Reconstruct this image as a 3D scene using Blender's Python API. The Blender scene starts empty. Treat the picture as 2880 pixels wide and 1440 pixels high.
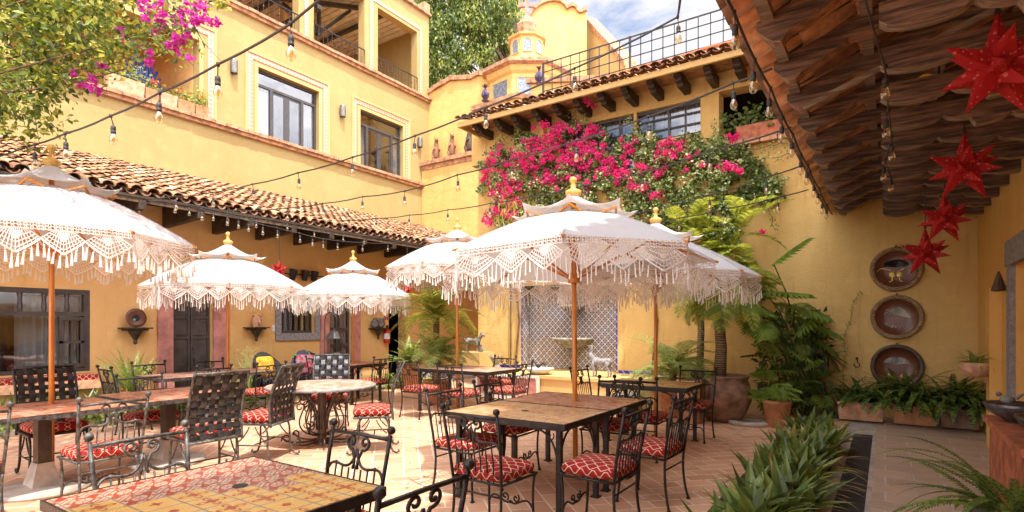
import bpy, math, random
import numpy as np
from mathutils import Vector, Matrix, Euler
random.seed(7)
R = random.random
U = random.uniform
PI = math.pi
COL = bpy.context.scene.collection
YAW = math.radians(33.94)
CC, SS = math.cos(YAW), math.sin(YAW)
CAMZ = 1.5
FPX = 1560.0
def ray(px, py):
    dx = (px-1440)/FPX
    return (dx*CC-SS, dx*SS+CC, (915-py)/FPX)
def PX(px, py, X):           # point of plane X=.. seen at that pixel -> (Y, z)
    r = ray(px, py); d = X/r[0]
    return (r[1]*d, CAMZ+r[2]*d)
def PY(px, py, Y):
    r = ray(px, py); d = Y/r[1]
    return (r[0]*d, CAMZ+r[2]*d)
def PD(px, py, D):
    r = ray(px, py)
    return Vector((r[0]*D, r[1]*D, CAMZ+r[2]*D))

# ------------------------------------------------------------ mesh builder
class MB:
    def __init__(s, M=None):
        s.v = []; s.f = []; s.m = []; s.M = M; s.mi = 0
    def add(s, vs, fs, M=None):
        b = len(s.v)
        for p in vs:
            p = Vector(p)
            if M is not None: p = M @ p
            if s.M is not None: p = s.M @ p
            s.v.append((p.x, p.y, p.z))
        for f in fs:
            s.f.append([i+b for i in f]); s.m.append(s.mi)
        return s
    def box(s, x0, x1, y0, y1, z0, z1, M=None):
        vs = [(x0,y0,z0),(x1,y0,z0),(x1,y1,z0),(x0,y1,z0),(x0,y0,z1),(x1,y0,z1),(x1,y1,z1),(x0,y1,z1)]
        return s.add(vs, [(0,3,2,1),(4,5,6,7),(0,1,5,4),(1,2,6,5),(2,3,7,6),(3,0,4,7)], M)
    def tube(s, pts, r, n=6, close=False, caps=True, M=None, flat=None):
        pts = [Vector(p) for p in pts]; N = len(pts)
        rs = r if isinstance(r, (list, tuple)) else [r]*N
        vs = []; fs = []; prev = None
        for i, p in enumerate(pts):
            if close: t = pts[(i+1) % N]-pts[i-1]
            else: t = pts[min(i+1, N-1)]-pts[max(i-1, 0)]
            if t.length < 1e-9: t = Vector((0,0,1))
            t.normalize()
            if prev is None:
                a = Vector((0,0,1)) if abs(t.z) < .9 else Vector((1,0,0))
                u = t.cross(a).normalized()
            else:
                u = (prev-t*prev.dot(t))
                u = u.normalized() if u.length > 1e-6 else t.cross(Vector((0,0,1))).normalized()
            prev = u; w = t.cross(u)
            fx, fy = (1, 1) if flat is None else flat
            for k in range(n):
                a = 2*PI*(k+.5)/n
                vs.append(p+(u*math.cos(a)*fx+w*math.sin(a)*fy)*rs[i])
        for i in range(N if close else N-1):
            j = (i+1) % N
            for k in range(n):
                k2 = (k+1) % n
                fs.append((i*n+k, i*n+k2, j*n+k2, j*n+k))
        if caps and not close:
            fs.append(tuple(range(n))[::-1]); fs.append(tuple((N-1)*n+k for k in range(n)))
        return s.add(vs, fs, M)
    def lathe(s, prof, n=20, M=None, flute=0, fn=0, caps=True, c=(0,0)):
        vs = []; fs = []; N = len(prof)
        for (r, z) in prof:
            for k in range(n):
                a = 2*PI*k/n
                rr = r*(1+flute*math.cos(fn*a)) if fn else r
                vs.append((c[0]+rr*math.cos(a), c[1]+rr*math.sin(a), z))
        for i in range(N-1):
            for k in range(n):
                k2 = (k+1) % n
                fs.append((i*n+k, i*n+k2, (i+1)*n+k2, (i+1)*n+k))
        if caps:
            fs.append(tuple(range(n))[::-1]); fs.append(tuple((N-1)*n+k for k in range(n)))
        return s.add(vs, fs, M)
    def ball(s, c, r, n=8, m=5, M=None, sc=(1,1,1)):
        vs = [Vector(c)+Vector((0,0,-r*sc[2]))]; fs = []
        for i in range(1, m):
            a = -PI/2+PI*i/m
            for k in range(n):
                b = 2*PI*k/n
                vs.append(Vector(c)+Vector((math.cos(a)*math.cos(b)*sc[0], math.cos(a)*math.sin(b)*sc[1], math.sin(a)*sc[2]))*r)
        vs.append(Vector(c)+Vector((0,0,r*sc[2])))
        for k in range(n): fs.append((0, 1+(k+1) % n, 1+k))
        for i in range(m-2):
            for k in range(n):
                k2 = (k+1) % n; a = 1+i*n
                fs.append((a+k, a+k2, a+n+k2, a+n+k))
        for k in range(n): fs.append((len(vs)-1, 1+(m-2)*n+k, 1+(m-2)*n+(k+1) % n))
        return s.add(vs, fs, M)
    def prism(s, poly, h0, h1, ax='z', M=None):
        n = len(poly)
        def P(a, b, h):
            return (a, b, h) if ax == 'z' else ((h, a, b) if ax == 'x' else (a, h, b))
        vs = [P(a, b, h0) for a, b in poly]+[P(a, b, h1) for a, b in poly]
        fs = [tuple(range(n))[::-1], tuple(range(n, 2*n))]
        for k in range(n):
            k2 = (k+1) % n; fs.append((k, k2, n+k2, n+k))
        return s.add(vs, fs, M)
    def quad(s, *p): return s.add(p, [tuple(range(len(p)))])
    def strip(s, a, b, w, nrm):      # flat ribbon from a to b, width w, facing nrm
        a = Vector(a); b = Vector(b); t = b-a
        if t.length < 1e-6: return s
        u = t.cross(nrm).normalized()*w*.5
        return s.add([a-u, a+u, b+u, b-u], [(0,1,2,3)])
    def build(s, name, mats, parent=None, smooth=False, world=False, off=None):
        if not isinstance(mats, (list, tuple)): mats = [mats]
        me = bpy.data.meshes.new(name)
        v = np.array(s.v, dtype=np.float64).reshape(-1, 3)
        rt = parent
        if world and parent is not None:
            while rt.parent is not None: rt = rt.parent
            v = v-np.array(rt.location)
        if off is not None: v = v-np.array(off)
        me.from_pydata(v.tolist(), [], s.f)
        for m in mats: me.materials.append(m)
        if len(mats) > 1: me.polygons.foreach_set('material_index', np.array(s.m, dtype=np.int32))
        if smooth: me.polygons.foreach_set('use_smooth', np.ones(len(s.f), dtype=bool))
        me.update()
        # box-projected uv in metres
        nl = len(me.loops)
        if nl:
            vi = np.empty(nl, dtype=np.int32); me.loops.foreach_get('vertex_index', vi)
            nr = np.empty(len(s.f)*3); me.polygons.foreach_get('normal', nr); nr = np.abs(nr.reshape(-1, 3))
            lt = np.empty(len(s.f), dtype=np.int32); me.polygons.foreach_get('loop_total', lt)
            ax = np.repeat(np.argmax(nr*np.array([1, 1, 1.05]), axis=1), lt)
            p = v[vi]
            uv = np.where((ax == 2)[:, None], p[:, [0, 1]], np.where((ax == 0)[:, None], p[:, [1, 2]], p[:, [0, 2]]))
            l = me.uv_layers.new(name='UVMap'); l.data.foreach_set('uv', uv.astype(np.float32).ravel())
        o = bpy.data.objects.new(name, me); COL.objects.link(o)
        if off is not None: o.location = off
        if parent is not None: o.parent = parent
        return o

def tag(o, label=None, cat=None, group=None, kind=None):
    if label: o['label'] = label
    if cat: o['category'] = cat
    if group: o['group'] = group
    if kind: o['kind'] = kind
    return o
def thing(name, label, cat, loc=(0,0,0), rz=0, group=None):
    o = bpy.data.objects.new(name, None); COL.objects.link(o)
    o.location = loc; o.rotation_euler = (0, 0, rz); o.empty_display_size = .1
    return tag(o, label, cat, group)
def copy_tree(o, parent=None):
    c = o.copy(); COL.objects.link(c); c.parent = parent
    for ch in KIDS(o): copy_tree(ch, c)
    return c
def KIDS(o):
    return [c for c in o.children]
def place(proto, loc, rz, label, group=None, first=[None]):
    if proto.get('_used'):
        o = copy_tree(proto)
    else:
        o = proto; proto['_used'] = 1
    o.location = loc; o.rotation_euler = (0, 0, rz)
    o['label'] = label
    if group: o['group'] = group
    return o
def rotz(a): return Matrix.Rotation(a, 4, 'Z')
def TR(x, y, z): return Matrix.Translation((x, y, z))

# ------------------------------------------------------------ node helper
class N:
    def __init__(s, name, disp=False):
        s.m = bpy.data.materials.new(name); s.m.use_nodes = True
        s.t = s.m.node_tree; s.t.nodes.clear()
        s.out = s.t.nodes.new('ShaderNodeOutputMaterial')
    def n(s, typ, **kw):
        nd = s.t.nodes.new('ShaderNode'+typ)
        for k, v in kw.items(): setattr(nd, k, v)
        return nd
    def put(s, sock, val):
        if hasattr(val, 'is_output') or isinstance(val, bpy.types.NodeSocket): s.t.links.new(val, sock)
        elif isinstance(val, (tuple, list)) and len(val) == 3 and sock.type == 'RGBA': sock.default_value = (*val, 1)
        else: sock.default_value = val
    def math(s, op, a, b=0.0, c=None, clamp=False):
        nd = s.n('Math', operation=op); nd.use_clamp = clamp
        s.put(nd.inputs[0], a); s.put(nd.inputs[1], b)
        if c is not None: s.put(nd.inputs[2], c)
        return nd.outputs[0]
    def mix(s, f, a, b, mode='MIX'):
        nd = s.n('Mix', data_type='RGBA', blend_type=mode)
        s.put(nd.inputs[0], f); s.put(nd.inputs[6], a); s.put(nd.inputs[7], b)
        return nd.outputs[2]
    def obj(s): return s.n('TexCoord').outputs['Object']
    def uv(s): return s.n('TexCoord').outputs['UV']
    def xyz(s, vec):
        nd = s.n('SeparateXYZ'); s.put(nd.inputs[0], vec); return nd.outputs
    def mp(s, vec, scale=(1,1,1), rot=(0,0,0), loc=(0,0,0)):
        nd = s.n('Mapping'); s.put(nd.inputs[0], vec)
        nd.inputs['Scale'].default_value = scale; nd.inputs['Rotation'].default_value = rot; nd.inputs['Location'].default_value = loc
        return nd.outputs[0]
    def noise(s, vec, sc, det=3, rough=.6, dist=0):
        nd = s.n('TexNoise'); s.put(nd.inputs['Vector'], vec)
        nd.inputs['Scale'].default_value = sc; nd.inputs['Detail'].default_value = det
        nd.inputs['Roughness'].default_value = rough; nd.inputs['Distortion'].default_value = dist
        return nd.outputs['Fac']
    def ramp(s, f, stops):
        nd = s.n('ValToRGB'); s.put(nd.inputs[0], f); cr = nd.color_ramp
        while len(cr.elements) < len(stops): cr.elements.new(.5)
        for e, (p, c) in zip(cr.elements, stops):
            e.position = p; e.color = (*c, 1) if isinstance(c, tuple) else (c, c, c, 1)
        return nd.outputs[0]
    def step(s, f, a, b):        # smooth 0..1 between a and b
        nd = s.n('MapRange', interpolation_type='SMOOTHSTEP'); s.put(nd.inputs[0], f)
        nd.inputs[1].default_value = a; nd.inputs[2].default_value = b
        return nd.outputs[0]
    def bump(s, h, st=.3, d=.01):
        nd = s.n('Bump'); s.put(nd.inputs['Height'], h)
        nd.inputs['Strength'].default_value = st; nd.inputs['Distance'].default_value = d
        return nd.outputs[0]
    def pbr(s, col, rough=.7, metal=0, nrm=None, spec=.5, **kw):
        nd = s.n('BsdfPrincipled')
        s.put(nd.inputs['Base Color'], col); s.put(nd.inputs['Roughness'], rough); s.put(nd.inputs['Metallic'], metal)
        nd.inputs['Specular IOR Level'].default_value = spec
        if nrm is not None: s.put(nd.inputs['Normal'], nrm)
        for k, v in kw.items(): s.put(nd.inputs[k.replace('_', ' ')], v)
        return nd.outputs[0]
    def end(s, sh):
        s.t.links.new(sh, s.out.inputs[0]); return s.m
    def mixs(s, f, a, b):
        nd = s.n('MixShader'); s.put(nd.inputs[0], f); s.put(nd.inputs[1], a); s.put(nd.inputs[2], b)
        return nd.outputs[0]

def simple(name, col, rough=.6, metal=0, var=.25, sc=6, bump=.15, bsc=40, spec=.4):
    n = N(name); o = n.obj()
    f = n.noise(o, sc, 4)
    c2 = tuple(x*(1-var) for x in col); c1 = tuple(min(1, x*(1+var*.6)) for x in col)
    c = n.mix(n.step(f, .3, .7), c2, c1)
    nr = n.bump(n.noise(o, bsc, 3), bump, .01)
    return n.end(n.pbr(c, rough, metal, nr, spec))
def plaster(name, col, col2, stain=(.45,.25,.08), bs=.35, streak=.35):
    n = N(name); o = n.obj()
    big = n.noise(o, .55, 5, .6, .4); mid = n.noise(o, 3.5, 5, .65)
    c = n.mix(n.step(big, .3, .72), col, col2)
    c = n.mix(n.math('MULTIPLY', n.step(mid, .50, .72), .45), c, tuple(min(1, x*1.2) for x in col))
    # rain streaks and stains
    st = n.noise(n.mp(o, (3.2, 3.2, .35)), 1.6, 5, .7)
    c = n.mix(n.math('MULTIPLY', n.step(st, .52, .76), min(1, streak*1.5)), c, stain)
    vo = n.n('TexVoronoi', feature='DISTANCE_TO_EDGE'); n.put(vo.inputs['Vector'], n.mix(.25, o, n.n('TexNoise').outputs['Color'])); vo.inputs['Scale'].default_value = 1.1
    crk = n.math('MULTIPLY', n.math('LESS_THAN', vo.outputs['Distance'], .0035), n.step(big, .45, .6))
    c = n.mix(n.math('MULTIPLY', crk, .35), c, stain)
    sp = n.noise(o, 14, 4, .7)
    c = n.mix(n.math('MULTIPLY', n.step(sp, .66, .74), .25), c, stain)
    h = n.math('ADD', n.math('MULTIPLY', n.noise(o, 5, 5, .6), 1.6), n.noise(o, 55, 3, .6))
    return n.end(n.pbr(c, .88, 0, n.bump(h, bs, .02), .2))
def leafmat(name, col, col2, tr=.35, rough=.45, sc=5):
    n = N(name); o = n.obj()
    c = n.mix(n.step(n.noise(o, sc, 3, .7), .35, .65), col, col2)
    a = n.pbr(c, rough, 0, None, .35)
    t = n.n('BsdfTranslucent'); n.put(t.inputs[0], n.mix(.5, c, (min(1, col2[0]*2.2), min(1, col2[1]*2), col2[2]*.8)))
    return n.end(n.mixs(tr, a, t.outputs[0]))

M = {}
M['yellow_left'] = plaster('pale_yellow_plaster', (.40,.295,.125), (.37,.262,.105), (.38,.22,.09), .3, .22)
M['yellow_back'] = plaster('orange_yellow_plaster', (.71,.475,.175), (.64,.40,.135), (.42,.22,.07), .8, .35)
M['yellow_porch'] = plaster('ochre_plaster', (.74,.45,.15), (.68,.39,.11), (.45,.25,.07), .3, .25)
M['yellow_low'] = plaster('tan_yellow_plaster', (.76,.46,.19), (.70,.40,.15), (.5,.3,.1), .3, .25)
M['yellow_trim'] = plaster('trim_yellow_plaster', (.62,.42,.17), (.58,.38,.15), (.6,.4,.13), .2, .2)
M['brick_ledge'] = simple('terracotta_ledge', (.46,.24,.13), .8, 0, .45, 7, .5, 30)
M['terracotta'] = simple('terracotta', (.50,.22,.10), .75, 0, .3, 9, .3, 30)
M['terracotta_pale'] = simple('pale_terracotta', (.62,.34,.20), .8, 0, .35, 8, .3, 30)
M['pot_brown'] = simple('old_brown_pot', (.28,.16,.10), .65, 0, .55, 5, .6, 22)
M['pot_red'] = simple('red_painted_box', (.42,.13,.06), .7, 0, .4, 8, .3, 30)
M['iron'] = simple('wrought_iron', (.035,.03,.028), .42, .6, .4, 20, .3, 60, .5)
M['iron_worn'] = simple('worn_iron', (.11,.10,.09), .5, .5, .7, 26, .4, 60, .5)
M['iron_brown'] = simple('brown_iron', (.10,.065,.045), .45, .5, .4, 12, .3, 50, .5)
M['dark_wood'] = simple('dark_beam_wood', (.055,.035,.022), .6, 0, .5, 8, .5, 25)
M['door_wood'] = simple('grey_brown_door_paint', (.075,.06,.055), .5, 0, .3, 6, .2, 30)
M['frame_dark'] = simple('dark_window_frame', (.06,.055,.055), .4, 0, .2, 6, .1, 30)
M['pink_stone'] = simple('pink_plaster_surround', (.50,.21,.17), .85, 0, .3, 5, .4, 30)
M['grey_stone'] = simple('grey_cantera_stone', (.27,.25,.25), .85, 0, .35, 20, .5, 60)
M['pale_stone'] = simple('pale_carved_stone', (.36,.33,.28), .85, 0, .55, 9, .6, 30)
M['white_stone'] = simple('whitewashed_stone', (.68,.63,.56), .85, 0, .3, 9, .5, 30)
M['dark_stone'] = simple('dark_weathered_stone', (.20,.185,.165), .85, 0, .6, 10, .6, 30)
M['concrete'] = simple('concrete', (.42,.36,.30), .9, 0, .3, 5, .4, 30)
M['soil'] = simple('dark_soil', (.05,.035,.022), .95, 0, .5, 12, .8, 30)
M['clay_fig'] = simple('brown_clay_figure', (.30,.14,.075), .45, 0, .5, 14, .3, 30)
M['black'] = simple('black_rubber', (.015,.015,.016), .5, 0, .2, 6, .1, 30)
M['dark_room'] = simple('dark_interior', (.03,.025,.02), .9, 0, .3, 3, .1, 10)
M['bark'] = simple('bark', (.14,.09,.055), .9, 0, .5, 12, .9, 25)
M['rail_dark'] = simple('railing_metal', (.05,.045,.045), .5, .4, .3, 6, .1, 30)
M['hose'] = simple('orange_pipe', (.62,.15,.05), .45, 0, .15, 5, .05, 20)
M['red'] = simple('red_paint', (.55,.03,.02), .4, 0, .1, 6, .05, 20)
M['grey_seam'] = simple('seam_cord', (.45,.43,.42), .9, 0, .1, 6, .05, 20)
M['white'] = simple('white_paint', (.75,.73,.70), .5, 0, .08, 6, .05, 20)
M['cable'] = simple('cable_rubber', (.045,.038,.034), .55, 0, .2, 6, .1, 30)
M['tin'] = simple('tin_lamp', (.22,.20,.19), .35, .7, .4, 20, .2, 40)
M['gold'] = simple('gold_leafed_glass', (.62,.42,.08), .3, .6, .5, 30, .5, 60)
M['bowl_grey'] = simple('grey_metal_bowl', (.16,.15,.15), .3, .7, .5, 14, .2, 40)
M['cloth_yellow'] = simple('yellow_brocade', (.72,.38,.03), .8, 0, .5, 22, .3, 40)
M['bluefig'] = simple('blue_glaze', (.03,.05,.20), .3, 0, .3, 8, .2, 30)
M['purplefig'] = simple('violet_glaze', (.07,.045,.10), .3, 0, .5, 12, .3, 30)
M['olive_rust'] = simple('ceiling_soffit_brick', (.42,.20,.09), .85, 0, .4, 10, .5, 20)
M['grille'] = simple('roof_sheet', (.74,.68,.62), .6, 0, .2, 4, .1, 20)

M['leaf_vine'] = leafmat('vine_leaf', (.17,.24,.06), (.30,.38,.13))
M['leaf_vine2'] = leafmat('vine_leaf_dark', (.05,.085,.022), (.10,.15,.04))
M['leaf_vine3'] = leafmat('vine_leaf_pale', (.46,.52,.25), (.60,.64,.36))
M['leaf_tree'] = leafmat('tree_leaf', (.075,.12,.022), (.15,.20,.04))
M['leaf_tree2'] = leafmat('tree_leaf_light', (.26,.30,.055), (.38,.40,.08))
M['leaf_tree3'] = leafmat('tree_leaf_yellow', (.38,.36,.07), (.46,.42,.10))
M['leaf_dark'] = leafmat('dark_leaf', (.03,.055,.015), (.07,.11,.03), .25)
M['leaf_fern'] = leafmat('fern_leaf', (.10,.18,.03), (.24,.33,.07), .4)
M['leaf_fern_pale'] = leafmat('pale_fern_leaf', (.26,.34,.10), (.42,.48,.20), .35)
M['leaf_palm'] = leafmat('palm_leaf', (.12,.18,.04), (.25,.30,.07), .35)
M['leaf_palm_y'] = leafmat('yellow_palm_leaf', (.30,.34,.06), (.46,.46,.09), .4)
M['leaf_blade'] = leafmat('strap_leaf', (.075,.13,.028), (.20,.25,.065), .25, .32)
M['leaf_blade_y'] = leafmat('strap_leaf_yellowed', (.36,.33,.10), (.42,.34,.13), .25, .45)
M['leaf_blade_d'] = leafmat('strap_leaf_dark', (.05,.08,.022), (.10,.14,.035), .2, .32)
M['leaf_dry'] = leafmat('dry_leaf', (.30,.18,.08), (.40,.26,.12), .2, .7)
M['crimson'] = leafmat('crimson_bract', (.80,.02,.20), (.88,.05,.30), .35, .6)
M['crimson2'] = leafmat('deep_crimson_bract', (.62,.012,.14), (.74,.02,.20), .3, .6)
M['magenta'] = leafmat('magenta_bract', (.50,.02,.38), (.66,.05,.50), .35, .6)
M['geranium'] = leafmat('red_petal', (.70,.02,.03), (.8,.05,.05), .3, .6)

def _mk():
    # canvas
    n = N('white_canvas'); o = n.obj()
    c = n.mix(n.step(n.noise(o, 3, 4), .3, .7), (.47,.465,.47), (.52,.515,.52))
    nr = n.bump(n.noise(o, 3.2, 5, .55, 1.2), .8, .03)
    a = n.pbr(c, .9, 0, nr, .1); t = n.n('BsdfTranslucent'); n.put(t.inputs[0], (.78,.68,.60))
    M['canvas'] = n.end(n.mixs(.2, a, t.outputs[0]))
    n = N('crochet_cotton'); a = n.pbr((.88,.85,.81), .95, 0, None, .1); t = n.n('BsdfTranslucent'); n.put(t.inputs[0], (.72,.62,.52))
    M['lace'] = n.end(n.mixs(.35, a, t.outputs[0]))
    # varnished pole wood
    n = N('varnished_wood'); o = n.obj()
    g = n.noise(n.mp(o, (30, 30, 2.2)), 1.5, 4)
    c = n.mix(n.step(g, .3, .7), (.42,.13,.02), (.62,.25,.05))
    M['pole'] = n.end(n.pbr(c, .3, 0, None, .5))
    n = N('pale_varnished_wood'); o = n.obj()
    c = n.mix(n.step(n.noise(n.mp(o, (8,8,3)), 2, 3), .3, .7), (.58,.30,.06), (.74,.44,.12))
    M['finial'] = n.end(n.pbr(c, .3, 0, None, .5))
    # roof tiles, three tones
    for k, c in enumerate([(.40,.205,.105), (.50,.29,.15), (.25,.125,.07), (.56,.38,.24)]):
        M['tile%d' % k] = simple('clay_tile_tone_%d' % k, c, .85, 0, .6, 6, .5, 24)
    for k, c in enumerate([(.66,.28,.10), (.46,.18,.07), (.74,.36,.16)]):
        M['under%d' % k] = simple('tile_underside_%d' % k, c, .55, 0, .45, 6, .5, 20)
    # rough porch timber: dark, grain along the length
    n = N('porch_timber'); o = n.obj()
    g = n.noise(n.mp(o, (1.2, 14, 14)), 2.5, 5, .65)
    c = n.mix(n.step(g, .35, .7), (.05,.027,.017), (.27,.145,.085))
    M['timber'] = n.end(n.pbr(c, .45, 0, n.bump(g, .6, .02), .5))
    n = N('grey_timber'); o = n.obj()
    g = n.noise(n.mp(o, (1.2, 14, 14)), 2.5, 5, .65)
    c = n.mix(n.step(g, .35, .7), (.16,.11,.075), (.42,.31,.22))
    M['timber_grey'] = n.end(n.pbr(c, .7, 0, n.bump(g, .6, .02), .3))
    n = N('orange_timber_edge'); o = n.obj()
    g = n.noise(n.mp(o, (1.2, 14, 14)), 2.5, 5, .65)
    M['timber_edge'] = n.end(n.pbr(n.mix(n.step(g, .35, .7), (.13,.06,.03), (.46,.22,.10)), .45, 0, n.bump(g, .6, .02), .5))
    # glass
    n = N('window_glass'); o = n.obj()
    nr = n.bump(n.noise(o, 1.1, 2), .12, .05)
    g = n.n('BsdfGlossy'); g.inputs['Roughness'].default_value = .04; n.put(g.inputs[0], (.92,.90,.88)); n.put(g.inputs['Normal'], nr)
    t = n.n('BsdfTransparent'); n.put(t.inputs[0], (.72,.74,.76))
    M['glass'] = n.end(n.mixs(.16, t.outputs[0], g.outputs[0]))
    n = N('bulb_glass')
    g = n.n('BsdfGlossy'); g.inputs['Roughness'].default_value = .05; n.put(g.inputs[0], (1,.95,.85))
    t = n.n('BsdfTransparent'); n.put(t.inputs[0], (.93,.84,.66))
    lw = n.n('LayerWeight'); lw.inputs[0].default_value = .45
    M['bulb'] = n.end(n.mixs(n.math('ADD', n.math('MULTIPLY', lw.outputs['Facing'], .6), .10), t.outputs[0], g.outputs[0]))
    n = N('lantern_window_glass'); o = n.obj()
    v = n.n('TexVoronoi'); n.put(v.inputs['Vector'], o); v.inputs['Scale'].default_value = 14
    M['pebble_glass'] = n.end(n.pbr(n.mix(v.outputs['Distance'], (.08,.10,.14), (.26,.29,.33)), .15, 0, n.bump(v.outputs['Distance'], .5, .02), .8))
    n = N('white_curtain'); u = n.obj(); x = n.xyz(u)
    w = n.math('SINE', n.math('MULTIPLY', n.math('ADD', x[0], x[1]), 70.0))
    M['curtain'] = n.end(n.pbr((.80,.77,.72), .9, 0, n.bump(w, .8, .02), .1))
    # floor: herringbone-like diagonal bricks with wide straight joints
    n = N('courtyard_brick_floor'); o = n.obj()
    def bricks(rot, c1, c2, mo):
        b = n.n('TexBrick'); n.put(b.inputs['Vector'], n.mp(o, (1,1,1), (0,0,rot)))
        b.inputs['Scale'].default_value = 1; b.inputs['Mortar Size'].default_value = .008; b.inputs['Mortar Smooth'].default_value = .3
        b.inputs['Brick Width'].default_value = .34; b.inputs['Row Height'].default_value = .17; b.offset = .5
        n.put(b.inputs['Color1'], c1); n.put(b.inputs['Color2'], c2); n.put(b.inputs['Mortar'], mo); b.inputs['Bias'].default_value = 0
        return b
    b1 = bricks(PI/4, (.47,.23,.13), (.64,.36,.21), (.78,.62,.47))
    b2 = bricks(-PI/4, (.47,.23,.13), (.64,.36,.21), (.78,.62,.47))
    x = n.xyz(o)
    cell = n.math('PINGPONG', x[0], 1.15); sel = n.math('GREATER_THAN', cell, .575)
    c = n.mix(sel, b1.outputs[0], b2.outputs[0]); fac = n.mix(sel, b1.outputs[1], b2.outputs[1])
    jx = n.math('PINGPONG', n.math('ADD', x[0], .575), .575); jy = n.math('PINGPONG', x[1], .95)
    jl = n.math('MAXIMUM', n.math('LESS_THAN', jx, .006), n.math('LESS_THAN', jy, .007))
    c = n.mix(jl, c, (.50,.38,.29))
    c = n.mix(n.math('MULTIPLY', n.step(n.noise(o, 1.1, 6, .65), .35, .75), .4), c, (.64,.40,.27))
    c = n.mix(n.math('MULTIPLY', n.step(n.noise(o, 4.5, 5, .7), .58, .75), .4), c, (.40,.21,.13))
    h = n.math('SUBTRACT', n.math('MULTIPLY', n.noise(o, 9, 5, .6), .5), n.math('ADD', fac, jl))
    M['floor'] = n.end(n.pbr(c, n.math('ADD', n.math('MULTIPLY', n.noise(o, 3, 4), .5), .3), 0, n.bump(h, .35, .008), .4))
    # porch stone slabs
    n = N('porch_stone_slabs'); o = n.obj()
    b = n.n('TexBrick'); n.put(b.inputs['Vector'], n.mp(o, (1,1,1), (0,0,0)))
    for k, v in (('Scale', 1), ('Mortar Size', .009), ('Mortar Smooth', .2), ('Brick Width', .46), ('Row Height', .30), ('Bias', 0)): b.inputs[k].default_value = v
    n.put(b.inputs['Color1'], (.56,.38,.26)); n.put(b.inputs['Color2'], (.42,.29,.21)); n.put(b.inputs['Mortar'], (.58,.52,.44))
    c = n.mix(n.math('MULTIPLY', n.step(n.noise(o, 2.2, 6, .65), .35, .75), .6), b.outputs[0], (.34,.255,.20))
    g = n.noise(n.mp(o, (3, 16, 3)), 1.6, 5, .7)
    c = n.mix(n.math('MULTIPLY', n.step(g, .55, .7), .5), c, (.66,.46,.32))
    h = n.math('SUBTRACT', g, b.outputs[1])
    M['slabs'] = n.end(n.pbr(c, n.math('ADD', n.math('MULTIPLY', n.noise(o, 5, 4), .4), .25), 0, n.bump(h, .6, .015), .5))
    n = N('black_tile_strip'); o = n.obj(); x = n.xyz(o)
    j = n.math('LESS_THAN', n.math('PINGPONG', x[1], .165), .004)
    c = n.mix(n.noise(o, 6, 4), (.012,.012,.018), (.05,.045,.05))
    M['strip'] = n.end(n.pbr(n.mix(j, c, (.10,.08,.07)), .6, 0, None, .25))
    # cushion trellis (ogee lattice)
    for nm, base, ln in (('cushion', (.27,.011,.012), (.54,.38,.24)),):
        n = N('red_trellis_cushion'); x = n.xyz(n.uv()); P = .085
        cs = n.math('MULTIPLY', n.math('COSINE', n.math('MULTIPLY', x[0], 2*PI/.095)), P/4)
        def fam(v): return n.math('PINGPONG', v, P/2)
        d1 = fam(n.math('SUBTRACT', x[1], cs)); d2 = fam(n.math('SUBTRACT', n.math('ADD', x[1], cs), P/2))
        l = n.math('SUBTRACT', 1.0, n.step(n.math('MINIMUM', d1, d2), .0035, .006))
        o = n.obj()
        c = n.mix(n.step(n.noise(o, 9, 3), .3, .7), base, tuple(v*.75 for v in base))
        M[nm] = n.end(n.pbr(n.mix(l, c, ln), .8, 0, n.bump(n.noise(o, 300, 2), .2, .003), .2))
    # talavera fountain tile
    n = N('blue_white_fountain_tile'); x = n.xyz(n.uv()); T = .155
    u = n.math('DIVIDE', x[0], T); v = n.math('DIVIDE', x[1], T)
    fu = n.math('PINGPONG', u, .5); fv = n.math('PINGPONG', v, .5)      # 0 at tile edge centre lattice
    dia = n.math('ABSOLUTE', n.math('SUBTRACT', n.math('ADD', fu, fv), .5))
    line = n.math('LESS_THAN', dia, .055)
    u2 = n.math('PINGPONG', n.math('MULTIPLY', u, 2), .5); v2 = n.math('PINGPONG', n.math('MULTIPLY', v, 2), .5)
    def rad(a, b): return n.math('SQRT', n.math('ADD', n.math('MULTIPLY', a, a), n.math('MULTIPLY', b, b)))
    r0 = rad(u2, n.math('SUBTRACT', v2, .5)); r1 = rad(n.math('SUBTRACT', u2, .5), v2)
    pet = n.math('LESS_THAN', n.math('MINIMUM', r0, r1), .27)
    pet = n.math('MULTIPLY', pet, n.math('GREATER_THAN', dia, .11))
    ink = n.math('MAXIMUM', line, pet)
    patch = n.noise(n.obj(), 1.6, 3)
    inkc = n.mix(n.step(patch, .45, .6), (.028,.026,.06), (.06,.06,.10))
    bg = n.mix(n.step(n.noise(n.obj(), 2.3, 3), .4, .6), (.66,.62,.58), (.68,.55,.42))
    gr = n.math('LESS_THAN', n.math('MINIMUM', n.math('PINGPONG', u, .5), n.math('PINGPONG', v, .5)), .012)
    M['talavera'] = n.end(n.pbr(n.mix(ink, bg, inkc), .18, 0, None, .5))
    n = N('cobalt_border_tile'); o = n.obj(); x = n.xyz(o)
    j = n.math('LESS_THAN', n.math('PINGPONG', n.math('ADD', x[2], x[0]), .075), .007)
    M['cobalt'] = n.end(n.pbr(n.mix(j, (.03,.03,.30), (.7,.68,.62)), .2, 0, None, .5))
    # decorative pink strip tiles
    n = N('pink_medallion_tile'); x = n.xyz(n.uv()); T = .13
    a = n.math('SUBTRACT', n.math('PINGPONG', n.math('DIVIDE', x[0], T), .5), .25); b_ = n.math('SUBTRACT', n.math('PINGPONG', n.math('DIVIDE', x[1], T), .5), .25)
    v = n.n('TexVoronoi', feature='F1'); n.put(v.inputs['Vector'], n.uv()); v.inputs['Scale'].default_value = 9; v.inputs['Randomness'].default_value = 0
    dd = v.outputs['Distance']
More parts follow.
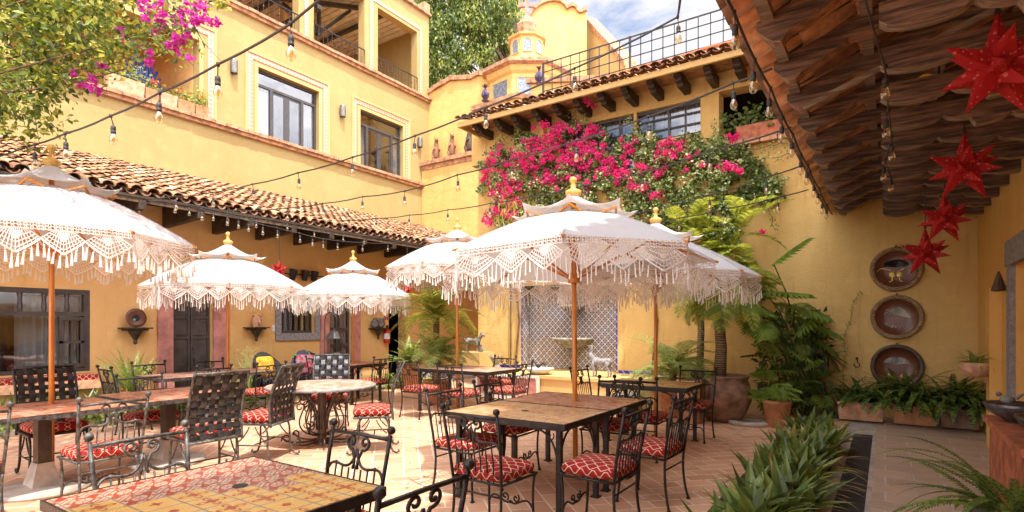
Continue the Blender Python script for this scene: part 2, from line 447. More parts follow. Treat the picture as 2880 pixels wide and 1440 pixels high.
    ring = n.math('MULTIPLY', n.math('GREATER_THAN', dd, .20), n.math('LESS_THAN', dd, .34)); dot = n.math('LESS_THAN', dd, .12)
    c = n.mix(n.math('MAXIMUM', ring, dot), (.54,.41,.28), (.42,.15,.12))
    M['medallion'] = n.end(n.pbr(c, .35, 0, None, .4))
    # clay-tiled cupola
    # table tiles
    def table(name, ca, cb, cc, T, dyn=False, blur=0.0):
        n = N(name); uvn = n.uv(); x = n.xyz(uvn)
        u = n.math('DIVIDE', x[0], T); v = n.math('DIVIDE', x[1], T)
        iu = n.math('FLOOR', u); iv = n.math('FLOOR', v)
        cu = n.math('SUBTRACT', n.math('SUBTRACT', u, iu), .5); cv = n.math('SUBTRACT', n.math('SUBTRACT', v, iv), .5)
        gx = n.math('MAXIMUM', n.math('ABSOLUTE', cu), n.math('ABSOLUTE', cv)); grout = n.math('GREATER_THAN', gx, .472)
        wn = n.n('TexWhiteNoise', noise_dimensions='2D'); cmb = n.n('CombineXYZ'); n.put(cmb.inputs[0], iu); n.put(cmb.inputs[1], iv)
        n.put(wn.inputs['Vector'], cmb.outputs[0]); rnd = wn.outputs['Value']
        r = n.math('SQRT', n.math('ADD', n.math('MULTIPLY', cu, cu), n.math('MULTIPLY', cv, cv)))
        ang = n.math('ARCTAN2', cv, cu)
        star = n.math('ADD', .22, n.math('MULTIPLY', n.math('COSINE', n.math('MULTIPLY', ang, 4)), .16))
        s1 = n.math('LESS_THAN', n.math('ABSOLUTE', n.math('SUBTRACT', r, star)), .045)
        s2 = n.math('LESS_THAN', r, .09)
        crn = n.math('ABSOLUTE', n.math('SUBTRACT', n.math('ADD', n.math('ABSOLUTE', cu), n.math('ABSOLUTE', cv)), .72))
        s3 = n.math('LESS_THAN', crn, .06)
        wv = n.math('LESS_THAN', n.math('ABSOLUTE', n.math('SINE', n.math('ADD', n.math('MULTIPLY', n.math('MULTIPLY', cu, cv), 60), n.math('MULTIPLY', r, 9)))), .35)
        pat = n.math('MAXIMUM', n.math('MAXIMUM', s1, s2), s3)
        if dyn:
            # warm tiles in one part of the top, red pattern in the other
            g = n.math('ADD', n.math('MULTIPLY', iu, .16), n.math('MULTIPLY', iv, -.07))
            sel = n.math('GREATER_THAN', n.math('ADD', g, n.math('MULTIPLY', rnd, .35)), .02)
            redt = n.mix(n.math('MAXIMUM', n.math('LESS_THAN', n.math('ABSOLUTE', n.math('SINE', n.math('ADD', n.math('MULTIPLY', n.math('MULTIPLY', cu, cv), 26), n.math('MULTIPLY', r, 13)))), .5), s1), (.42,.28,.20), ca)
            yel = n.mix(n.math('MAXIMUM', n.math('LESS_THAN', r, n.math('ADD', .13, n.math('MULTIPLY', n.math('COSINE', n.math('MULTIPLY', ang, 4)), n.math('MULTIPLY', rnd, .14)))), n.math('MULTIPLY', s1, n.math('GREATER_THAN', rnd, .45))), cb, ca)
            yel = n.mix(n.math('MULTIPLY', s3, .6), yel, (.50,.36,.15))
            c = n.mix(sel, redt, yel)
        else:
            c0 = n.mix(n.math('GREATER_THAN', rnd, .5), cb, cc)
            c = n.mix(pat, c0, ca)
        dirt = n.noise(n.obj(), 5, 5, .7)
        c = n.mix(n.math('MULTIPLY', n.step(dirt, .5, .75), .25), c, tuple(v_*.55 for v_ in cb))
        c = n.mix(grout, c, (.22,.15,.11) if not dyn else (.20,.14,.10))
        h = n.math('SUBTRACT', n.math('MULTIPLY', n.noise(n.obj(), 30, 3), .3), grout)
        M[name] = n.end(n.pbr(c, n.math('ADD', .16, n.math('MULTIPLY', dirt, .25)), 0, n.bump(h, .25, .004), .5))
    table('table_tile_near', (.26,.03,.015), (.52,.29,.075), (.6,.4,.25), .152, True)
    table('table_tile_red', (.46,.10,.05), (.60,.33,.22), (.42,.15,.08), .085)
    table('table_tile_ochre', (.45,.20,.09), (.62,.40,.20), (.48,.25,.13), .075)
    table('table_tile_white', (.48,.16,.10), (.66,.50,.40), (.58,.30,.20), .09)
    # star lantern paper
    n = N('red_punched_star'); o = n.obj()
    v = n.n('TexVoronoi', feature='SMOOTH_F1'); n.put(v.inputs['Vector'], o); v.inputs['Scale'].default_value = 34
    hole = n.math('LESS_THAN', v.outputs['Distance'], .22)
    c = n.mix(hole, (.44,.014,.018), (.62,.14,.10))
    a = n.pbr(c, .6, 0, n.bump(v.outputs['Distance'], .8, .01), .3)
    t = n.n('BsdfTranslucent'); n.put(t.inputs[0], (.6,.04,.03))
    M['star'] = n.end(n.mixs(.2, a, t.outputs[0]))
    # copper relief dish
    n = N('copper_dish'); o = n.obj()
    nz = n.noise(o, 9, 4)
    M['copper'] = n.end(n.pbr(n.mix(nz, (.06,.018,.008), (.21,.066,.028)), .35, .1, n.bump(n.noise(o, 14, 4), .4, .01), .6))
    n = N('dish_rim'); o = n.obj()
    nz = n.math('ABSOLUTE', n.math('SINE', n.math('MULTIPLY', n.noise(o, 12, 2), 30)))
    M['dish_rim'] = n.end(n.pbr(n.mix(nz, (.10,.05,.02), (.42,.27,.13)), .45, .1, n.bump(nz, .8, .01), .5))
    # painted chair fabric
    n = N('dark_floral_cover'); o = n.obj()
    v = n.n('TexVoronoi'); n.put(v.inputs['Vector'], o); v.inputs['Scale'].default_value = 16
    sel = n.math('LESS_THAN', v.outputs['Distance'], .33)
    hs = n.n('HueSaturation'); n.put(hs.inputs['Color'], v.outputs['Color']); hs.inputs['Saturation'].default_value = 1.4; hs.inputs['Value'].default_value = .7
    M['floral'] = n.end(n.pbr(n.mix(sel, (.02,.015,.03), hs.outputs[0]), .7, 0, None, .3))
    n = N('pink_floral_cushion'); o = n.obj()
    v = n.n('TexVoronoi'); n.put(v.inputs['Vector'], o); v.inputs['Scale'].default_value = 11
    c = n.ramp(v.outputs['Distance'], [(0, (.85,.30,.12)), (.3, (.70,.05,.20)), (.55, (.85,.60,.65)), (.8, (.60,.04,.12))])
    M['floral_pink'] = n.end(n.pbr(c, .7, 0, None, .3))
    # leather/iron woven strap
    M['strap'] = simple('woven_metal_strap', (.05,.05,.053), .38, .5, .45, 22, .4, 60, .5)
    M['strap_black'] = simple('woven_black_strap', (.022,.020,.020), .45, .2, .4, 22, .4, 60, .5)
    # brick with joints
    n = N('palm_trunk'); o = n.obj(); x = n.xyz(o)
    w = n.math('ABSOLUTE', n.math('SINE', n.math('MULTIPLY', n.math('ADD', x[2], n.math('MULTIPLY', n.noise(o, 14, 2), .03)), 90)))
    M['palm_trunk'] = n.end(n.pbr(n.mix(w, (.10,.065,.04), (.34,.24,.15)), .9, 0, n.bump(w, .9, .02), .2))
_mk()
# ------------------------------------------------------------ camera, sky, sun
cam = bpy.data.cameras.new('camera'); co = bpy.data.objects.new('camera', cam); COL.objects.link(co)
co.location = (0, 0, CAMZ); co.rotation_euler = (PI/2, 0, YAW)
cam.sensor_width = 36; cam.lens = FPX/2880*36; cam.shift_y = 195/2880; cam.clip_end = 2000; cam.clip_start = .05
bpy.context.scene.camera = co
SUN_EL, SUN_AZ = 63, 30        # azimuth: degrees from +X towards -Y
sd = Vector((math.cos(math.radians(SUN_EL))*math.cos(math.radians(SUN_AZ)), -math.cos(math.radians(SUN_EL))*math.sin(math.radians(SUN_AZ)), math.sin(math.radians(SUN_EL))))
sl = bpy.data.lights.new('sun', 'SUN'); so = bpy.data.objects.new('sun', sl); COL.objects.link(so)
sl.energy = 3.9; sl.angle = math.radians(.6); sl.color = (1, .95, .86)
so.rotation_euler = sd.to_track_quat('Z', 'Y').to_euler(); so.location = (0, 0, 30)
W = bpy.data.worlds.new('World'); bpy.context.scene.world = W; W.use_nodes = True
wt = W.node_tree; wt.nodes.clear()
def wn(t, **k):
    nd = wt.nodes.new('ShaderNode'+t)
    for a, b in k.items(): setattr(nd, a, b)
    return nd
sky = wn('TexSky', sky_type='NISHITA'); sky.sun_disc = False; sky.sun_elevation = math.radians(SUN_EL)
sky.sun_rotation = math.atan2(sd.x, sd.y); sky.altitude = 1900; sky.dust_density = 1.2; sky.air_density = 1.0
tc = wn('TexCoord'); mpn = wn('Mapping'); mpn.inputs['Scale'].default_value = (1, 1, 2.6); mpn.inputs['Location'].default_value = (.35, .1, .2)
wt.links.new(tc.outputs['Generated'], mpn.inputs[0])
nz = wn('TexNoise'); nz.inputs['Scale'].default_value = 2.3; nz.inputs['Detail'].default_value = 8; nz.inputs['Roughness'].default_value = .58; nz.inputs['Distortion'].default_value = .3
wt.links.new(mpn.outputs[0], nz.inputs['Vector'])
mr = wn('MapRange', interpolation_type='SMOOTHSTEP'); mr.inputs[1].default_value = .34; mr.inputs[2].default_value = .49
wt.links.new(nz.outputs['Fac'], mr.inputs[0])
nz2 = wn('TexNoise'); nz2.inputs['Scale'].default_value = 4.0; nz2.inputs['Detail'].default_value = 6
wt.links.new(mpn.outputs[0], nz2.inputs['Vector'])
cm = wn('Mix', data_type='RGBA'); cm.inputs[6].default_value = (3.6, 3.55, 4.0, 1); cm.inputs[7].default_value = (5.6, 5.5, 5.6, 1)
wt.links.new(nz2.outputs['Fac'], cm.inputs[0])
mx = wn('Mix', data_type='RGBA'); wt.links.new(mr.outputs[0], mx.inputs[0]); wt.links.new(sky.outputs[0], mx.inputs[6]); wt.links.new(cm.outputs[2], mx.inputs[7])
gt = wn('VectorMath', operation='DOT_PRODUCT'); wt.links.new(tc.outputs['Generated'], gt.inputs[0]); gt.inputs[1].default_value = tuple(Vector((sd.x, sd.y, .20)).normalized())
gr = wn('MapRange', interpolation_type='SMOOTHSTEP'); gr.inputs[1].default_value = -.45; gr.inputs[2].default_value = .85; gr.inputs[3].default_value = .85; gr.inputs[4].default_value = 4.2  # clouds out of view on the sun side brightened to fill the shade
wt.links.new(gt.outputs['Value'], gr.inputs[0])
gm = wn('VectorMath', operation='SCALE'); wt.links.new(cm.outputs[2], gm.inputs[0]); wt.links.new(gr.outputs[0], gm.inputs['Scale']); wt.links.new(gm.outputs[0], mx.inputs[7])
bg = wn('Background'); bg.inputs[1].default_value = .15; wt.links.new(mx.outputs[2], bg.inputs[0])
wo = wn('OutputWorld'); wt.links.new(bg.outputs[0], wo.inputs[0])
sc = bpy.context.scene
sc.view_settings.view_transform = 'Standard'; sc.view_settings.look = 'None'; sc.view_settings.exposure = .85; sc.view_settings.gamma = 1
sc.render.engine = 'CYCLES'; sc.cycles.max_bounces = 9; sc.cycles.transparent_max_bounces = 12; sc.cycles.diffuse_bounces = 6
sc.cycles.use_denoising = True; sc.cycles.sample_clamp_indirect = 8; sc.cycles.caustics_reflective = False; sc.cycles.caustics_refractive = False

def struct(name, mb, m, **k):
    o = mb.build(name, m, None, **k); o['kind'] = 'structure'; return o
# ------------------------------------------------------------ grounds
struct('ground', MB().quad((-300,-300,-.02),(300,-300,-.02),(300,300,-.02),(-300,300,-.02)), M['concrete'])
struct('courtyard_floor', MB().box(-9.7,-.42,-6,15.8,-.015,0), M['floor'])
fp = MB(); fp.box(-9.9,-9.7,-6,15.8,-.015,.08)
struct('planting_bed_kerb', fp, M['concrete'])
struct('planting_bed_soil', MB().box(-11.3,-9.9,-6,11.0,-.01,.05), M['soil'])
struct('porch_floor', MB().box(-.10,1.16,-6,10.9,-.015,.004), M['slabs'])
struct('drain_strip', MB().box(-.36,-.14,-2,9.0,-.01,.006), M['strip'])
b = MB(); b.box(-.46,-.36,-6,10.9,-.012,.005); b.box(-.14,-.10,-6,10.9,-.012,.005); b.box(-.36,-.14,9.0,10.9,-.012,.005)
struct('porch_floor_border', b, M['concrete'])

def wall(mb, ax, c, t, a0, a1, z0, z1, ops=(), edge=True):
    """wall in plane ax=c, back face at c+t, rectangular openings (a0,a1,z0,z1)"""
    A = sorted({a0, a1, *[o[0] for o in ops], *[o[1] for o in ops]}); A = [a for a in A if a0 <= a <= a1]
    Z = sorted({z0, z1, *[o[2] for o in ops], *[o[3] for o in ops]}); Z = [z for z in Z if z0 <= z <= z1]
    P = (lambda a, z, d: (c+d, a, z)) if ax == 'x' else (lambda a, z, d: (a, c+d, z))
    for i in range(len(A)-1):
        for j in range(len(Z)-1):
            am, zm = (A[i]+A[i+1])/2, (Z[j]+Z[j+1])/2
            if any(o[0] < am < o[1] and o[2] < zm < o[3] for o in ops): continue
            for d in (0, t): mb.quad(P(A[i],Z[j],d), P(A[i+1],Z[j],d), P(A[i+1],Z[j+1],d), P(A[i],Z[j+1],d))
    for o in list(ops)+([(a0, a1, z0, z1)] if edge else []):
        x0, x1, y0, y1 = max(o[0],a0), min(o[1],a1), max(o[2],z0), min(o[3],z1)
        mb.quad(P(x0,y0,0),P(x0,y0,t),P(x0,y1,t),P(x0,y1,0)); mb.quad(P(x1,y0,0),P(x1,y0,t),P(x1,y1,t),P(x1,y1,0))
        mb.quad(P(x0,y1,0),P(x0,y1,t),P(x1,y1,t),P(x1,y1,0)); mb.quad(P(x0,y0,0),P(x0,y0,t),P(x1,y0,t),P(x1,y0,0))
    return mb

def barrel_tile(mb, p, along, across, up, L, r0, r1, n=5, lip=True, th=.012, hh=1.0):
    """half-round tile: p = centre of lower end, along = up-slope direction"""
    p = Vector(p); vs = []; fs = []
    for (d, r) in ((0, r0), (L, r1)):
        for k in range(n+1):
            a = PI*k/n
            vs.append(p+along*d+across*(math.cos(a)*r)+up*(math.sin(a)*r*hh))
    for k in range(n): fs.append((k, k+1, n+2+k, n+1+k))
    if lip:
        b0 = len(vs)
        for k in range(n+1):
            a = PI*k/n; r = r0-th
            vs.append(p+along*.004+across*(math.cos(a)*r)+up*(math.sin(a)*r*hh-.002))
        for k in range(n+1):
            a = PI*k/n; r = r0-th
            vs.append(p+along*.05+across*(math.cos(a)*r)+up*(math.sin(a)*r*hh-.002))
        for k in range(n): fs += [(k, b0+k, b0+k+1, k+1), (b0+k, b0+n+1+k, b0+n+2+k, b0+k+1)]
    mb.add(vs, fs)
def tile_slope(mb, e0, e1, top, pitch=.23, row=.36, jit=.02, nm=4, pans=True, hh=.85):
    """barrel-tiled slope: eave from e0 to e1, top = vector from eave to ridge"""
    e0 = Vector(e0); e1 = Vector(e1); top = Vector(top)
    across = (e1-e0).normalized(); W_ = (e1-e0).length; al = top.normalized(); L = top.length
    up = across.cross(al); up = up if up.z > 0 else -up
    nc = int(W_/pitch); nr = int(math.ceil(L/row))
    for i in range(nc+1):
        wob = U(-jit, jit)*.6
        for j in range(nr):
            mb.mi = random.choices(range(nm), (4, 3, 2, 1.6)[:nm])[0]
            l = min(row*1.18, L-j*row)
            if l < .05: continue
            p = e0+across*(i*pitch+wob+U(-jit,jit)*.5)+al*(j*row+U(-jit,jit)*.5)+up*(.045+U(0,.014)+(.014 if j % 1 == 0 else 0))
            barrel_tile(mb, p, (al+across*U(-.012,.012)+up*(-.06)).normalized(), across, up, l, pitch*.46, pitch*.38, hh=hh)
        if pans:
            mb.mi = 2
            q = e0+across*((i+.5)*pitch)-al*.03+up*.055
            barrel_tile(mb, q, al, across, -up, .25, pitch*.40, pitch*.36, th=.012, hh=hh)

# ============================================================ LEFT BUILDING (far, pale yellow, three storeys)
LX = -14.5
lb = thing('yellow_building', 'tall pale yellow plastered hotel wing with loggias and tile-framed windows, left of the courtyard', 'building', (LX, 5, 0))
ops = [(3.6, 7.27, 6.86, 8.75), (8.86, 10.87, 6.86, 8.70), (12.48, 14.46, 6.86, 8.70),
       (4.6, 6.7, 10.12, 12.45), (7.4, 10.16, 10.12, 12.45), (10.69, 12.68, 10.12, 12.45), (13.27, 15.2, 10.12, 12.45)]
w = MB(); wall(w, 'x', LX, -.30, -8, 15.84, 0, 13.3, ops)
w.box(-19, LX-.30, 15.60, 15.84, 0, 13.3); w.box(-19.3, -19, -8, 15.84, 0, 13.3); w.box(-19, LX-.3, -8.2, -8, 0, 13.3)
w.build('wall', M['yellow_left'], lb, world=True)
w = MB(); w.box(-19, LX-.3, -8, 15.6, 6.70, 6.84); w.box(-19, LX-.3, -8, 15.6, 9.92, 10.08); w.box(-19, LX-.3, 7.27, 7.4, 6.84, 9.92)
w.box(-17.4, -17.2, -8, 15.6, 6.84, 9.92); w.box(-17.6, -17.4, 11.6, 11.8, 10.08, 13.2); w.box(-18.9, -18.7, -8, 15.6, 10.08, 13.2)
w.build('inner_wall', M['yellow_low'], lb, world=True)
w = MB()   # corrugated loggia ceiling
for i in range(46):
    y = 4+i*.25; w.box(-18.7, LX-.32, y, y+.2, 12.78, 12.84)
w.box(-18.7, LX-.32, -8, 15.6, 12.84, 12.9); w.build('loggia_ceiling', M['grille'], lb, world=True)
w = MB()   # timber truss
for yy in (9.2, 11.2, 13.9):
    w.box(-18.6, LX-.45, yy-.06, yy+.06, 12.55, 12.68)
for (y0, x0, y1, x1) in ((10.2,-18,13.4,-15),(13.4,-18,10.2,-15),(8.0,-18,10.4,-15)):
    w.tube([(x0, y0, 12.6), (x1, y1, 12.6)], .09, 4)
for (y, x) in ((11.2,-16.2),(12.3,-16.4)): w.tube([(x, y, 11.6), (x, y, 12.7)], .07, 4); w.tube([(x,y,11.7),(x-.9,y-.8,12.65)], .06, 4); w.tube([(x,y,11.7),(x+.7,y+.8,12.65)], .06, 4)
w.box(-18.6, -14.9, 11.12, 11.28, 11.55, 11.68)
w.build('roof_truss', M['frame_dark'], lb, world=True)
def brick_ledge(name, mb, par, m='brick_ledge', world=True): return mb.build(name, M[m], par, world=world)
for z in (6.70, 10.04):
    w = MB(); y = -8.0
    while y < 15.8:
        l = .30 if y+.30 < 15.84 else 15.84-y
        w.box(LX+.005, LX+.17+U(-.012,.012), y, y+l-.014, z+.03+U(-.006,.006), z+.11+U(-.006,.006)); y += .30
    w.box(LX+.003, LX+.10, -8, 15.84, z-.06, z+.03)
    brick_ledge('ledge', w, lb)
w = MB(); y = 7.0
while y < 15.8:
    w.box(LX-.33, LX+.12+U(-.01,.01), y, min(15.86, y+.29), 13.3, 13.40+U(-.008,.008)); y += .30
w.box(LX-.32, LX+.05, 15.55, 15.85, 13.4, 13.75)
brick_ledge('coping', w, lb)
# medallion tile borders, drawn as strips around each opening
def border(y0, y1, zb, zt, gap, wd, par, sides=(1,1,1)):
    w = MB(); x0, x1 = LX+.003, LX+.018
    if sides[0]: w.box(x0, x1, y0-gap-wd, y0-gap, zb, zt+gap)
    if sides[2]: w.box(x0, x1, y1+gap, y1+gap+wd, zb, zt+gap)
    if sides[1]: w.box(x0, x1+.002, y0-gap-wd, y1+gap+wd, zt+gap, zt+gap+wd)
    w.build('tile_border', M['medallion'], par, world=True)
    w = MB(); g = gap+wd
    if sides[0]: w.box(LX+.002, LX+.05, y0-g-.06, y0-g, zb, zt+g)
    if sides[2]: w.box(LX+.002, LX+.05, y1+g, y1+g+.06, zb, zt+g)
    if sides[1]: w.box(LX+.002, LX+.052, y0-g-.06, y1+g+.06, zt+g, zt+g+.06)
    w.box(LX+.002, LX+.03, y0-.09, y0-.002, zb, zt+.09); w.box(LX+.002, LX+.03, y1+.002, y1+.09, zb, zt+.09); w.box(LX+.002, LX+.031, y0-.002, y1+.002, zt+.002, zt+.09)
    w.build('window_surround', M['yellow_trim'], par, world=True)
border(8.86, 10.87, 6.84, 8.70, .16, .15, lb); border(12.48, 14.46, 6.84, 8.70, .14, .14, lb); border(3.6, 7.27, 6.84, 8.75, .22, .15, lb)
for a, c in ((10.22, 10.62), (12.75, 13.2)):
    w = MB(); w.box(LX+.003, LX+.02, (a+c)/2-.07, (a+c)/2+.07, 10.15, 12.75); w.build('tile_border', M['medallion'], lb, world=True)
w = MB(); w.box(LX+.003, LX+.02, 15.32, 15.46, 10.15, 12.57); w.build('tile_border', M['medallion'], lb, world=True)
w = MB(); w.box(LX+.003, LX+.021, 10.35, 15.46, 12.58, 12.7); w.build('tile_border', M['medallion'], lb, world=True)
# glazed doors
for (y0, y1, cw) in ((8.86, 10.87, .5), (12.48, 14.46, .42)):
    x = LX-.16; zb, zt = 6.86, 8.70; f = MB()
    f.box(x-.03, x+.03, y0, y1, zt-.07, zt); f.box(x-.03, x+.03, y0, y1, zb, zb+.05); f.box(x-.03, x+.03, y0, y0+.06, zb+.05, zt-.07); f.box(x-.03, x+.03, y1-.06, y1, zb+.05, zt-.07)
    tz = zt-.46; f.box(x-.035, x+.032, y0+.06, y1-.06, tz, tz+.07)
    for yy in (y0+cw, y1-cw): f.box(x-.034, x+.034, yy-.045, yy+.045, zb+.05, tz)
    m_ = (y0+y1)/2
    f.box(x-.05, x+.005, m_-.06, m_+.06, zb+.05, tz)
    for a, c in ((y0+cw+.045, m_-.06), (m_+.06, y1-cw-.045)):
        f.box(x-.04, x, a, c, tz-.07, tz); f.box(x-.04, x, a, a+.04, zb+.05, tz-.07); f.box(x-.04, x, c-.04, c, zb+.05, tz-.07)
    wo_ = f.build('window', M['frame_dark'], lb, world=True)
    MB().box(x-.012, x-.006, y0+.05, y1-.05, zb+.04, zt-.05).build('pane', M['glass'], wo_, world=True)
    for a, c in ((y0+.02, y0+cw*1.0), (y1-cw*1.05, y1-.02)):
        c_ = MB(); n_ = 14
        for k in range(n_):
            ya = a+(c-a)*k/n_; yb = a+(c-a)*(k+1)/n_
            c_.quad((x-.12-.03*(k % 2), ya, zb+.03), (x-.12-.03*((k+1) % 2), yb, zb+.03), (x-.12-.03*((k+1) % 2), yb, zt-.5), (x-.12-.03*(k % 2), ya, zt-.5))
        c_.build('curtain', M['curtain'], wo_, world=True)
w = MB()
for (y0, y1) in ((8.86, 10.87), (12.48, 14.46)): w.box(-16.6, -16.4, y0-.4, y1+.4, 6.85, 9.3)
w.build('room_wall', M['grey_stone'], lb, world=True)
# railings of the top loggias and the lower terrace
def railing(y0, y1, zb, zt, sp=.16):
    r = MB(); x = LX+.02
    r.box(x-.015, x+.015, y0, y1, zt-.012, zt+.012); r.box(x-.012, x+.012, y0, y1, zb+.05, zb+.07)
    n_ = max(2, int((y1-y0)/sp))
    for k in range(n_+1):
        yy = y0+(y1-y0)*k/n_; r.tube([(x, yy, zb), (x, yy, zt)], .010, 5)
        if k % 3 == 1: r.ball((x, yy, (zb+zt)/2+.02), .028, 6, 4)
    return r.build('railing', M['iron'], lb, world=True)
for a, c in ((4.6, 6.7), (7.4, 10.16), (10.69, 12.68), (13.27, 15.2)): railing(a, c, 10.15, 10.72)
railing(5.0, 7.27, 6.82, 7.22)

# wall lamps on the facade
def sconce(px, py, label, X=LX):
    Y, z = PX(px, py, X)
    t = thing('wall_lamp', label, 'wall lamp', (X, Y, z), 0, 'ribbed tin wall lamps')
    m = MB(); pr = []
    for k in range(13): pr.append((.085+(.008 if k % 2 else 0), -.18+k*.03))
    m.lathe(pr, 14, TR(.11, 0, 0), caps=False); m.box(0, .03, -.05, .05, -.1, .1)
    m.build('lamp_shade', M['tin'], t, True); MB().ball((.11, 0, -.1), .05, 8, 6).build('bulb', M['white'], t, True)
sconce(652, 190, 'ribbed tin wall lamp between the loggia with flower boxes and the large window')
sconce(958, 315, 'ribbed tin wall lamp on pale yellow wall between the two big windows')
sconce(1176, 402, 'ribbed tin wall lamp at the corner right of the second big window')

# ============================================================ TILED RANGE (lean-to along the left side)
tr = thing('tiled_range', 'low ochre building with sloping clay tile roof along the left side of the courtyard', 'building', (-11.3, 5, 0))
WX = -11.3
def YZ(px, py): return PX(px, py, WX)
o_left = (.2, YZ(253, 813)[0], .72, 2.10)
d1a, d1b = YZ(483, 900)[0], YZ(597, 900)[0]
g1a, g1b = YZ(788, 900)[0], YZ(884, 900)[0]
d2a, d2b = YZ(922, 900)[0], YZ(988, 900)[0]
d3a, d3b = YZ(1093, 900)[0], YZ(1140, 900)[0]
ops = [o_left, (d1a, d1b, 0, 2.12), (g1a, g1b, 1.32, 2.05), (d2a, d2b, 0, 2.12), (d3a, d3b, 0, 2.05)]
w = MB(); wall(w, 'x', WX, -.28, -6, 15.8, 0, 3.72, ops); w.build('wall', M['yellow_low'], tr, world=True)
w = MB(); w.box(-14.4, -14.3, -6, 15.8, 0, 3.6); w.box(-14.3, WX-.28, -6, 15.8, -.01, .02); w.box(-14.3, WX-.28, -6, 15.8, 3.5, 3.6); w.build('inner_wall', M['dark_room'], tr, world=True)
# window with cushioned bench
y0, y1 = o_left[:2]; x = WX-.05; f = MB()
f.box(x-.05, x+.05, y0, y1, 2.02, 2.10); f.box(x-.05, x+.05, y0, y1, .72, .78); f.box(x-.05, x+.052, y0, y1, 1.66, 1.72)
for yy in (y0+.04, y1-.04): f.box(x-.05, x+.05, yy-.04, yy+.04, .78, 2.02)
n_ = 12
for k in range(1, n_): yy = y0+(y1-y0)*k/n_; f.tube([(x, yy, 1.72), (x, yy, 1.8), (x, yy, 1.9), (x, yy, 2.02)], [.025, .035, .025, .035], 6)
for yy in (y0+.9, y0+1.75, y0+2.45): f.box(x-.05, x+.045, yy-.035, yy+.035, .78, 1.66)
for a, c in ((y1-.42, y1-.08), (y0+1.79, y0+2.2), (y0+.95, y0+1.4)):
    f.box(x+.01, x+.06, a, c, 1.20, 1.24); f.box(x+.01, x+.06, a, a+.05, .8, 1.64); f.box(x+.01, x+.06, c-.05, c, .8, 1.64); f.box(x+.01, x+.06, a+.05, c-.05, 1.58, 1.64); f.box(x+.01,x+.06,a+.05,c-.05,.8,.86)
    f.box(x+.01, x+.05, (a+c)/2-.012, (a+c)/2+.012, .86, 1.58)
wf = f.build('window', M['door_wood'], tr, world=True)
MB().box(x-.02, x-.012, y0+.04, y1-.04, .78, 2.02).build('pane', M['glass'], wf, world=True)
for a, c in ((y0+.1, y0+.8), (y0+1.0, y0+1.6), (y1-.95, y1-.1)):
    c_ = MB()
    for k in range(12):
        ya = a+(c-a)*k/12; yb = a+(c-a)*(k+1)/12
        c_.quad((x-.14-.04*(k % 2), ya, .78), (x-.14-.04*((k+1) % 2), yb, .78), (x-.14-.04*((k+1) % 2), yb, 1.98), (x-.14-.04*(k % 2), ya, 1.98))
    c_.build('curtain', M['curtain'], wf, world=True)
MB().box(WX+.002, WX+.42, y0-.05, y1+.04, .46, .60).build('window_bench', M['terracotta_pale'], tr, world=True)
MB().box(WX+.003, WX+.34, y0, y1-.05, 0, .46).build('bench_base', M['yellow_trim'], tr, world=True)
bc = MB(); yy = y0+.02
while yy < y1-.05:
    l = min(.62, y1-yy); bc.box(WX+.01, WX+.40, yy, yy+l-.02, .60, .69); yy += .62
t_ = bc.build('bench_cushion', M['cushion'], None); tag(t_, 'long red trellis-patterned bench cushion under the dark window at far left', 'cushion')
# doors with pink surrounds
def pink(a, c, ztop, wd, par):
    p = MB(); p.box(WX+.002, WX+.07, a-wd, a, 0, ztop); p.box(WX+.002, WX+.07, c, c+wd, 0, ztop); p.box(WX+.002, WX+.072, a-wd, c+wd, ztop, ztop+.28)
    p.box(WX+.002, WX+.11, a-wd-.02, a+.0, 0, .5); p.box(WX+.002, WX+.11, c, c+wd+.02, 0, .5)
    return p.build('door_surround', M['pink_stone'], par, world=True)
pink(d1a, d1b, 2.12, .26, tr); pink(d2a, d2b, 2.12, .24, tr)
dd = MB(); m_ = (d1a+d1b)/2; x = WX-.12
for a, c in ((d1a+.01, m_-.008), (m_+.008, d1b-.01)):
    dd.box(x-.03, x, a, c, .02, 2.1)
    for z0, z1 in ((.1,.62),(.7,1.22),(1.3,1.62),(1.70,2.02)):
        dd.box(x, x+.015, a+.05, c-.05, z0, z1)
    for zz in (.06,.66,1.26,1.66,2.06): dd.box(x, x+.03, a, c, zz-.03, zz+.03)
    dd.box(x, x+.031, a, a+.04, .02, 2.1); dd.box(x, x+.031, c-.04, c, .02, 2.1)
d_ = dd.build('door', M['door_wood'], tr, world=True); MB().ball((x+.05, m_+.05, 1.05), .025).build('handle', M['iron_worn'], d_, world=True)
dd = MB(); x = WX-.1; m_ = (d2a+d2b)/2
for a, c in ((d2a+.01, m_-.005), (m_+.005, d2b-.01)):
    dd.box(x-.03, x+.02, a, a+.05, .02, 2.1); dd.box(x-.03, x+.02, c-.05, c, .02, 2.1)
    for zz in (.45, 1.0, 1.4, 2.06): dd.box(x-.03, x+.02, a+.05, c-.05, zz-.04, zz+.04)
    dd.box(x-.02, x+.005, a+.05, c-.05, .02, .42)
d_ = dd.build('door', M['door_wood'], tr, world=True)
MB().box(x-.012, x-.006, d2a+.02, d2b-.02, .4, 2.1).build('pane', M['glass'], d_, world=True)
for a, c in ((d2a+.05, m_-.02), (m_+.02, d2b-.05)):
    c_ = MB(); c_.box(x-.06, x-.05, a, c, .5, 2.0); c_.build('curtain', M['curtain'], d_, world=True)
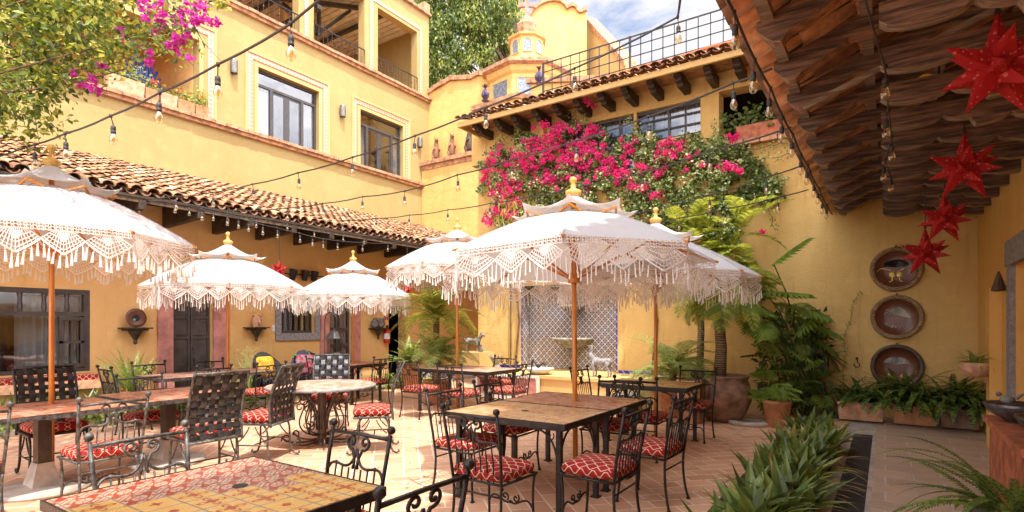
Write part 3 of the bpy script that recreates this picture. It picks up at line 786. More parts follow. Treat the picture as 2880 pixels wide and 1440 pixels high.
# grey window
f = MB(); a, c = g1a, g1b
f.box(WX+.002, WX+.05, a-.13, a, 1.16, 2.2); f.box(WX+.002, WX+.05, c, c+.13, 1.16, 2.2); f.box(WX+.002, WX+.052, a, c, 1.16, 1.32); f.box(WX+.002, WX+.052, a, c, 2.05, 2.2)
wf = f.build('window', M['grey_stone'], tr, world=True)
f = MB(); x = WX-.12; f.box(x-.02, x+.02, a, c, 1.32, 1.38); f.box(x-.02, x+.02, a, c, 1.99, 2.05)
for k in range(7): yy = a+(c-a)*k/6; f.box(x-.015, x+.015, yy-.014, yy+.014, 1.38, 1.99)
f.build('frame', M['frame_dark'], wf, world=True); MB().box(x-.035, x-.03, a, c, 1.32, 2.05).build('pane', M['glass'], wf, world=True)
MB().box(x-.12, x-.11, a+.1, c-.5, 1.32, 2.05).build('curtain', M['curtain'], wf, world=True)
# roof
EX, EZ = -9.92, 3.60; RZ = 5.15
rf = MB(); top = Vector((LX-EX, 0, RZ-EZ))
tile_slope(rf, (EX, -5, EZ), (EX, 15.8, EZ), top, .205, .31, .04)
rf_o = rf.build('roof', [M['tile0'], M['tile1'], M['tile2'], M['tile3']], tr, True, world=True)
b = MB(); nrm = Vector((0,0,1))
b.add([(EX+.03,-5,EZ-.02),(EX+.03,15.8,EZ-.02),(LX,15.8,RZ-.02),(LX,-5,RZ-.02),(EX+.03,-5,EZ-.06),(EX+.03,15.8,EZ-.06),(LX,15.8,RZ-.06),(LX,-5,RZ-.06)],
      [(0,1,2,3),(4,7,6,5),(0,4,5,1),(1,5,6,2),(3,2,6,7),(0,3,7,4)])
b.build('roof_deck', M['dark_wood'], tr, world=True)
b = MB(); y = -5
while y < 15.7:       # under-tiles at the eave
    y += .235
k = 0; y = -4.2
while y < 15.4:
    b = MB(); z1 = EZ-.08; sl_ = (RZ-EZ)/(EX-LX)
    x0, x1 = EX+.02, WX+.1
    b.add([(x0,y-.055,z1),(x0,y+.055,z1),(x0,y+.055,z1-.15),(x0,y-.055,z1-.15),
           (x1,y-.055,z1+.45),(x1,y+.055,z1+.45),(x1,y+.055,z1-.34+.45-.30),(x1,y-.055,z1-.34+.45-.30)],
          [(0,1,2,3),(4,7,6,5),(0,4,5,1),(3,2,6,7),(0,3,7,4),(1,5,6,2)])
    o_ = b.build('beam', M['dark_wood'], tr, world=True); y += .92
MB().box(EX-.02, EX+.01, -5, 15.7, EZ-.13, EZ-.02).build('fascia', M['bark'], tr, world=True)
# blue tiled step at the far end
t_ = MB().box(-11.28, -10.5, 11.0, 12.6, 0, .30).build('blue_tiled_step', M['talavera'], None); tag(t_, 'low step faced with blue patterned tile beyond the potted fern', 'step')

# ============================================================ FAR WALL with shelf
fw = thing('far_wall', 'sunlit orange-yellow wall with brick coping and a shelf, in the far left corner', 'wall', (-11, 15.84, 0))
FY = 15.84
ax, az = PY(1350, 212, FY); bx_, bz_ = PY(1206, 255, FY); cx_, cz_ = PY(1372, 225, FY)
w = MB()
poly = [(LX, 0), (-4, 0), (-4, 8.4), (cx_+.2, az-.5), (ax+.3, az-.15), (ax, az), (ax-.4, az-.06), (bx_+1.1, bz_+.1), (LX, bz_-.15)]
w.prism(poly, FY, FY+.4, 'y'); w.build('wall', M['yellow_back'], fw, world=True)
w = MB(); pts = [(LX, bz_-.15), (bx_+1.1, bz_+.1), (ax-.4, az-.06), (ax, az), (ax+.3, az-.15), (cx_+.2, az-.5), (-4, 8.4)]
for (p, q) in zip(pts, pts[1:]):
    d = Vector((q[0]-p[0], q[1]-p[1])); L_ = d.length; n_ = max(1, int(L_/.28))
    for i in range(n_):
        x0 = p[0]+d.x*i/n_; x1 = p[0]+d.x*(i+.95)/n_; z0 = p[1]+d.y*i/n_; z1 = p[1]+d.y*(i+.95)/n_; o_ = U(-.02,.02)
        w.add([(x0,FY-.10+o_,z0+.01),(x1,FY-.10+o_,z1+.01),(x1,FY+.5,z1+.01),(x0,FY+.5,z0+.01),(x0,FY-.10+o_,z0+.17),(x1,FY-.10+o_,z1+.17),(x1,FY+.5,z1+.17),(x0,FY+.5,z0+.17)],
              [(0,3,2,1),(4,5,6,7),(0,1,5,4),(1,2,6,5),(2,3,7,6),(3,0,4,7)])
w.build('coping', M['brick_ledge'], fw, world=True)
s0 = PY(1176, 462, FY-.3); s1 = PY(1345, 430, FY-.3); SZ = (s0[1]+s1[1])/2
w = MB(); n_ = 14
for i in range(n_+4): xx = LX+.02+i*.28; w.box(xx, xx+.265, FY-.55+U(-.02,.02), FY-.002, SZ-.14, SZ)
w.box(LX+.02, -9.2, FY-.45, FY-.002, SZ-.30, SZ-.14)
w.build('shelf', M['brick_ledge'], fw, world=True)
w = MB(); w.box(LX+.02, -9.2, FY-.42, FY-.003, 0, SZ-.30); w.build('lower_wall', M['yellow_back'], fw, world=True)

# ============================================================ BACK BUILDING (bougainvillea wall)
BY = 10.9
bb = thing('vine_covered_building', 'orange-yellow building with tiled eave and roof terrace behind the bougainvillea', 'building', (-4, BY, 0))
BX0 = PY(1345, 600, BY)[0]
n0, n1 = PY(1470, 900, BY)[0], PY(1733, 900, BY)[0]
NZ = 2.42
def bz(px, py): return PY(px, py, BY)
wa = (bz(1790, 370)[0], bz(1970, 370)[0], bz(1970, 372)[1], bz(1970, 276)[1])
wb = (bz(1540, 400)[0], bz(1600, 400)[0], 4.7, bz(1570, 372)[1])
wc_ = (bz(1580, 400)[0], bz(1790, 370)[0]-.06, 4.7, wa[3])
wd_ = (bz(2022, 300)[0], bz(2300, 300)[0], 4.92, bz(2022, 258)[1])
w = MB(); wall(w, 'y', BY, .35, BX0, 1.16, 0, 6.28, [(n0, n1, .5, NZ), wa, wc_, wd_])
w.box(BX0-.0, BX0+.3, BY+.35, 15.8, 0, 6.28)
w.build('wall', M['yellow_back'], bb, world=True)
w = MB(); w.box(BX0+.3, 3, 13.4, 13.5, 3.9, 6.3); w.box(BX0+.3, 3, BY+.35, 13.4, 3.9, 4.0); w.box(BX0+.3, 3, BY+.35, 13.4, 6.2, 6.28); w.build('inner_wall', M['dark_room'], bb, world=True)
for q in (wa, wc_):
    f = MB(); y = BY+.1; a, c, z0, z1 = q
    f.box(a, c, y-.025, y+.025, z0, z0+.05); f.box(a, c, y-.025, y+.025, z1-.05, z1)
    n_ = max(2, round((c-a)/.33))
    for k in range(n_+1): xx = a+(c-a)*k/n_; wd2 = .018 if k % 2 == 0 else .008; f.box(xx-wd2, xx+wd2, y-.024, y+.024, z0+.05, z1-.05)
    for zz in (z0+(z1-z0)*.35, z0+(z1-z0)*.68): f.box(a, c, y-.018, y+.018, zz-.012, zz+.012)
    wf = f.build('window', M['frame_dark'], bb, world=True)
    MB().box(a, c, y+.03, y+.036, z0, z1).build('pane', M['glass'], wf, world=True)
    c_ = MB(); n_ = 26
    for k in range(n_):
        xa = a+(c-a)*k/n_; xb = a+(c-a)*(k+1)/n_
        c_.quad((xa, y+.12+.03*(k % 2), z0), (xb, y+.12+.03*((k+1) % 2), z0), (xb, y+.12+.03*((k+1) % 2), z1), (xa, y+.12+.03*(k % 2), z1))
    c_.build('curtain', M['curtain'], wf, world=True)
# sill under the big opening
w = MB(); xx = wd_[0]-.1
while xx < 1.0: w.box(xx, xx+.27, BY-.16+U(-.008,.008), BY-.002, 4.80, 4.90); xx += .285
w.build('sill', M['brick_ledge'], bb, world=True)
# eave: brick soffit, fascia, tiles, corbels
ex0 = PY(1290, 350, BY-.85)[0]; EY = BY-.85
w = MB(); w.add([(ex0,EY+.06,6.20),(1.3,EY+.06,6.20),(1.3,BY+.0,6.28),(ex0,BY+.0,6.28),(ex0,EY+.06,6.24),(1.3,EY+.06,6.24),(1.3,BY+.6,6.5),(ex0,BY+.6,6.5)],
                [(0,3,2,1),(4,5,6,7),(0,1,5,4),(2,3,7,6),(0,4,7,3),(1,2,6,5)])
w.build('soffit', M['olive_rust'], bb, world=True)
w = MB(); w.box(ex0-.05, 1.3, EY, EY+.055, 6.13, 6.235); w.box(ex0-.05, ex0-.001, EY+.055, BY, 6.13, 6.24); w.build('fascia', M['yellow_trim'], bb, world=True)
w = MB(); tile_slope(w, (ex0, EY-.04, 6.26), (1.2, EY-.04, 6.26), Vector((0, 1.15, .34)), .205, .36, .02, hh=.55)
w.build('roof', [M['tile0'], M['tile1'], M['tile2'], M['tile3']], bb, True, world=True)
MB().box(ex0, 3, BY+.25, 15.8, 6.5, 6.62).build('roof_terrace', M['terracotta'], bb, world=True)
for px in (1337,1395,1443,1503,1560,1620,1688,1755,1828,1905,1988,2070):
    xx = PY(px, 400, EY+.2)[0]; w = MB()
    w.prism([(EY+.16, 6.19), (EY+.16, 6.11), (EY+.24, 6.11), (EY+.24, 6.055), (EY+.36, 6.055), (EY+.36, 6.0), (BY-.003, 6.0), (BY-.003, 6.19)], xx-.06, xx+.06, 'x')
    w.build('corbel', M['dark_wood'], bb, world=True)
# niche with talavera tiles
w = MB(); ny = BY+.30
w.quad((n0,ny,.5),(n1,ny,.5),(n1,ny,NZ),(n0,ny,NZ)); w.quad((n0+.003,BY+.003,.5),(n0+.003,ny,.5),(n0+.003,ny,NZ),(n0+.003,BY+.003,NZ))
w.quad((n1-.003,BY+.003,.5),(n1-.003,ny,.5),(n1-.003,ny,NZ),(n1-.003,BY+.003,NZ)); w.quad((n0,BY,NZ-.003),(n1,BY,NZ-.003),(n1,ny,NZ-.003),(n0,ny,NZ-.003))
w.build('tiled_niche', M['talavera'], bb, world=True)
for q in ((n0-.03, n0, .56, NZ+.06), (n1, n1+.03, .56, NZ+.06), (n0-.8, n0-.06, .5, .56), (n1+.06, n1+1.0, .5, .56)):
    w = MB(); w.box(q[0], q[1], BY-.012, BY-.002, q[2], q[3]); w.build('tile_border', M['cobalt'], bb, world=True)
# raised fountain bench in front
px0 = PY(1340, 1047, 9.5)[0]; px1 = PY(1960, 1080, 9.5)[0]
fb = MB(); fb.box(px0, px1, 9.5, BY-.02, 0, .44)
o_ = fb.build('fountain_bench', M['yellow_trim'], None); tag(o_, 'long low yellow plastered ledge in front of the tiled fountain niche', 'low wall')
MB().box(px0-.05, px1, 9.46, BY-.02, .44, .50).build('ledge_top', M['yellow_trim'], o_)

# roof fence of welded grid
rfn = thing('roof_fence', 'black welded grid fence along the edge of the tiled roof terrace', 'fence', (-3, BY+.1, 6.6))
g0 = PY(1528, 262, BY+.15)[0]; g1 = 1.2; m = MB(); yy = BY+.15; zb, zt = 6.68, 7.55
n_ = int((g1-g0)/.235)
for k in range(n_+1): xx = g0+k*.235; m.tube([(xx, yy, zb), (xx, yy, zt)], .0125, 4)
for zz in (zb+.02, zb+.23, zb+.45, zb+.67, zt): m.tube([(g0, yy, zz), (g1, yy, zz)], .0125 if zz < zt else .018, 4)
m.build('grid_panel', M['rail_dark'], rfn, world=True)
for k in (0, 9, 20): MB().box(g0+k*.235-.02, g0+k*.235+.02, yy-.02, yy+.02, 6.6, zt+.02).build('post', M['rail_dark'], rfn, world=True)
hs = MB(); pts = [(g0+.9, BY-.05, 6.62), (g0+1.3, BY-.12, 6.70), (g0+2.2, BY-.1, 6.74)]+[(g0+2.2+k*.4, BY-.12+.02*math.sin(k), 6.74+.01*math.sin(2*k)) for k in range(1, 12)]
hs.tube(pts, .028, 6); hs.tube([(p[0], p[1]+.12, p[2]+.04) for p in pts], .028, 6)
tag(hs.build('roof_pipe', M['hose'], None, True), 'pair of orange pipes running along the roof tiles below the grid fence', 'pipe')

# ============================================================ PORCH (right) with timber roof
pb = thing('porch_building', 'ochre building on the right whose dark timber and tile porch roof overhangs the walkway', 'building', (1.16, 6, 0))
PWX = 1.16
dY0, dY1 = 7.25, 8.15
w = MB(); wall(w, 'x', PWX, .3, -6, BY-.0, 0, 4.3, [(7.0, 7.95, 0, 2.15), (4.6, 5.6, 0, 2.2)]); w.build('wall', M['yellow_porch'], pb, world=True)
w = MB(); w.box(PWX-.05, PWX-.002, 6.82, 7.0, 0, 2.15); w.box(PWX-.05, PWX-.002, 7.95, 8.15, 0, 2.15); w.box(PWX-.06, PWX-.002, 6.78, 8.19, 2.15, 2.42)
w.build('door_surround', M['grey_stone'], pb, world=True)
MB().box(PWX+.12, PWX+.16, 6.95, 8.0, 0, 2.2).build('door', M['yellow_porch'], pb, world=True)
MB().box(PWX+.12, PWX+.16, 4.5, 5.7, 0, 2.3).build('door', M['dark_wood'], pb, world=True)
w = MB(); w.box(PWX-.12, PWX-.002, 8.75, 9.0, 0, 1.95); w.build('pilaster', M['yellow_porch'], pb, world=True)
# unseen upper storey, added so its eave casts the scalloped shade on the courtyard
w = MB(); w.box(1.25, 6, -6, 10.85, 4.3, 8.4); w.build('shade_caster_storey', M['yellow_porch'], pb, world=True)
w = MB(); tile_slope(w, (.75, -6, 8.55), (.75, 10.85, 8.55), Vector((1.6, 0, .55)), .235, .40, .03)
w.build('shade_caster_roof', [M['tile0'], M['tile1'], M['tile2'], M['tile3']], pb, True, world=True)
MB().add([(.8,-6,8.55),(.8,10.85,8.55),(2.6,10.85,9.1),(2.6,-6,9.1),(.8,-6,8.47),(.8,10.85,8.47),(2.6,10.85,9.02),(2.6,-6,9.02)],
         [(0,1,2,3),(4,7,6,5),(0,4,5,1),(1,5,6,2),(3,2,6,7),(0,3,7,4)]).build('shade_caster_deck', M['dark_wood'], pb, world=True)
# porch roof: pitched rafters with lobed undersides
PE, PZ = -.69, 3.42; SLP = .36
def rafter(Y):
    m = MB(); n_ = 40; L_ = PWX-PE
    top = []; bot = []
    for i in range(n_+1):
        x = PE+.02+L_*i/n_*1.0; zt = PZ-.03+SLP*(x-PE)
        t = (x-PE)/L_
        lob = abs(math.sin(t*PI*3.3+.4))**.6
        dep = .10+.06*lob
        if i < 4: dep = .20*math.sin(min(1, (i+.6)/4)*PI/2)
        top.append((x, zt)); bot.append((x, zt-dep))
    m.prism(bot+top[::-1], Y-.055, Y+.055, 'y'); m.m[2:2+n_] = [1]*n_
    return m.build('rafter', [M['timber'], M['timber_edge']], pb, world=True)
def tiebeam(Y):
    m = MB(); n_ = 34; x0 = -.03; top = []; bot = []
    for i in range(n_+1):
        x = x0+(PWX-x0)*i/n_; t = (x-x0)
        lob = abs(math.sin(t*PI/.42))**.5 if t < 1.0 else 0
        zb = 3.22-.06*lob-(.06 if t > .6 else 0) if t < 1.0 else 3.09
        top.append((x, 3.32)); bot.append((x, zb))
    m.prism(bot+top[::-1], Y-.05, Y+.05, 'y'); m.m[2:2+n_] = [1]*n_
    return m.build('tie_beam', [M['timber'], M['timber_grey']], pb, world=True)
YR = [2.5+.65*k for k in range(13)]
for Y in YR:
    rafter(Y)
    if Y > 3.4: tiebeam(Y)
# clay under-tiles seen from below, run up the slope between the rafters
ut = MB(); al = Vector((1, 0, SLP)).normalized(); acr = Vector((0, 1, 0)); upv = Vector((-SLP, 0, 1)).normalized()
Y = 1.5
while Y < BY-.12:
    j = 0
    while j*.33 < 2.1:
        ut.mi = random.choice((0, 0, 1, 2))
        p = Vector((PE-.12, Y, PZ+.10-.12*SLP))+al*(j*.33+U(-.015,.015))+acr*U(-.01,.01)+upv*U(0,.015)
        vs = []; fs = []; n_ = 5
        for (d, r) in ((0, .105), (.40, .088)):
            for k in range(n_+1):
                a = PI*k/n_; vs.append(p+al*d+acr*(math.cos(a)*r)-upv*(math.sin(a)*r*.7)+upv*(.03*d/.4))
        for k in range(n_): fs.append((k, k+1, n_+2+k, n_+1+k))
        # visible thickness of the lower lip
        b0 = len(vs)
        for k in range(n_+1):
            a = PI*k/n_; vs.append(p+acr*(math.cos(a)*.088)-upv*(math.sin(a)*.055)+upv*.0)
        for k in range(n_): fs.append((k, b0+k, b0+k+1, k+1))
        ut.add(vs, fs); j += 1
    Y += .215
ut.build('ceiling_tiles', [M['under0'], M['under1'], M['under2']], pb, True, world=True)
rt = MB(); tile_slope(rt, (PE-.14, -6, PZ+.07), (PE-.14, BY-.05, PZ+.07), al*2.35, .215, .36, .03)
rt.build('roof', [M['tile0'], M['tile1'], M['tile2'], M['tile3']], pb, True, world=True)
# eave battens, pale tile ends
MB().add([(PE-.02,-6,PZ+.085),(PE-.02,BY-.02,PZ+.085),(PWX,BY-.02,PZ+.085+2.04*SLP),(PWX,-6,PZ+.085+2.04*SLP),(PE-.02,-6,PZ+.10),(PE-.02,BY-.02,PZ+.10),(PWX,BY-.02,PZ+.10+2.04*SLP),(PWX,-6,PZ+.10+2.04*SLP)],
         [(0,3,2,1),(4,5,6,7),(0,1,5,4),(1,2,6,5),(2,3,7,6),(3,0,4,7)]).build('roof_deck', M['dark_wood'], pb, world=True)
w = MB()
for k, x in enumerate((PE+.05, PE+.55, PE+1.05, PE+1.5)):
    z = PZ-.02+SLP*(x-PE); w.box(x, x+.07, 1.5, BY-.02, z-.03, z+.02)
w.build('batten', M['timber_grey'], pb, world=True)
w = MB(); p0 = Vector((PE+.15, 4.94, PZ-.20)); p1 = Vector((PE+1.5, 4.94, PZ-.20+1.35*SLP))
w.tube([p0, p1], .028, 4); w.build('pale_lath', M['timber_grey'], pb, world=True)
# ------------------------------------------------------------ shape generators
def arc(c, r, a0, a1, n, u, v):
    c = Vector(c); u = Vector(u); v = Vector(v)
    return [c+u*(r*math.cos(a0+(a1-a0)*i/n))+v*(r*math.sin(a0+(a1-a0)*i/n)) for i in range(n+1)]
def spiral(c, r0, r1, a0, a1, n, u, v):
    c = Vector(c); u = Vector(u); v = Vector(v); o = []
    for i in range(n+1):
        t = i/n; r = r0+(r1-r0)*t; a = a0+(a1-a0)*t
        o.append(c+u*(r*math.cos(a))+v*(r*math.sin(a)))
    return o
def bez(p, n=10):
    p = [Vector(q) for q in p]; o = []
    for i in range(n+1):
        t = i/n; q = list(p)
        while len(q) > 1: q = [q[k].lerp(q[k+1], t) for k in range(len(q)-1)]
        o.append(q[0])
    return o
def cushion(mb, x0, x1, y0, y1, z0, z1, puff=.02, n=10, bev=.03):
    """soft box with rounded rim and slightly domed top"""
    def ring(ins, z, dome=0):
        o = []
        per = 4*n
        for k in range(per):
            s, t = divmod(k, n); t = t/n
            X0, X1, Y0, Y1 = x0+ins, x1-ins, y0+ins, y1-ins
            r = .06
            p = [(X0+(X1-X0)*t, Y0), (X1, Y0+(Y1-Y0)*t), (X1-(X1-X0)*t, Y1), (X0, Y1-(Y1-Y0)*t)][s]
            cx, cy = (x0+x1)/2, (y0+y1)/2
            dx, dy = (p[0]-cx)/((x1-x0)/2), (p[1]-cy)/((y1-y0)/2)
            d = (abs(dx)**7+abs(dy)**7)**(1/7)
            o.append((cx+dx/d*(x1-x0)/2*(1-ins/((x1-x0)/2)), cy+dy/d*(y1-y0)/2*(1-ins/((y1-y0)/2)), z+dome))
        return o
    H = z1-z0; rings = [ring(.03, z0), ring(.004, z0+H*.22), ring(0, z0+H*.5), ring(.004, z0+H*.78), ring(.028, z1-.004), ring(.09, z1+puff*.6), ring(.15, z1+puff)]
    vs = [p for r in rings for p in r]; P = 4*n; fs = []
    for i in range(len(rings)-1):
        for k in range(P): fs.append((i*P+k, i*P+(k+1) % P, (i+1)*P+(k+1) % P, (i+1)*P+k))
    fs.append(tuple(range(P))[::-1]); fs.append(tuple((len(rings)-1)*P+k for k in range(P)))
    mb.add(vs, fs)

# ------------------------------------------------------------ wrought-iron scroll chair (faces +Y)
CH = 'wrought iron scroll-back chairs with red trellis cushions'
def make_scroll_chair(worn=False):
    ir = M['iron_worn'] if worn else M['iron']
    t = thing('scroll_chair', 'x', 'chair')
    m = MB(); cushion(m, -.235, .235, -.215, .235, .425, .505, .018); m.build('seat_cushion', M['cushion'], t, True)
    m = MB(); zf = .415
    for a, b_ in (((-.22,-.2),(.22,-.2)), ((.22,-.2),(.23,.22)), ((.23,.22),(-.23,.22)), ((-.23,.22),(-.22,-.2))):
        m.tube([(a[0], a[1], zf), (b_[0], b_[1], zf)], .010, 6)
    for yy in (-.08, .06): m.tube([(-.22, yy, zf-.004), (.22, yy, zf-.004)], .007, 5)
    m.build('seat_frame', ir, t, True)
    for sx in (-1, 1):
        m = MB(); m.tube(bez([(sx*.215, .215, .415), (sx*.20, .20, .3), (sx*.20, .205, .12), (sx*.215, .225, .012)]), .0105, 6); m.lathe([(.02,0),(.018,.012),(.01,.016)], 8, TR(sx*.215, .225, 0)); m.build('leg', ir, t, True)
        m = MB(); m.tube(bez([(sx*.215, -.2, .415), (sx*.205, -.185, .3), (sx*.21, -.20, .12), (sx*.225, -.235, .012)]), .0105, 6); m.lathe([(.02,0),(.018,.012),(.01,.016)], 8, TR(sx*.225, -.235, 0)); m.build('leg', ir, t, True)
    # back: posts, rail, volutes, bars; plane leans from y=-.2 at seat to -.28 at top
    def B(x, z): return Vector((x, -.20-.085*((z-.415)/.5)**1.3 if z > .415 else -.20, z))
    def tb(pts, r, n=6): m.tube([B(p[0], p[1]) for p in pts], r, n)
    m = MB()
    for sx in (-1, 1):
        tb([(sx*.215, .415), (sx*.225, .55), (sx*.235, .72), (sx*.24, .90)], .0115); m.ball(B(sx*.24, .925), .024, 10, 7)
    tb([(-.24, .875), (0, .88), (.24, .875)], .0115)
    m.build('back_frame', ir, t, True)
    m = MB()
    X, Z = Vector((1,0,0)), Vector((0,0,1))
    def crv(pts, r=.0085): m.tube([B(p.x, p.z) for p in pts], r, 6)
    for sx in (-1, 1):
        # volute under rail, then sweeping S down to the post
        sp = spiral((sx*.052, 0, .835), .006, .042, 0 if sx > 0 else PI, (-2.6*PI if sx > 0 else PI+2.6*PI), 22, X, Z)
        end = sp[-1]
        crv(sp); crv(bez([end, (sx*.03, 0, .76), (sx*.0, 0, .74), (sx*.02, 0, .69)], 6))
        crv(bez([(sx*.0, 0, .80), (sx*.02, 0, .68), (sx*.10, 0, .67), (sx*.13, 0, .715), (sx*.20, 0, .74), (sx*.228, 0, .66)], 14))
    for x in (-.16, -.105, -.05, 0, .05, .105, .16):
        zt = .73-abs(abs(x)-.16)*.25 if abs(x) > .02 else .72
        tb([(x*.95, .415), (x, .56), (x, zt-.01)], .0058, 5)
    tb([(-.218, .47), (.218, .47)], .007, 5)
    m.build('back_scrollwork', ir, t, True)
    m = MB()   # front scroll stretcher
    for sx in (-1, 1):
        m.tube(bez([(sx*.205, .208, .13), (sx*.18, .208, .23), (sx*.12, .208, .22), (sx*.07, .208, .15), (sx*.02, .208, .14), (sx*.01, .208, .17)], 12), .008, 6)
        m.tube(spiral((sx*.05, .208, .20), .004, .034, 0, (1 if sx > 0 else -1)*2.3*PI, 14, X, Z), .007, 5)
    m.ball((0, .208, .165), .014, 6, 4); m.build('stretcher', ir, t, True)
    m = MB(); m.tube([(-.205, -.2, .33), (.205, -.2, .33)], .007, 5); m.build('rear_bar', ir, t, True)
    return t
# ------------------------------------------------------------ woven high-back chair (faces +Y)
def make_woven(mat, iron):
    t = thing('woven_chair', 'x', 'chair')
    m = MB(); cushion(m, -.245, .245, -.19, .26, .445, .53, .02); m.build('seat_cushion', M['cushion'], t, True)
    def prof(z):   # S-shaped back
        s = (z-.40)/.66
        return -.20-.10*s+.05*math.sin(s*PI*1.1)-.05*max(0, s-.75)
    m = MB()
    for sx in (-1, 1):
        m.tube([(sx*.25, prof(.40+.66*k/14), .40+.66*k/14) for k in range(15)], .013, 6)
    for z in (.42, 1.06): m.tube([(-.25, prof(z), z), (.25, prof(z), z)], .014, 6)
    m.build('back_frame', iron, t, True)
    m = MB(); nv, nh = 6, 8
    for i in range(nv):
        x = -.205+.41*i/(nv-1); pts = []
        for k in range(nh*4+1):
            z = .43+.62*k/(nh*4); w_ = math.sin((k/4+i)*PI)*.009
            pts.append((x, prof(z)+w_, z))
        for p, q in zip(pts, pts[1:]):
            m.add([(p[0]-.027, p[1], p[2]), (p[0]+.027, p[1], p[2]), (q[0]+.027, q[1], q[2]), (q[0]-.027, q[1], q[2])], [(0,1,2,3)])
    for j in range(nh):
        z = .43+.62*(j+.5)/nh; pts = []
        for k in range(nv*4+1):
            x = -.25+.5*k/(nv*4); w_ = -math.sin(((x+.205)/.082+j+.5)*PI)*.009
            pts.append((x, prof(z)+w_, z))
        for p, q in zip(pts, pts[1:]):
            m.add([(p[0], p[1], p[2]-.024), (q[0], q[1], q[2]-.024), (q[0], q[1], q[2]+.024), (p[0], p[1], p[2]+.024)], [(0,1,2,3)])
    m.build('woven_back', mat, t)
    m = MB()
    for a, b_ in (((-.24,-.19),(.24,-.19)), ((.24,-.19),(.24,.24)), ((.24,.24),(-.24,.24)), ((-.24,.24),(-.24,-.19))):
        m.tube([(a[0], a[1], .43), (b_[0], b_[1], .43)], .013, 6)
    for k in range(5): m.box(-.24, .24, -.15+k*.085, -.10+k*.085, .428, .434)
    m.build('seat_frame', iron, t)
    for sx in (-1, 1):
        for sy in (-1, 1):
            m = MB(); y0 = .2 if sy > 0 else -.15
            m.tube(bez([(sx*.23, y0-sy*.05, .43), (sx*.23, y0+sy*.06, .33), (sx*.23, y0-sy*.05, .18), (sx*.24, y0+sy*.05, .03)], 8)+[Vector((sx*.24, y0+sy*.09, .014)), Vector((sx*.24, y0+sy*.12, .03)), Vector((sx*.24, y0+sy*.11, .05))], .012, 6)
            m.tube(bez([(sx*.23, y0-sy*.14, .40), (sx*.23, y0-sy*.10, .30), (sx*.23, y0-sy*.02, .24)], 5), .008, 5)
            m.build('leg', iron, t, True)
    m = MB(); m.tube([(-.235, .02, .2), (.235, .02, .2)], .008, 5)
    for sx in (-1, 1): m.tube([(sx*.235, .19, .2), (sx*.235, -.15, .2)], .008, 5)
    m.build('stretcher', iron, t, True)
    return t
# ------------------------------------------------------------ tables
def make_table(name, label, x0, x1, y0, y1, tile, kind='legs', h=.75, holes=(), group='tile-topped tables', rim='iron', seam=None):
    cx, cy = (x0+x1)/2, (y0+y1)/2
    t = thing(name, label, 'table', (cx, cy, 0), 0, group)
    a, b_ = (x1-x0)/2, (y1-y0)/2
    m = MB(); m.box(-a+.012, a-.012, -b_+.012, b_-.012, h-.03, h); m.build('tabletop', M[tile], t)
    m = MB(); r = .013
    m.box(-a, a, -b_, -b_+.0118, h-.042, h+.002); m.box(-a, a, b_-.0118, b_, h-.042, h+.002)
    m.box(-a, -a+.0118, -b_+.0118, b_-.0118, h-.042, h+.002); m.box(a-.0118, a, -b_+.0118, b_-.0118, h-.042, h+.002)
    m.build('rim', M[rim], t)
    for (hx, hy) in holes:
        m = MB(); m.lathe([(.034, h+.0005), (.034, h+.003), (.022, h+.003), (.020, h+.0015)], 16, TR(hx-cx, hy-cy, 0)); m.build('umbrella_hole', M['black'], t)
    if kind == 'legs':
        m = MB()
        m.box(-a+.03, a-.03, -b_+.03, -b_+.05, h-.06, h-.031); m.box(-a+.03, a-.03, b_-.05, b_-.03, h-.06, h-.031)
        m.box(-a+.03, -a+.05, -b_+.05, b_-.05, h-.06, h-.031); m.box(a-.05, a-.03, -b_+.05, b_-.05, h-.06, h-.031)
        m.build('underframe', M['iron'], t)
        for sx in (-1, 1):
            for sy in (-1, 1):
                m = MB(); X_, Y_ = sx*(a-.1), sy*(b_-.1)
                m.box(X_-.021, X_+.021, Y_-.021, Y_+.021, .01, h-.031); m.box(X_-.038, X_+.038, Y_-.038, Y_+.038, 0, .012)
                m.build('leg', M['iron'], t)
                m = MB()
                m.tube(bez([(X_-sx*.02, Y_, h-.32), (X_-sx*.03, Y_, h-.18), (X_-sx*.10, Y_, h-.07), (X_-sx*.24, Y_, h-.07)], 10), .009, 5)
                m.tube(bez([(X_, Y_-sy*.02, h-.32), (X_, Y_-sy*.03, h-.18), (X_, Y_-sy*.10, h-.07), (X_, Y_-sy*.24, h-.07)], 10), .009, 5)
                m.tube(spiral((X_-sx*.09, Y_, h-.12), .008, .045, 0, 2.2*PI, 14, (1,0,0), (0,0,1)), .006, 5)
                m.build('bracket', M['iron'], t, True)
    elif kind == 'pedestal':
        m = MB(); m.box(-.065, .065, -.05, .05, .2, h-.05); m.build('post', M['dark_wood'], t)
        m = MB(); m.prism([(-.15,-.13),(.15,-.13),(.15,.13),(-.15,.13)], .03, .05); m.add([(-.13,-.11,.05),(.13,-.11,.05),(.13,.11,.05),(-.13,.11,.05),(-.075,-.06,.26),(.075,-.06,.26),(.075,.06,.26),(-.075,.06,.26)], [(0,1,5,4),(1,2,6,5),(2,3,7,6),(3,0,4,7),(4,5,6,7)])
        m.lathe([(.36, .0), (.37, .02), (.36, .045), (.12, .06)], 28); m.build('foot', M['concrete'], t)
        m = MB(); m.box(-a+.08, a-.08, -.03, .03, h-.08, h-.031); m.box(-.03, .03, -b_+.08, b_-.08, h-.085, h-.032); m.build('underframe', M['iron'], t)
    return t
make_table('tiled_table', 'near square table with glazed yellow and red patterned tiles in the foreground', -3.0, -1.92, .84, 1.81, 'table_tile_near', 'legs', holes=[(-2.5, 1.44)])
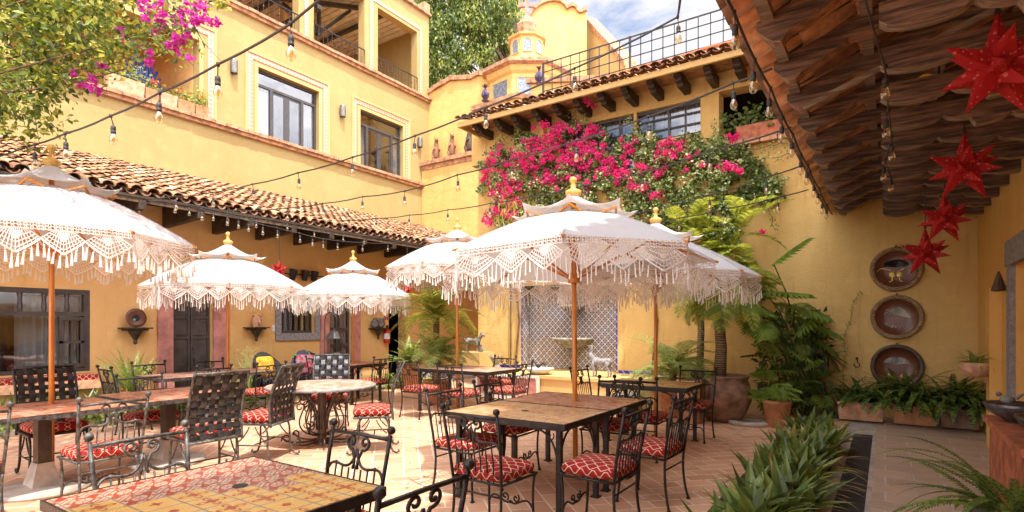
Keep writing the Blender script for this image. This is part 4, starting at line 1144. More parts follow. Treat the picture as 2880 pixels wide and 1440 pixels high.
make_table('tiled_table', 'near half of the joined dark iron tables, brown patterned tiles, umbrella hole without a pole', -3.2, -2.0, 3.68, 4.535, 'table_tile_ochre', 'legs', holes=[(-2.62, 4.1)])
make_table('tiled_table', 'far half of the joined dark iron tables, where the large right umbrella pole passes through', -3.2, -2.0, 4.545, 5.42, 'table_tile_red', 'legs')
make_table('tiled_table', 'small iron-legged table under the shaded rear right umbrella', -3.1, -1.95, 6.6, 7.4, 'table_tile_ochre', 'legs')
make_table('tiled_table', 'red tiled pedestal table with concrete foot under the large left umbrella', -6.88, -5.83, 1.22, 2.38, 'table_tile_red', 'pedestal', rim='iron_worn')
make_table('tiled_table', 'red tiled pedestal table beside the big woven chair, joined behind the left umbrella table', -7.05, -5.95, 2.44, 3.42, 'table_tile_red', 'pedestal', rim='iron_worn')
make_table('tiled_table', 'long red tiled table near the left wall, under the umbrella by the pink door', -9.3, -8.35, 3.7, 5.5, 'table_tile_white', 'pedestal', rim='iron_worn')
make_table('tiled_table', 'small tiled table behind the round table, under the umbrella before the glass door', -9.1, -8.25, 6.9, 7.8, 'table_tile_red', 'legs')
make_table('tiled_table', 'pale tiled table in the centre back, beside the potted palm and dog sculpture', -6.9, -5.25, 7.1, 8.1, 'table_tile_white', 'legs')
# round table with scrolled iron base
t = thing('round_table', 'round red and white tiled table on an ornate scrolled iron base', 'table', (-5.94, 4.5, 0))
m = MB(); m.lathe([(.64, .72), (.655, .725), (.655, .748), (.645, .751)], 48); m.build('tabletop', M['table_tile_white'], t)
m = MB(); m.lathe([(.645, .712), (.668, .716), (.668, .744), (.657, .7485)], 48, caps=False); m.build('rim', M['grey_stone'], t, True)
m = MB(); m.lathe([(.055, .02), (.055, .70), (.16, .712)], 12); m.lathe([(.10,.0),(.09,.03),(.06,.06)], 12); m.build('column', M['iron_brown'], t)
for k in range(8):
    Mx = rotz(k*PI/4+.2); m = MB(M=Mx); X, Z = (1,0,0), (0,0,1); fl = None
    m.tube(bez([(.06,0,.18), (.07,0,.45), (.16,0,.62), (.34,0,.69)], 10)+[], .012, 5)
    m.tube(spiral((.30,0,.60), .02, .085, -.5, 2.0*PI, 16, X, Z), .009, 5)
    m.tube(bez([(.06,0,.12), (.20,0,.10), (.34,0,.22), (.30,0,.36), (.18,0,.42), (.22,0,.52)], 14), .010, 5)
    m.tube(spiral((.26,0,.47), .015, .06, PI, PI+2.1*PI, 14, X, Z), .008, 5)
    m.tube(bez([(.08,0,.05), (.25,0,.02), (.42,0,.03), (.46,0,.10)], 8), .011, 5)
    m.tube(spiral((.415,0,.085), .015, .062, 0, -2.1*PI, 14, X, Z), .010, 5)
    m.tube(spiral((.17,0,.24), .012, .05, 0, 2.2*PI, 12, X, Z), .007, 5)
    m.build('scroll_bracket', M['iron_brown'] if k % 3 else M['iron_worn'], t, True)

# ------------------------------------------------------------ chairs placed round the tables
F = {'N': 0, 'W': PI/2, 'S': PI, 'E': -PI/2}     # facing: N=+Y, W=-X, S=-Y, E=+X
sc_black = make_scroll_chair(); sc_worn = make_scroll_chair(True)
wv_grey = make_woven(M['strap'], M['iron_worn']); wv_blk = make_woven(M['strap_black'], M['iron'])
def jit(a): return a+U(-.03, .03)
chairs = [
 (-2.36, 3.27, 'N', 0, 'near left chair of the joined iron tables, its slatted back towards the viewer'),
 (-3.12, 3.92, 'E', 0, 'chair tucked under the left side of the joined iron tables, nearest the camera'),
 (-3.20, 4.72, 'E', 0, 'second chair on the left side of the joined iron tables, below the stone relief'),
 (-1.74, 3.76, 'W', 0, 'chair right of the joined tables, its large cushion nearest the viewer'),
 (-1.66, 4.62, 'W', 0, 'right-hand chair of the joined tables standing closest to the long-leaved plants'),
 (-2.42, 5.42, 'S', 0, 'chair at the far end of the joined tables, facing the viewer behind the umbrella pole'),
 (-2.3, 6.12, 'N', 0, 'chair with its back to the viewer at the table under the shaded rear umbrella'),
 (-3.22, 6.85, 'E', 0, 'chair on the left of the shaded rear umbrella table, by the grey goat sculpture'),
 (-2.12, 7.42, 'S', 0, 'chair behind the shaded rear umbrella table, next to the large brown urn'),
 (-1.72, 1.57, 'W', 0, 'black iron chair right of the foreground tiled table, only its back rail in view'),
 (-2.48, 1.86, 'S', 0, 'black iron chair facing the viewer behind the foreground tiled table'),
 (-3.12, 1.40, 'E', 1, 'worn iron chair left of the foreground tiled table, back rail with two scrolls'),
 (-5.44, 1.93, 'W', 1, 'worn iron chair with bright sunlit cushion in front of the left umbrella table'),
 (-5.58, 1.08, 'W', 1, 'iron chair cut by the left edge of the picture, red cushion in shade'),
 (-7.02, 2.98, 'E', 1, 'chair behind the joined left tables, its scroll back against the green bed'),
 (-9.30, 4.05, 'E', 0, 'chair on the wall side of the long table near the pink door, left one'),
 (-9.30, 4.95, 'E', 0, 'chair on the wall side of the long table near the pink door, right one'),
 (-8.95, 3.50, 'N', 0, 'chair at the near end of the long table near the pink door'),
 (-8.22, 4.20, 'W', 0, 'chair on the courtyard side of the long wall table, left one'),
 (-8.12, 5.02, 'W', 0, 'chair on the courtyard side of the long wall table, partly behind a woven chair'),
 (-7.92, 7.12, 'W', 0, 'tall iron chair seen side-on between the round table and the potted fern'),
 (-9.15, 7.20, 'E', 0, 'chair close to the floral armchairs at the table before the glass door'),
 (-8.72, 6.72, 'N', 0, 'chair with back to the viewer at the table before the glass door'),
 (-6.35, 6.72, 'N', 0, 'left chair on the near side of the pale centre-back table'),
 (-5.40, 6.62, 'N', 0, 'right chair on the near side of the pale centre-back table, curly back'),
 (-5.02, 7.40, 'W', 0, 'chair at the right end of the pale centre-back table, before the stone relief'),
 (-5.9, 8.25, 'S', 0, 'chair behind the pale centre-back table, in front of the dog sculpture'),
]
for (x, y, f, wn_, lab) in chairs:
    place(sc_worn if wn_ else sc_black, (x, y, 0), F[f]+U(-.05, .05), lab, CH)
WG = 'woven high-back chairs'
place(wv_grey, (-5.42, 2.78, 0), F['W']-.03, 'large grey woven-back chair seen from behind, left of centre', WG)
place(wv_grey, (-5.76, 3.62, 0), 2.05, 'woven-back chair seen at an angle between the big woven chair and the round table', WG)
place(wv_grey, (-6.62, 5.15, 0), 3.95, 'silver-grey woven chair facing the viewer behind the round table', WG)
place(wv_grey, (-5.08, 4.62, 0), 2.38, 'woven chair in profile on the right of the round table, curved back', WG)
place(wv_blk, (-7.02, 2.08, 0), F['E']-.05, 'black woven-back chair behind the left umbrella pole', WG)

# ------------------------------------------------------------ umbrellas
def make_umbrella(tassel='bell'):
    t = thing('fringed_umbrella', 'x', 'umbrella')
    NS = 8; RR = 1.27; ZR = 2.11; RI = .40; ZI = 2.57
    def pt(a_idx, s, r0=RR, z0=ZR, r1=RI, z1=ZI, sag=.0, pull=.075, lift=.02):
        """a_idx float position round the rim, s 0 rim..1 centre"""
        k = math.floor(a_idx); f = a_idx-k
        a0 = 2*PI*k/NS; a1 = 2*PI*(k+1)/NS
        p0 = Vector((math.cos(a0), math.sin(a0), 0)); p1 = Vector((math.cos(a1), math.sin(a1), 0))
        d = p0.lerp(p1, f); bow = 4*f*(1-f)
        r = r0+(r1-r0)*s
        q = d*r*(1-pull*bow*(1-s))
        z = z0+(z1-z0)*s+lift*bow*(1-s)-.03*bow*(4*s*(1-s))*0 + .022*(4*s*(1-s))
        q.z = z
        return q
    m = MB(); na, ns = 8, 6; vs = []; fs = []
    for i in range(NS*na):
        for j in range(ns+1): vs.append(pt(i/na, j/ns))
    for i in range(NS*na):
        i2 = (i+1) % (NS*na)
        for j in range(ns): fs.append((i*(ns+1)+j, i2*(ns+1)+j, i2*(ns+1)+j+1, i*(ns+1)+j+1))
    m.add(vs, fs); m.build('canopy', M['canvas'], t, False)
    m = MB()
    for k in range(NS): m.tube([pt(k, j/ns)+Vector((0,0,.004)) for j in range(ns+1)], .0035, 4)
    m.build('seams', M['grey_seam'], t)
    # upper pagoda canopy, upturned corners
    m = MB(); vs = []; fs = []; ns = 7
    for i in range(NS*na):
        for j in range(ns+1):
            s = j/ns; k = i/na-math.floor(i/na); bow = 4*k*(1-k)
            r = .60*(1-s)+.05*s; p = pt(i/na, 0, r, 0, r, 0, pull=.13*(1-s), lift=0)
            p.z = 2.60+.215*s**1.35+.05*(1-bow)**2*(1-s)**4-.025*(4*s*(1-s))
            vs.append(p)
    n_ = ns+1
    for i in range(NS*na):
        i2 = (i+1) % (NS*na)
        for j in range(ns): fs.append((i*n_+j, i2*n_+j, i2*n_+j+1, i*n_+j+1))
    m.add(vs, fs); m.build('vent_canopy', M['canvas'], t, False)
    m = MB()
    for k in range(NS):
        a = 2*PI*k/NS; d = Vector((math.cos(a), math.sin(a), 0)); e = Vector((-math.sin(a), math.cos(a), 0))
        m.add([d*RR*.99+Vector((0,0,ZR-.03)), ] , [])
        m.tube([d*1.29+Vector((0,0,ZR-.012)), d*.9+Vector((0,0,ZR+.145)), d*.06+Vector((0,0,2.56))], .014, 4)
        m.tube([d*.70+Vector((0,0,2.335)), d*.05+Vector((0,0,1.98))], .012, 4)
        for s in (-1, 1): m.tube([d*.55+Vector((0,0,2.575)), (d*.40+e*s*.15)+Vector((0,0,2.50))], .012, 4)
    m.build('ribs_frame', M['pole'], t)
    m = MB(); m.tube([(0,0,-.40),(0,0,2.82)], .024, 12); m.build('pole', M['pole'], t, True)
    m = MB(); m.lathe([(.055,1.93),(.06,1.98),(.055,2.03)], 12); m.lathe([(.07,2.52),(.075,2.56),(.07,2.6)], 12); m.build('hub', M['pole'], t)
    m = MB(); m.lathe([(.035,2.80),(.055,2.815),(.075,2.845),(.075,2.875),(.045,2.89),(.025,2.90),(.022,2.96),(.032,2.975),(.036,2.995),(.028,3.015),(.01,3.025)], 16); m.build('finial', M['finial'], t, True)
    # crochet valance: scallops of knotted cord plus tassels
    m = MB(); ts = MB(); sc_per = 3; W0 = .010
    def rim(ai): return pt(ai % NS, 0)
    for k in range(NS*sc_per):
        a0 = k/sc_per; w_ = 1/sc_per
        A = rim(a0); B_ = rim(a0+w_*.9999 if (a0+w_) % 1 < 1e-6 else a0+w_)
        mid = (A+B_)/2; nrm = Vector((mid.x, mid.y, 0)).normalized()
        def P(f, d, out=0):
            q = rim(a0+w_*min(max(f, 0), .9999)); return q+Vector((0,0,-d))+nrm*(out+.012*math.sin(f*PI))
        def st(a, b, w=W0): m.strip(a, b, w, nrm)
        def depth(f): return .13+.125*(1-abs(2*f-1))**.85
        n = 16
        # net band of three rows
        for r_, d in enumerate((.006, .032, .058)):
            for i in range(n): st(P(i/n, d+.008*(i % 2)), P((i+1)/n, d+.008*((i+1) % 2)), .0075 if r_ else .014)
        for i in range(n): st(P((i+.5)/n, .004), P((i+(.5 if i % 2 else .9))/n, .062), .006)
        # fans radiating to the V border
        for i in range(13):
            f = i/12; st(P(.5+(f-.5)*.42, .062), P(f, depth(f)), .0072)
        for g in (.35, .6, .82):
            for i in range(12):
                f, f2 = i/12, (i+1)/12
                def I(ff): return P(.5+(ff-.5)*(.42+.58*g), .062+(depth(ff)-.062)*g)
                st(I(f), I(f2), .0075)
        for i in range(12): st(P(i/12, depth(i/12)), P((i+1)/12, depth((i+1)/12)), .016)
        for i in range(6): st(P(.5+(i-2.5)*.045, .085), P(.5+(i-2.5)*.02, .15), .010)
        # tassels
        for i in range(8):
            f = (i+.5)/8; d = depth(f)
            a = P(f, d); L_ = .115+U(-.015, .015) if tassel == 'bell' else .125+U(-.03, .04)
            st(a, a+Vector((0,0,-.035)), .005)
            sw = Vector((U(-.008,.008), U(-.008,.008), 0)); c = a+Vector((0,0,-.03))+sw
            rr = (.006, .007, .0135) if tassel == 'bell' else (.005, .0045, .007)
            ts.tube([c, c+Vector((0,0,-L_*.2)), c+Vector((0,0,-L_*.85))+sw], list(rr), 5)
    m.build('crochet_valance', M['lace'], t); ts.build('tassels', M['lace'], t)['kind'] = 'stuff'
    return t
um_a = make_umbrella('bell'); um_b = make_umbrella('string')
UG = 'white crochet-fringed umbrellas'
def umb(p, x, y, rz, s, lab, z=0, tilt=0):
    o = place(p, (x, y, z), rz, lab, UG); o.scale = (s, s, 1)
    if tilt: o.rotation_euler = (Matrix.Rotation(math.radians(tilt), 4, Vector((CC, SS, 0)))@rotz(rz)).to_euler()
    return o
umb(um_a, -6.64, 1.95, .18, .95, 'large white fringed umbrella at the left edge, with leaf shadows on top', z=.21)
umb(um_b, -8.9, 4.92, .3, .97, 'fringed umbrella in front of the pink-framed dark door')
umb(um_b, -8.7, 7.32, .5, .92, 'fringed umbrella in front of the grey stone window and glass door', z=-.05)
umb(um_a, -6.3, 7.62, .25, .99, 'fringed umbrella in the centre back, above the fan palm', z=.38)
umb(um_b, -2.53, 4.88, .42, 1.08, 'largest right-hand fringed umbrella with scalloped roof shadow on it', tilt=-4)
umb(um_b, -2.46, 6.98, .35, 1.0, 'mostly shaded fringed umbrella behind the largest right-hand one')
# ------------------------------------------------------------ foliage generators
def rdir():
    while True:
        v = Vector((U(-1,1), U(-1,1), U(-1,1)))
        if .05 < v.length < 1: return v.normalized()
def leaf(mb, p, nrm, s, asp=.6, tip=None):
    """one folded leaf of 4 faces' worth: a rhombus bent along the midrib"""
    t = tip if tip is not None else nrm.cross(rdir()).normalized()
    w = t.cross(nrm).normalized()
    a = p; b = p+t*s; m1 = p+t*s*.45+w*s*asp*.5+nrm*s*.08; m2 = p+t*s*.45-w*s*asp*.5+nrm*s*.08
    mb.add([a, m1, b, m2], [(0,1,2), (0,2,3)])
def leaf_cloud(mb, pts, size, up=.4, mats=(4,3,2), asp=.65):
    for p in pts:
        mb.mi = random.choices(range(len(mats)), mats)[0]
        n = (rdir()+Vector((.15, 0, up))).normalized(); leaf(mb, Vector(p), n, size*U(.6, 1.25), asp)
def clump(c, r, n, sc=(1,1,1), shell=.5):
    o = []
    for _ in range(n):
        d = rdir(); q = (shell+(1-shell)*R())*r
        o.append(Vector(c)+Vector((d.x*sc[0], d.y*sc[1], d.z*sc[2]))*q)
    return o
def twig(mb, p, q, r=.006, n=4):
    p = Vector(p); q = Vector(q); mb.tube([p, p.lerp(q, .5)+rdir()*(q-p).length*.08, q], [r, r*.7, r*.4], n)
def frond(mb, base, az, el, L, droop, nl, ll, wd, vee=.5, arch=None, stem=.006, mats=1, taper=.35, end=None):
    """pinnate frond: curved rachis with narrow leaflets either side"""
    h = Vector((math.cos(az), math.sin(az), 0)); pts = []; p = Vector(base); a = el
    st = L/12
    for i in range(13):
        pts.append(p.copy()); p = p+(h*math.cos(a)+Vector((0,0,1))*math.sin(a))*st; a -= droop/12
    mb.mi = 0; mb.tube(pts, [stem*(1-.7*i/12) for i in range(13)], 4)
    side = Vector((-h.y, h.x, 0))
    for k in range(nl):
        t = .12+.86*k/(nl-1); f = t*12; i = min(11, int(f)); q = pts[i].lerp(pts[i+1], f-i); tg = (pts[i+1]-pts[i]).normalized()
        up = side.cross(tg); up = up if up.z > 0 else -up
        l = ll*(math.sin(PI*min(1, t*.9+.12))**.6)*(1-taper*t)
        for s in (-1, 1):
            d = (side*s+tg*.55+up*vee*U(.3, 1)).normalized(); w = (tg-d*tg.dot(d)).normalized()*wd*.5
            e = q+d*l+Vector((0,0,-l*.18)); mid = q+d*l*.5+Vector((0,0,l*.02))
            mb.mi = random.randrange(mats) if mats > 1 else 0
            mb.add([q-w*.4, mid-w, e, mid+w, q+w*.4], [(0,1,2,3,4)])
def blade(mb, base, az, el, L, w, droop, n=6, fold=.25):
    h = Vector((math.cos(az), math.sin(az), 0)); side = Vector((-h.y, h.x, 0)); p = Vector(base); a = el; vs = []
    for i in range(n+1):
        t = i/n; ww = w*(.55+.45*math.sin(PI*min(1, t*1.15)))*(1 if t < .75 else max(.03, (1-t)/.25))
        tg = h*math.cos(a)+Vector((0,0,1))*math.sin(a); up = side.cross(tg); up = up if up.z > 0 else -up
        vs += [p-side*ww*.5+up*ww*fold, p-up*0, p+side*ww*.5+up*ww*fold]; p = p+tg*(L/n); a -= droop/n
    fs = []
    for i in range(n): b = i*3; fs += [(b, b+1, b+4, b+3), (b+1, b+2, b+5, b+4)]
    mb.add(vs, fs)
def lobed(mb, p, az, el, L, lobes=7):
    """split philodendron leaf: midrib with long tapering lobes"""
    h = Vector((math.cos(az), math.sin(az), 0)); tg = h*math.cos(el)+Vector((0,0,1))*math.sin(el); side = Vector((-h.y, h.x, 0)); up = side.cross(tg); up = up if up.z > 0 else -up
    p = Vector(p)
    for k in range(lobes):
        t = k/(lobes-1); q = p+tg*L*t*.85+up*(-.10*L*t*t); l = L*(.55-.30*abs(t-.3))*(1 if t < .95 else .6)
        for s in (-1, 1):
            d = (side*s*(1.1-.6*t)+tg*(.15+.7*t)-up*.22).normalized(); w = tg*L*.055
            mid = q+d*l*.55+up*l*.06
            mb.add([q-w*.8, q+d*l*.3-w*1.2, mid-w*1.3, q+d*l-up*l*.12, mid+w*.9, q+w*.8], [(0,1,2,3,4,5)])
    mb.add([p-side*L*.02, p+side*L*.02, p+tg*L-up*.1*L], [(0,1,2)])

# ------------------------------------------------------------ crimson bougainvillea on the back wall
bv = thing('bougainvillea', 'huge crimson bougainvillea climbing over the orange back wall', 'climbing plant', (-5, BY-.1, 0))
def in_poly(x, y, P):
    c = False; j = len(P)-1
    for i in range(len(P)):
        if (P[i][1] > y) != (P[j][1] > y) and x < (P[j][0]-P[i][0])*(y-P[i][1])/(P[j][1]-P[i][1]+1e-9)+P[i][0]: c = not c
        j = i
    return c
VP = [(1352,545),(1345,470),(1372,420),(1402,385),(1450,372),(1480,360),(1545,372),(1600,350),(1640,342),(1690,372),(1745,392),(1800,362),(1850,382),(1920,378),(1990,372),(2050,398),(2100,412),(2160,470),(2195,520),(2180,560),(2120,590),(2060,640),(2085,690),(1960,720),(1800,690),(1650,660),(1560,640),(1480,650),(1400,650),(1355,625),(1372,590)]
vine = MB(); cnt = 0
rs = random.Random(11)
cl = []
while len(cl) < 560:
    px, py = rs.uniform(1335, 2200), rs.uniform(335, 725)
    if in_poly(px, py, VP): cl.append((px, py))
for (px, py) in cl:
    dep = .08+.42*rs.random()
    if px > 2080 or py < 385: dep = .05+.2*rs.random()
    x, z = PY(px, py, BY-dep)
    for p in clump((x, BY-dep, z), .17, 44, (1, .7, .85), .1):
        vine.mi = random.choices((0, 1, 2), (4, 2.6, 3.0))[0] if px < 2040 else random.choices((0, 1, 2), (4, 4.5, 1.4))[0]
        p.y = min(p.y, BY-.02); leaf(vine, p, (rdir()+Vector((.5, -.7, .6))).normalized(), .062*U(.6, 1.2), .75)
vine.build('foliage', [M['leaf_vine'], M['leaf_vine2'], M['leaf_vine3']], bv, world=True)
dk = MB()   # darker inner leaves, close against the wall
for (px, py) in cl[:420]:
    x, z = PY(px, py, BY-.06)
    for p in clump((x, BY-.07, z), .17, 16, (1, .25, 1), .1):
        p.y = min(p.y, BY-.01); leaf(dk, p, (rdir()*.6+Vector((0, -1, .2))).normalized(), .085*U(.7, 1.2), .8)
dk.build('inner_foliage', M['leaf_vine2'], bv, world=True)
fl = MB()
FE = [(1480,430,100,45,30),(1600,420,110,40,34),(1560,375,60,28,12),(1690,455,90,35,20),(1400,480,55,45,16),(1430,560,50,60,26),(1380,610,26,30,6),(1540,490,80,35,15),(1880,430,55,34,13),(1840,480,45,25,6),(1950,455,40,30,4),(2045,470,28,20,4),(1730,500,55,28,9),(1800,520,30,20,5),(2075,478,16,10,2),(1655,370,45,24,7),(2140,652,14,8,2),(1660,290,10,12,2),(2065,388,18,10,3),(1850,545,22,14,3),(1600,520,60,25,7),(1770,415,30,22,5)]
for (cx_, cy_, rx, ry, n_) in FE:
    for _ in range(int(n_*1.7)):
        a = rs.uniform(0, 2*PI); q = rs.random()**.6; px, py = cx_+rx*q*math.cos(a), cy_+ry*q*math.sin(a)
        x, z = PY(px, py, BY-.42)
        c = (x, BY-.34-.22*R(), z)
        for p in clump(c, .085*U(.6, 1.3), 34, (1, .8, .9), .2):
            fl.mi = 0 if R() < .7 else 1; leaf(fl, p, (rdir()+Vector((.3, -.8, .4))).normalized(), .042*U(.7, 1.2), .9)
fl.build('flowers', [M['crimson'], M['crimson2']], bv, world=True)
br = MB()
for (a, b_) in (((1640,340),(1648,265)),((1640,345),(1560,310)),((1700,375),(1620,315)),((2100,420),(2215,402)),((2120,450),(2225,432)),((2150,560),(2180,640)),((1800,370),(1760,330)),((2020,390),(2010,340)),((1420,400),(1400,350)),((2160,520),(2210,500))):
    x, z = PY(*a, BY-.2); x2, z2 = PY(*b_, BY-.3); p = Vector((x, BY-.2, z)); q = Vector((x2, BY-.3, z2))
    n_ = 7; pts = [p.lerp(q, i/n_)+rdir()*.03 for i in range(n_+1)]; br.tube(pts, [.006]*(n_+1), 4)
    for c in pts:
        for _ in range(7): vine_p = c+rdir()*.07; br.mi = 1 if R() < .7 else 2; leaf(br, vine_p, (rdir()+Vector((0,-.8,.4))).normalized(), .055*U(.6,1.2), .75)
        br.mi = 0
for x in (-7.2, -3.9): bq = MB(); bq.tube([(x, BY-.06, .5), (x+.1, BY-.05, 1.6), (x-.05, BY-.07, 2.8), (x+.2, BY-.1, 3.6)], [.03,.025,.02,.012], 6); bq.build('stem', M['bark'], bv, world=True)
br.build('branches', [M['bark'], M['leaf_vine'], M['leaf_vine3']], bv, world=True)

# ------------------------------------------------------------ overhanging magenta bougainvillea tree, upper left
tt = thing('bougainvillea_tree', 'big leafy tree with magenta bracts overhanging the upper left corner', 'tree', (-7.6, -.6, 0))
VT = [(-250,-220),(-250,330),(-60,360),(20,350),(70,330),(95,420),(150,395),(165,330),(130,290),(190,262),(190,240),(230,236),(300,205),(330,170),(360,150),(430,150),(470,160),(500,110),(545,80),(560,30),(555,-60),(480,-220)]
tm = MB(); cl = []
while len(cl) < 620:
    px, py = rs.uniform(-250, 570), rs.uniform(-220, 425)
    if in_poly(px, py, VT): cl.append((px, py))
tips = []
for (px, py) in cl:
    D = rs.uniform(4.6, 6.4); c = PD(px, py, D)
    if R() < .12: tips.append(c)
    dense = 34 if (px+py*1.1 < 430) else 15; bw = random.choice(((7,1.5,.4,3),(4,5,1.6,.3),(5,3,.8,1.2)))
    for p in clump(c, .23, dense, (1, 1, .8), .05):
        tm.mi = random.choices((0, 1, 2, 3), bw)[0]; leaf(tm, p, (rdir()+Vector((.3, 0, .6))).normalized(), .066*U(.6, 1.3), .55)
tm.build('crown', [M['leaf_tree'], M['leaf_tree2'], M['leaf_tree3'], M['leaf_dark']], tt, world=True)
fm = MB()
for (px, py, n_, r_) in ((470,40,10,.12),(555,30,5,.09),(540,70,9,.10),(500,85,5,.08),(440,55,6,.11),(595,72,3,.06),(580,68,4,.07),(500,125,3,.06),(405,145,3,.06),(410,165,2,.04),(545,165,1,.03),(240,215,5,.08),(265,240,3,.07),(305,182,2,.06),(340,95,2,.05),(235,80,2,.05),(425,20,5,.1),(480,140,2,.04),(520,10,5,.1)):
    c = PD(px, py, 4.9)
    for _ in range(n_):
        for p in clump(c+rdir()*r_, .035, 16, (1,1,1), .2): leaf(fm, p, rdir(), .034*U(.7, 1.2), .95)
fm.build('flowers', M['magenta'], tt, world=True)
tk = MB(); base = Vector((-7.6, -.6, 0)); fork = Vector((-7.3, -.2, 2.6))
tk.tube([base, base+Vector((.1,.1,1.2)), fork], [.16, .13, .11], 10)
for c in tips[:26]:
    mid = fork.lerp(c, .5)+rdir()*.35; tk.tube(bez([fork, fork.lerp(mid, .5)+rdir()*.3, mid, mid.lerp(c, .5)+rdir()*.25, c], 9), [.04, .034, .028, .022, .016, .012, .009, .007, .005, .003], 5)
for (a, b_) in (((540,65),(625,175)),((505,140),(545,185)),((200,180),(250,270)),((60,130),(55,330)),((90,150),(110,400))):
    twig(tk, PD(*a, 5), PD(*b_, 5), .006)
tk.build('trunk', M['bark'], tt, world=True)
tg_ = MB()
for _ in range(26):
    c = PD(rs.uniform(600,640), rs.uniform(-5,28), 4.9); leaf(tg_, c, rdir(), .06, .6)
tg_.build('hanging_sprig', M['leaf_tree2'], tt, world=True); tg_ = MB()
for _ in range(26):
    c = PD(rs.uniform(500,570), rs.uniform(100,190), 4.9); leaf(tg_, c, rdir(), .045, .6)
tg_.build('hanging_sprig', M['leaf_tree2'], tt, world=True)

# ------------------------------------------------------------ big weeping tree behind the far wall
bt = thing('weeping_fig_tree', 'tall dense green tree rising behind the far corner wall', 'tree', (-11.9, 19.5, 0))
tm = MB(); cl = []
VB = [(1190,-160),(1188,250),(1215,262),(1262,240),(1310,220),(1345,215),(1390,190),(1420,150),(1458,70),(1465,20),(1440,-40),(1400,-120),(1300,-170)]
while len(cl) < 620:
    px, py = rs.uniform(1150, 1480), rs.uniform(-170, 265)
    if in_poly(max(px, 1195), py, VB): cl.append((px, py))
for (px, py) in cl:
    c = PD(px, py, rs.uniform(22.5, 26.5))
    bw = random.choice(((8,1,.2,4),(4,5,1.5,.5),(6,2,.4,2)))
    for p in clump(c, .50, 62, (1, 1, 1), .05):
        tm.mi = random.choices((0, 1, 2, 3), bw)[0]
        leaf(tm, p, (rdir()+Vector((.4, -.3, .5))).normalized(), .165*U(.6, 1.3), .5, tip=(Vector((0,0,-1))+rdir()*.7).normalized())
tm.build('crown', [M['leaf_tree'], M['leaf_tree2'], M['leaf_vine3'], M['leaf_dark']], bt, world=True)
tk = MB(); b0 = Vector((-11.9, 19.5, 0)); tk.tube([b0, b0+Vector((.2,0,4)), b0+Vector((.6,.4,8))], [.4,.3,.22], 10)
for (px, py) in cl[:40]:
    c = PD(px, py, 24.5); f_ = b0+Vector((.6,.4,8)); tk.tube([f_, f_.lerp(c, .5)+rdir()*.5, c], [.12,.07,.02], 5)
tk.build('trunk', M['bark'], bt, world=True)
# yucca-like yellow palm beside the lantern tower
yt = thing('yucca_tree', 'spiky yellow-green yucca standing between the big tree and the lantern tower', 'tree', (-10.3, 20.5, 0))
m = MB()
for (px, py, D, r_) in ((1425,120,25,1.0),(1450,50,25,.8),(1405,160,25,.7)):
    c = PD(px, py, D)
    for _ in range(70): blade(m, c, U(0, 2*PI), U(-.9, 1.3), r_*U(.8,1.3), .06, .7, 4)
m.build('crown', M['leaf_palm_y'], yt, world=True)
c0 = PD(1425, 130, 25); m = MB(); m.tube([(c0.x, c0.y, 0), (c0.x+.1, c0.y, c0.z*.5), c0], [.2,.16,.12], 8); m.build('trunk', M['bark'], yt, world=True)

# ------------------------------------------------------------ pots
def pot(mb, r, h, rt=None, rim=.02, n=20, x=0, y=0, z=0):
    rt = rt or r*.72
    mb.lathe([(rt*.9, 0), (rt, .01), (r*.97, h*.86), (r*1.03, h*.88), (r*1.05, h), (r*.93, h), (r*.9, h*.88)], n, TR(x, y, z))
def fern_pot(name, label, x, y, z, pr, ph, nf, L, mats, potm='terracotta', el=(.5,1.3), droop=1.6, nl=18, ll=.06, wd=.02, cat='potted fern', group=None):
    t = thing(name, label, cat, (x, y, z), 0, group)
    m = MB(); pot(m, pr, ph); m.build('pot', M[potm], t, True)
    MB().lathe([(pr*.9, ph*.85), (.001, ph*.9)], 16, caps=False).build('soil', M['soil'], t)
    m = MB()
    for _ in range(nf): frond(m, (U(-.4,.4)*pr, U(-.4,.4)*pr, ph*.88), U(0, 2*PI), U(*el), L*U(.6, 1.1), U(.6, 1)*droop, nl, ll, wd, .25, stem=.003, mats=len(mats))
    m.build('fronds', [M[k] for k in mats], t)
    return t
# ------------------------------------------------------------ palms left of fountain
def palm_thing(name, label, x, y, z, trunk_h, nf, L, mats, potr=None, cat='palm', el=(-.1, 1.3), droop=1.5, ll=.30, wd=.022, nl=26, poth=.4):
    t = thing(name, label, cat, (x, y, z)); b0 = 0
    if potr:
        m = MB(); pot(m, potr, poth); m.build('pot', M['terracotta'], t, True); b0 = poth*.8
    if trunk_h > 0:
        m = MB(); m.tube([(0,0,b0), (.02,0,b0+trunk_h*.5), (0,.02,b0+trunk_h)], [.075,.06,.07], 10); m.build('trunk', M['palm_trunk'], t, True)
    m = MB()
    for _ in range(nf): frond(m, (U(-.03,.03), U(-.03,.03), b0+trunk_h), U(0, 2*PI), U(*el), L*U(.75, 1.15), droop*U(.7,1.2), nl, ll, wd, .35, stem=.010, mats=len(mats))
    m.build('fronds', [M[k] for k in mats], t)
    return t
p = PD(1225, 920, 11.2); palm_thing('pygmy_palm', 'sunlit palm with arching yellow-green fronds under the centre back umbrella', p.x, p.y, 0, 1.35, 34, 1.15, ('leaf_palm', 'leaf_palm_y'), .25)
p = PD(1228, 1000, 10.6); palm_thing('pygmy_palm', 'low pale palm growing below the sunlit palm, behind the dog sculpture', p.x, p.y, 0, .55, 30, .85, ('leaf_fern_pale', 'leaf_palm'), .24)
p = PD(1890, 1010, 9.2); palm_thing('potted_palm', 'pale fine-leaved palm in a ribbed clay planter left of the large brown urn', p.x, p.y, 0, .25, 44, .95, ('leaf_fern_pale', 'leaf_palm'), .24, 'potted palm', poth=.62, nl=34, wd=.014)
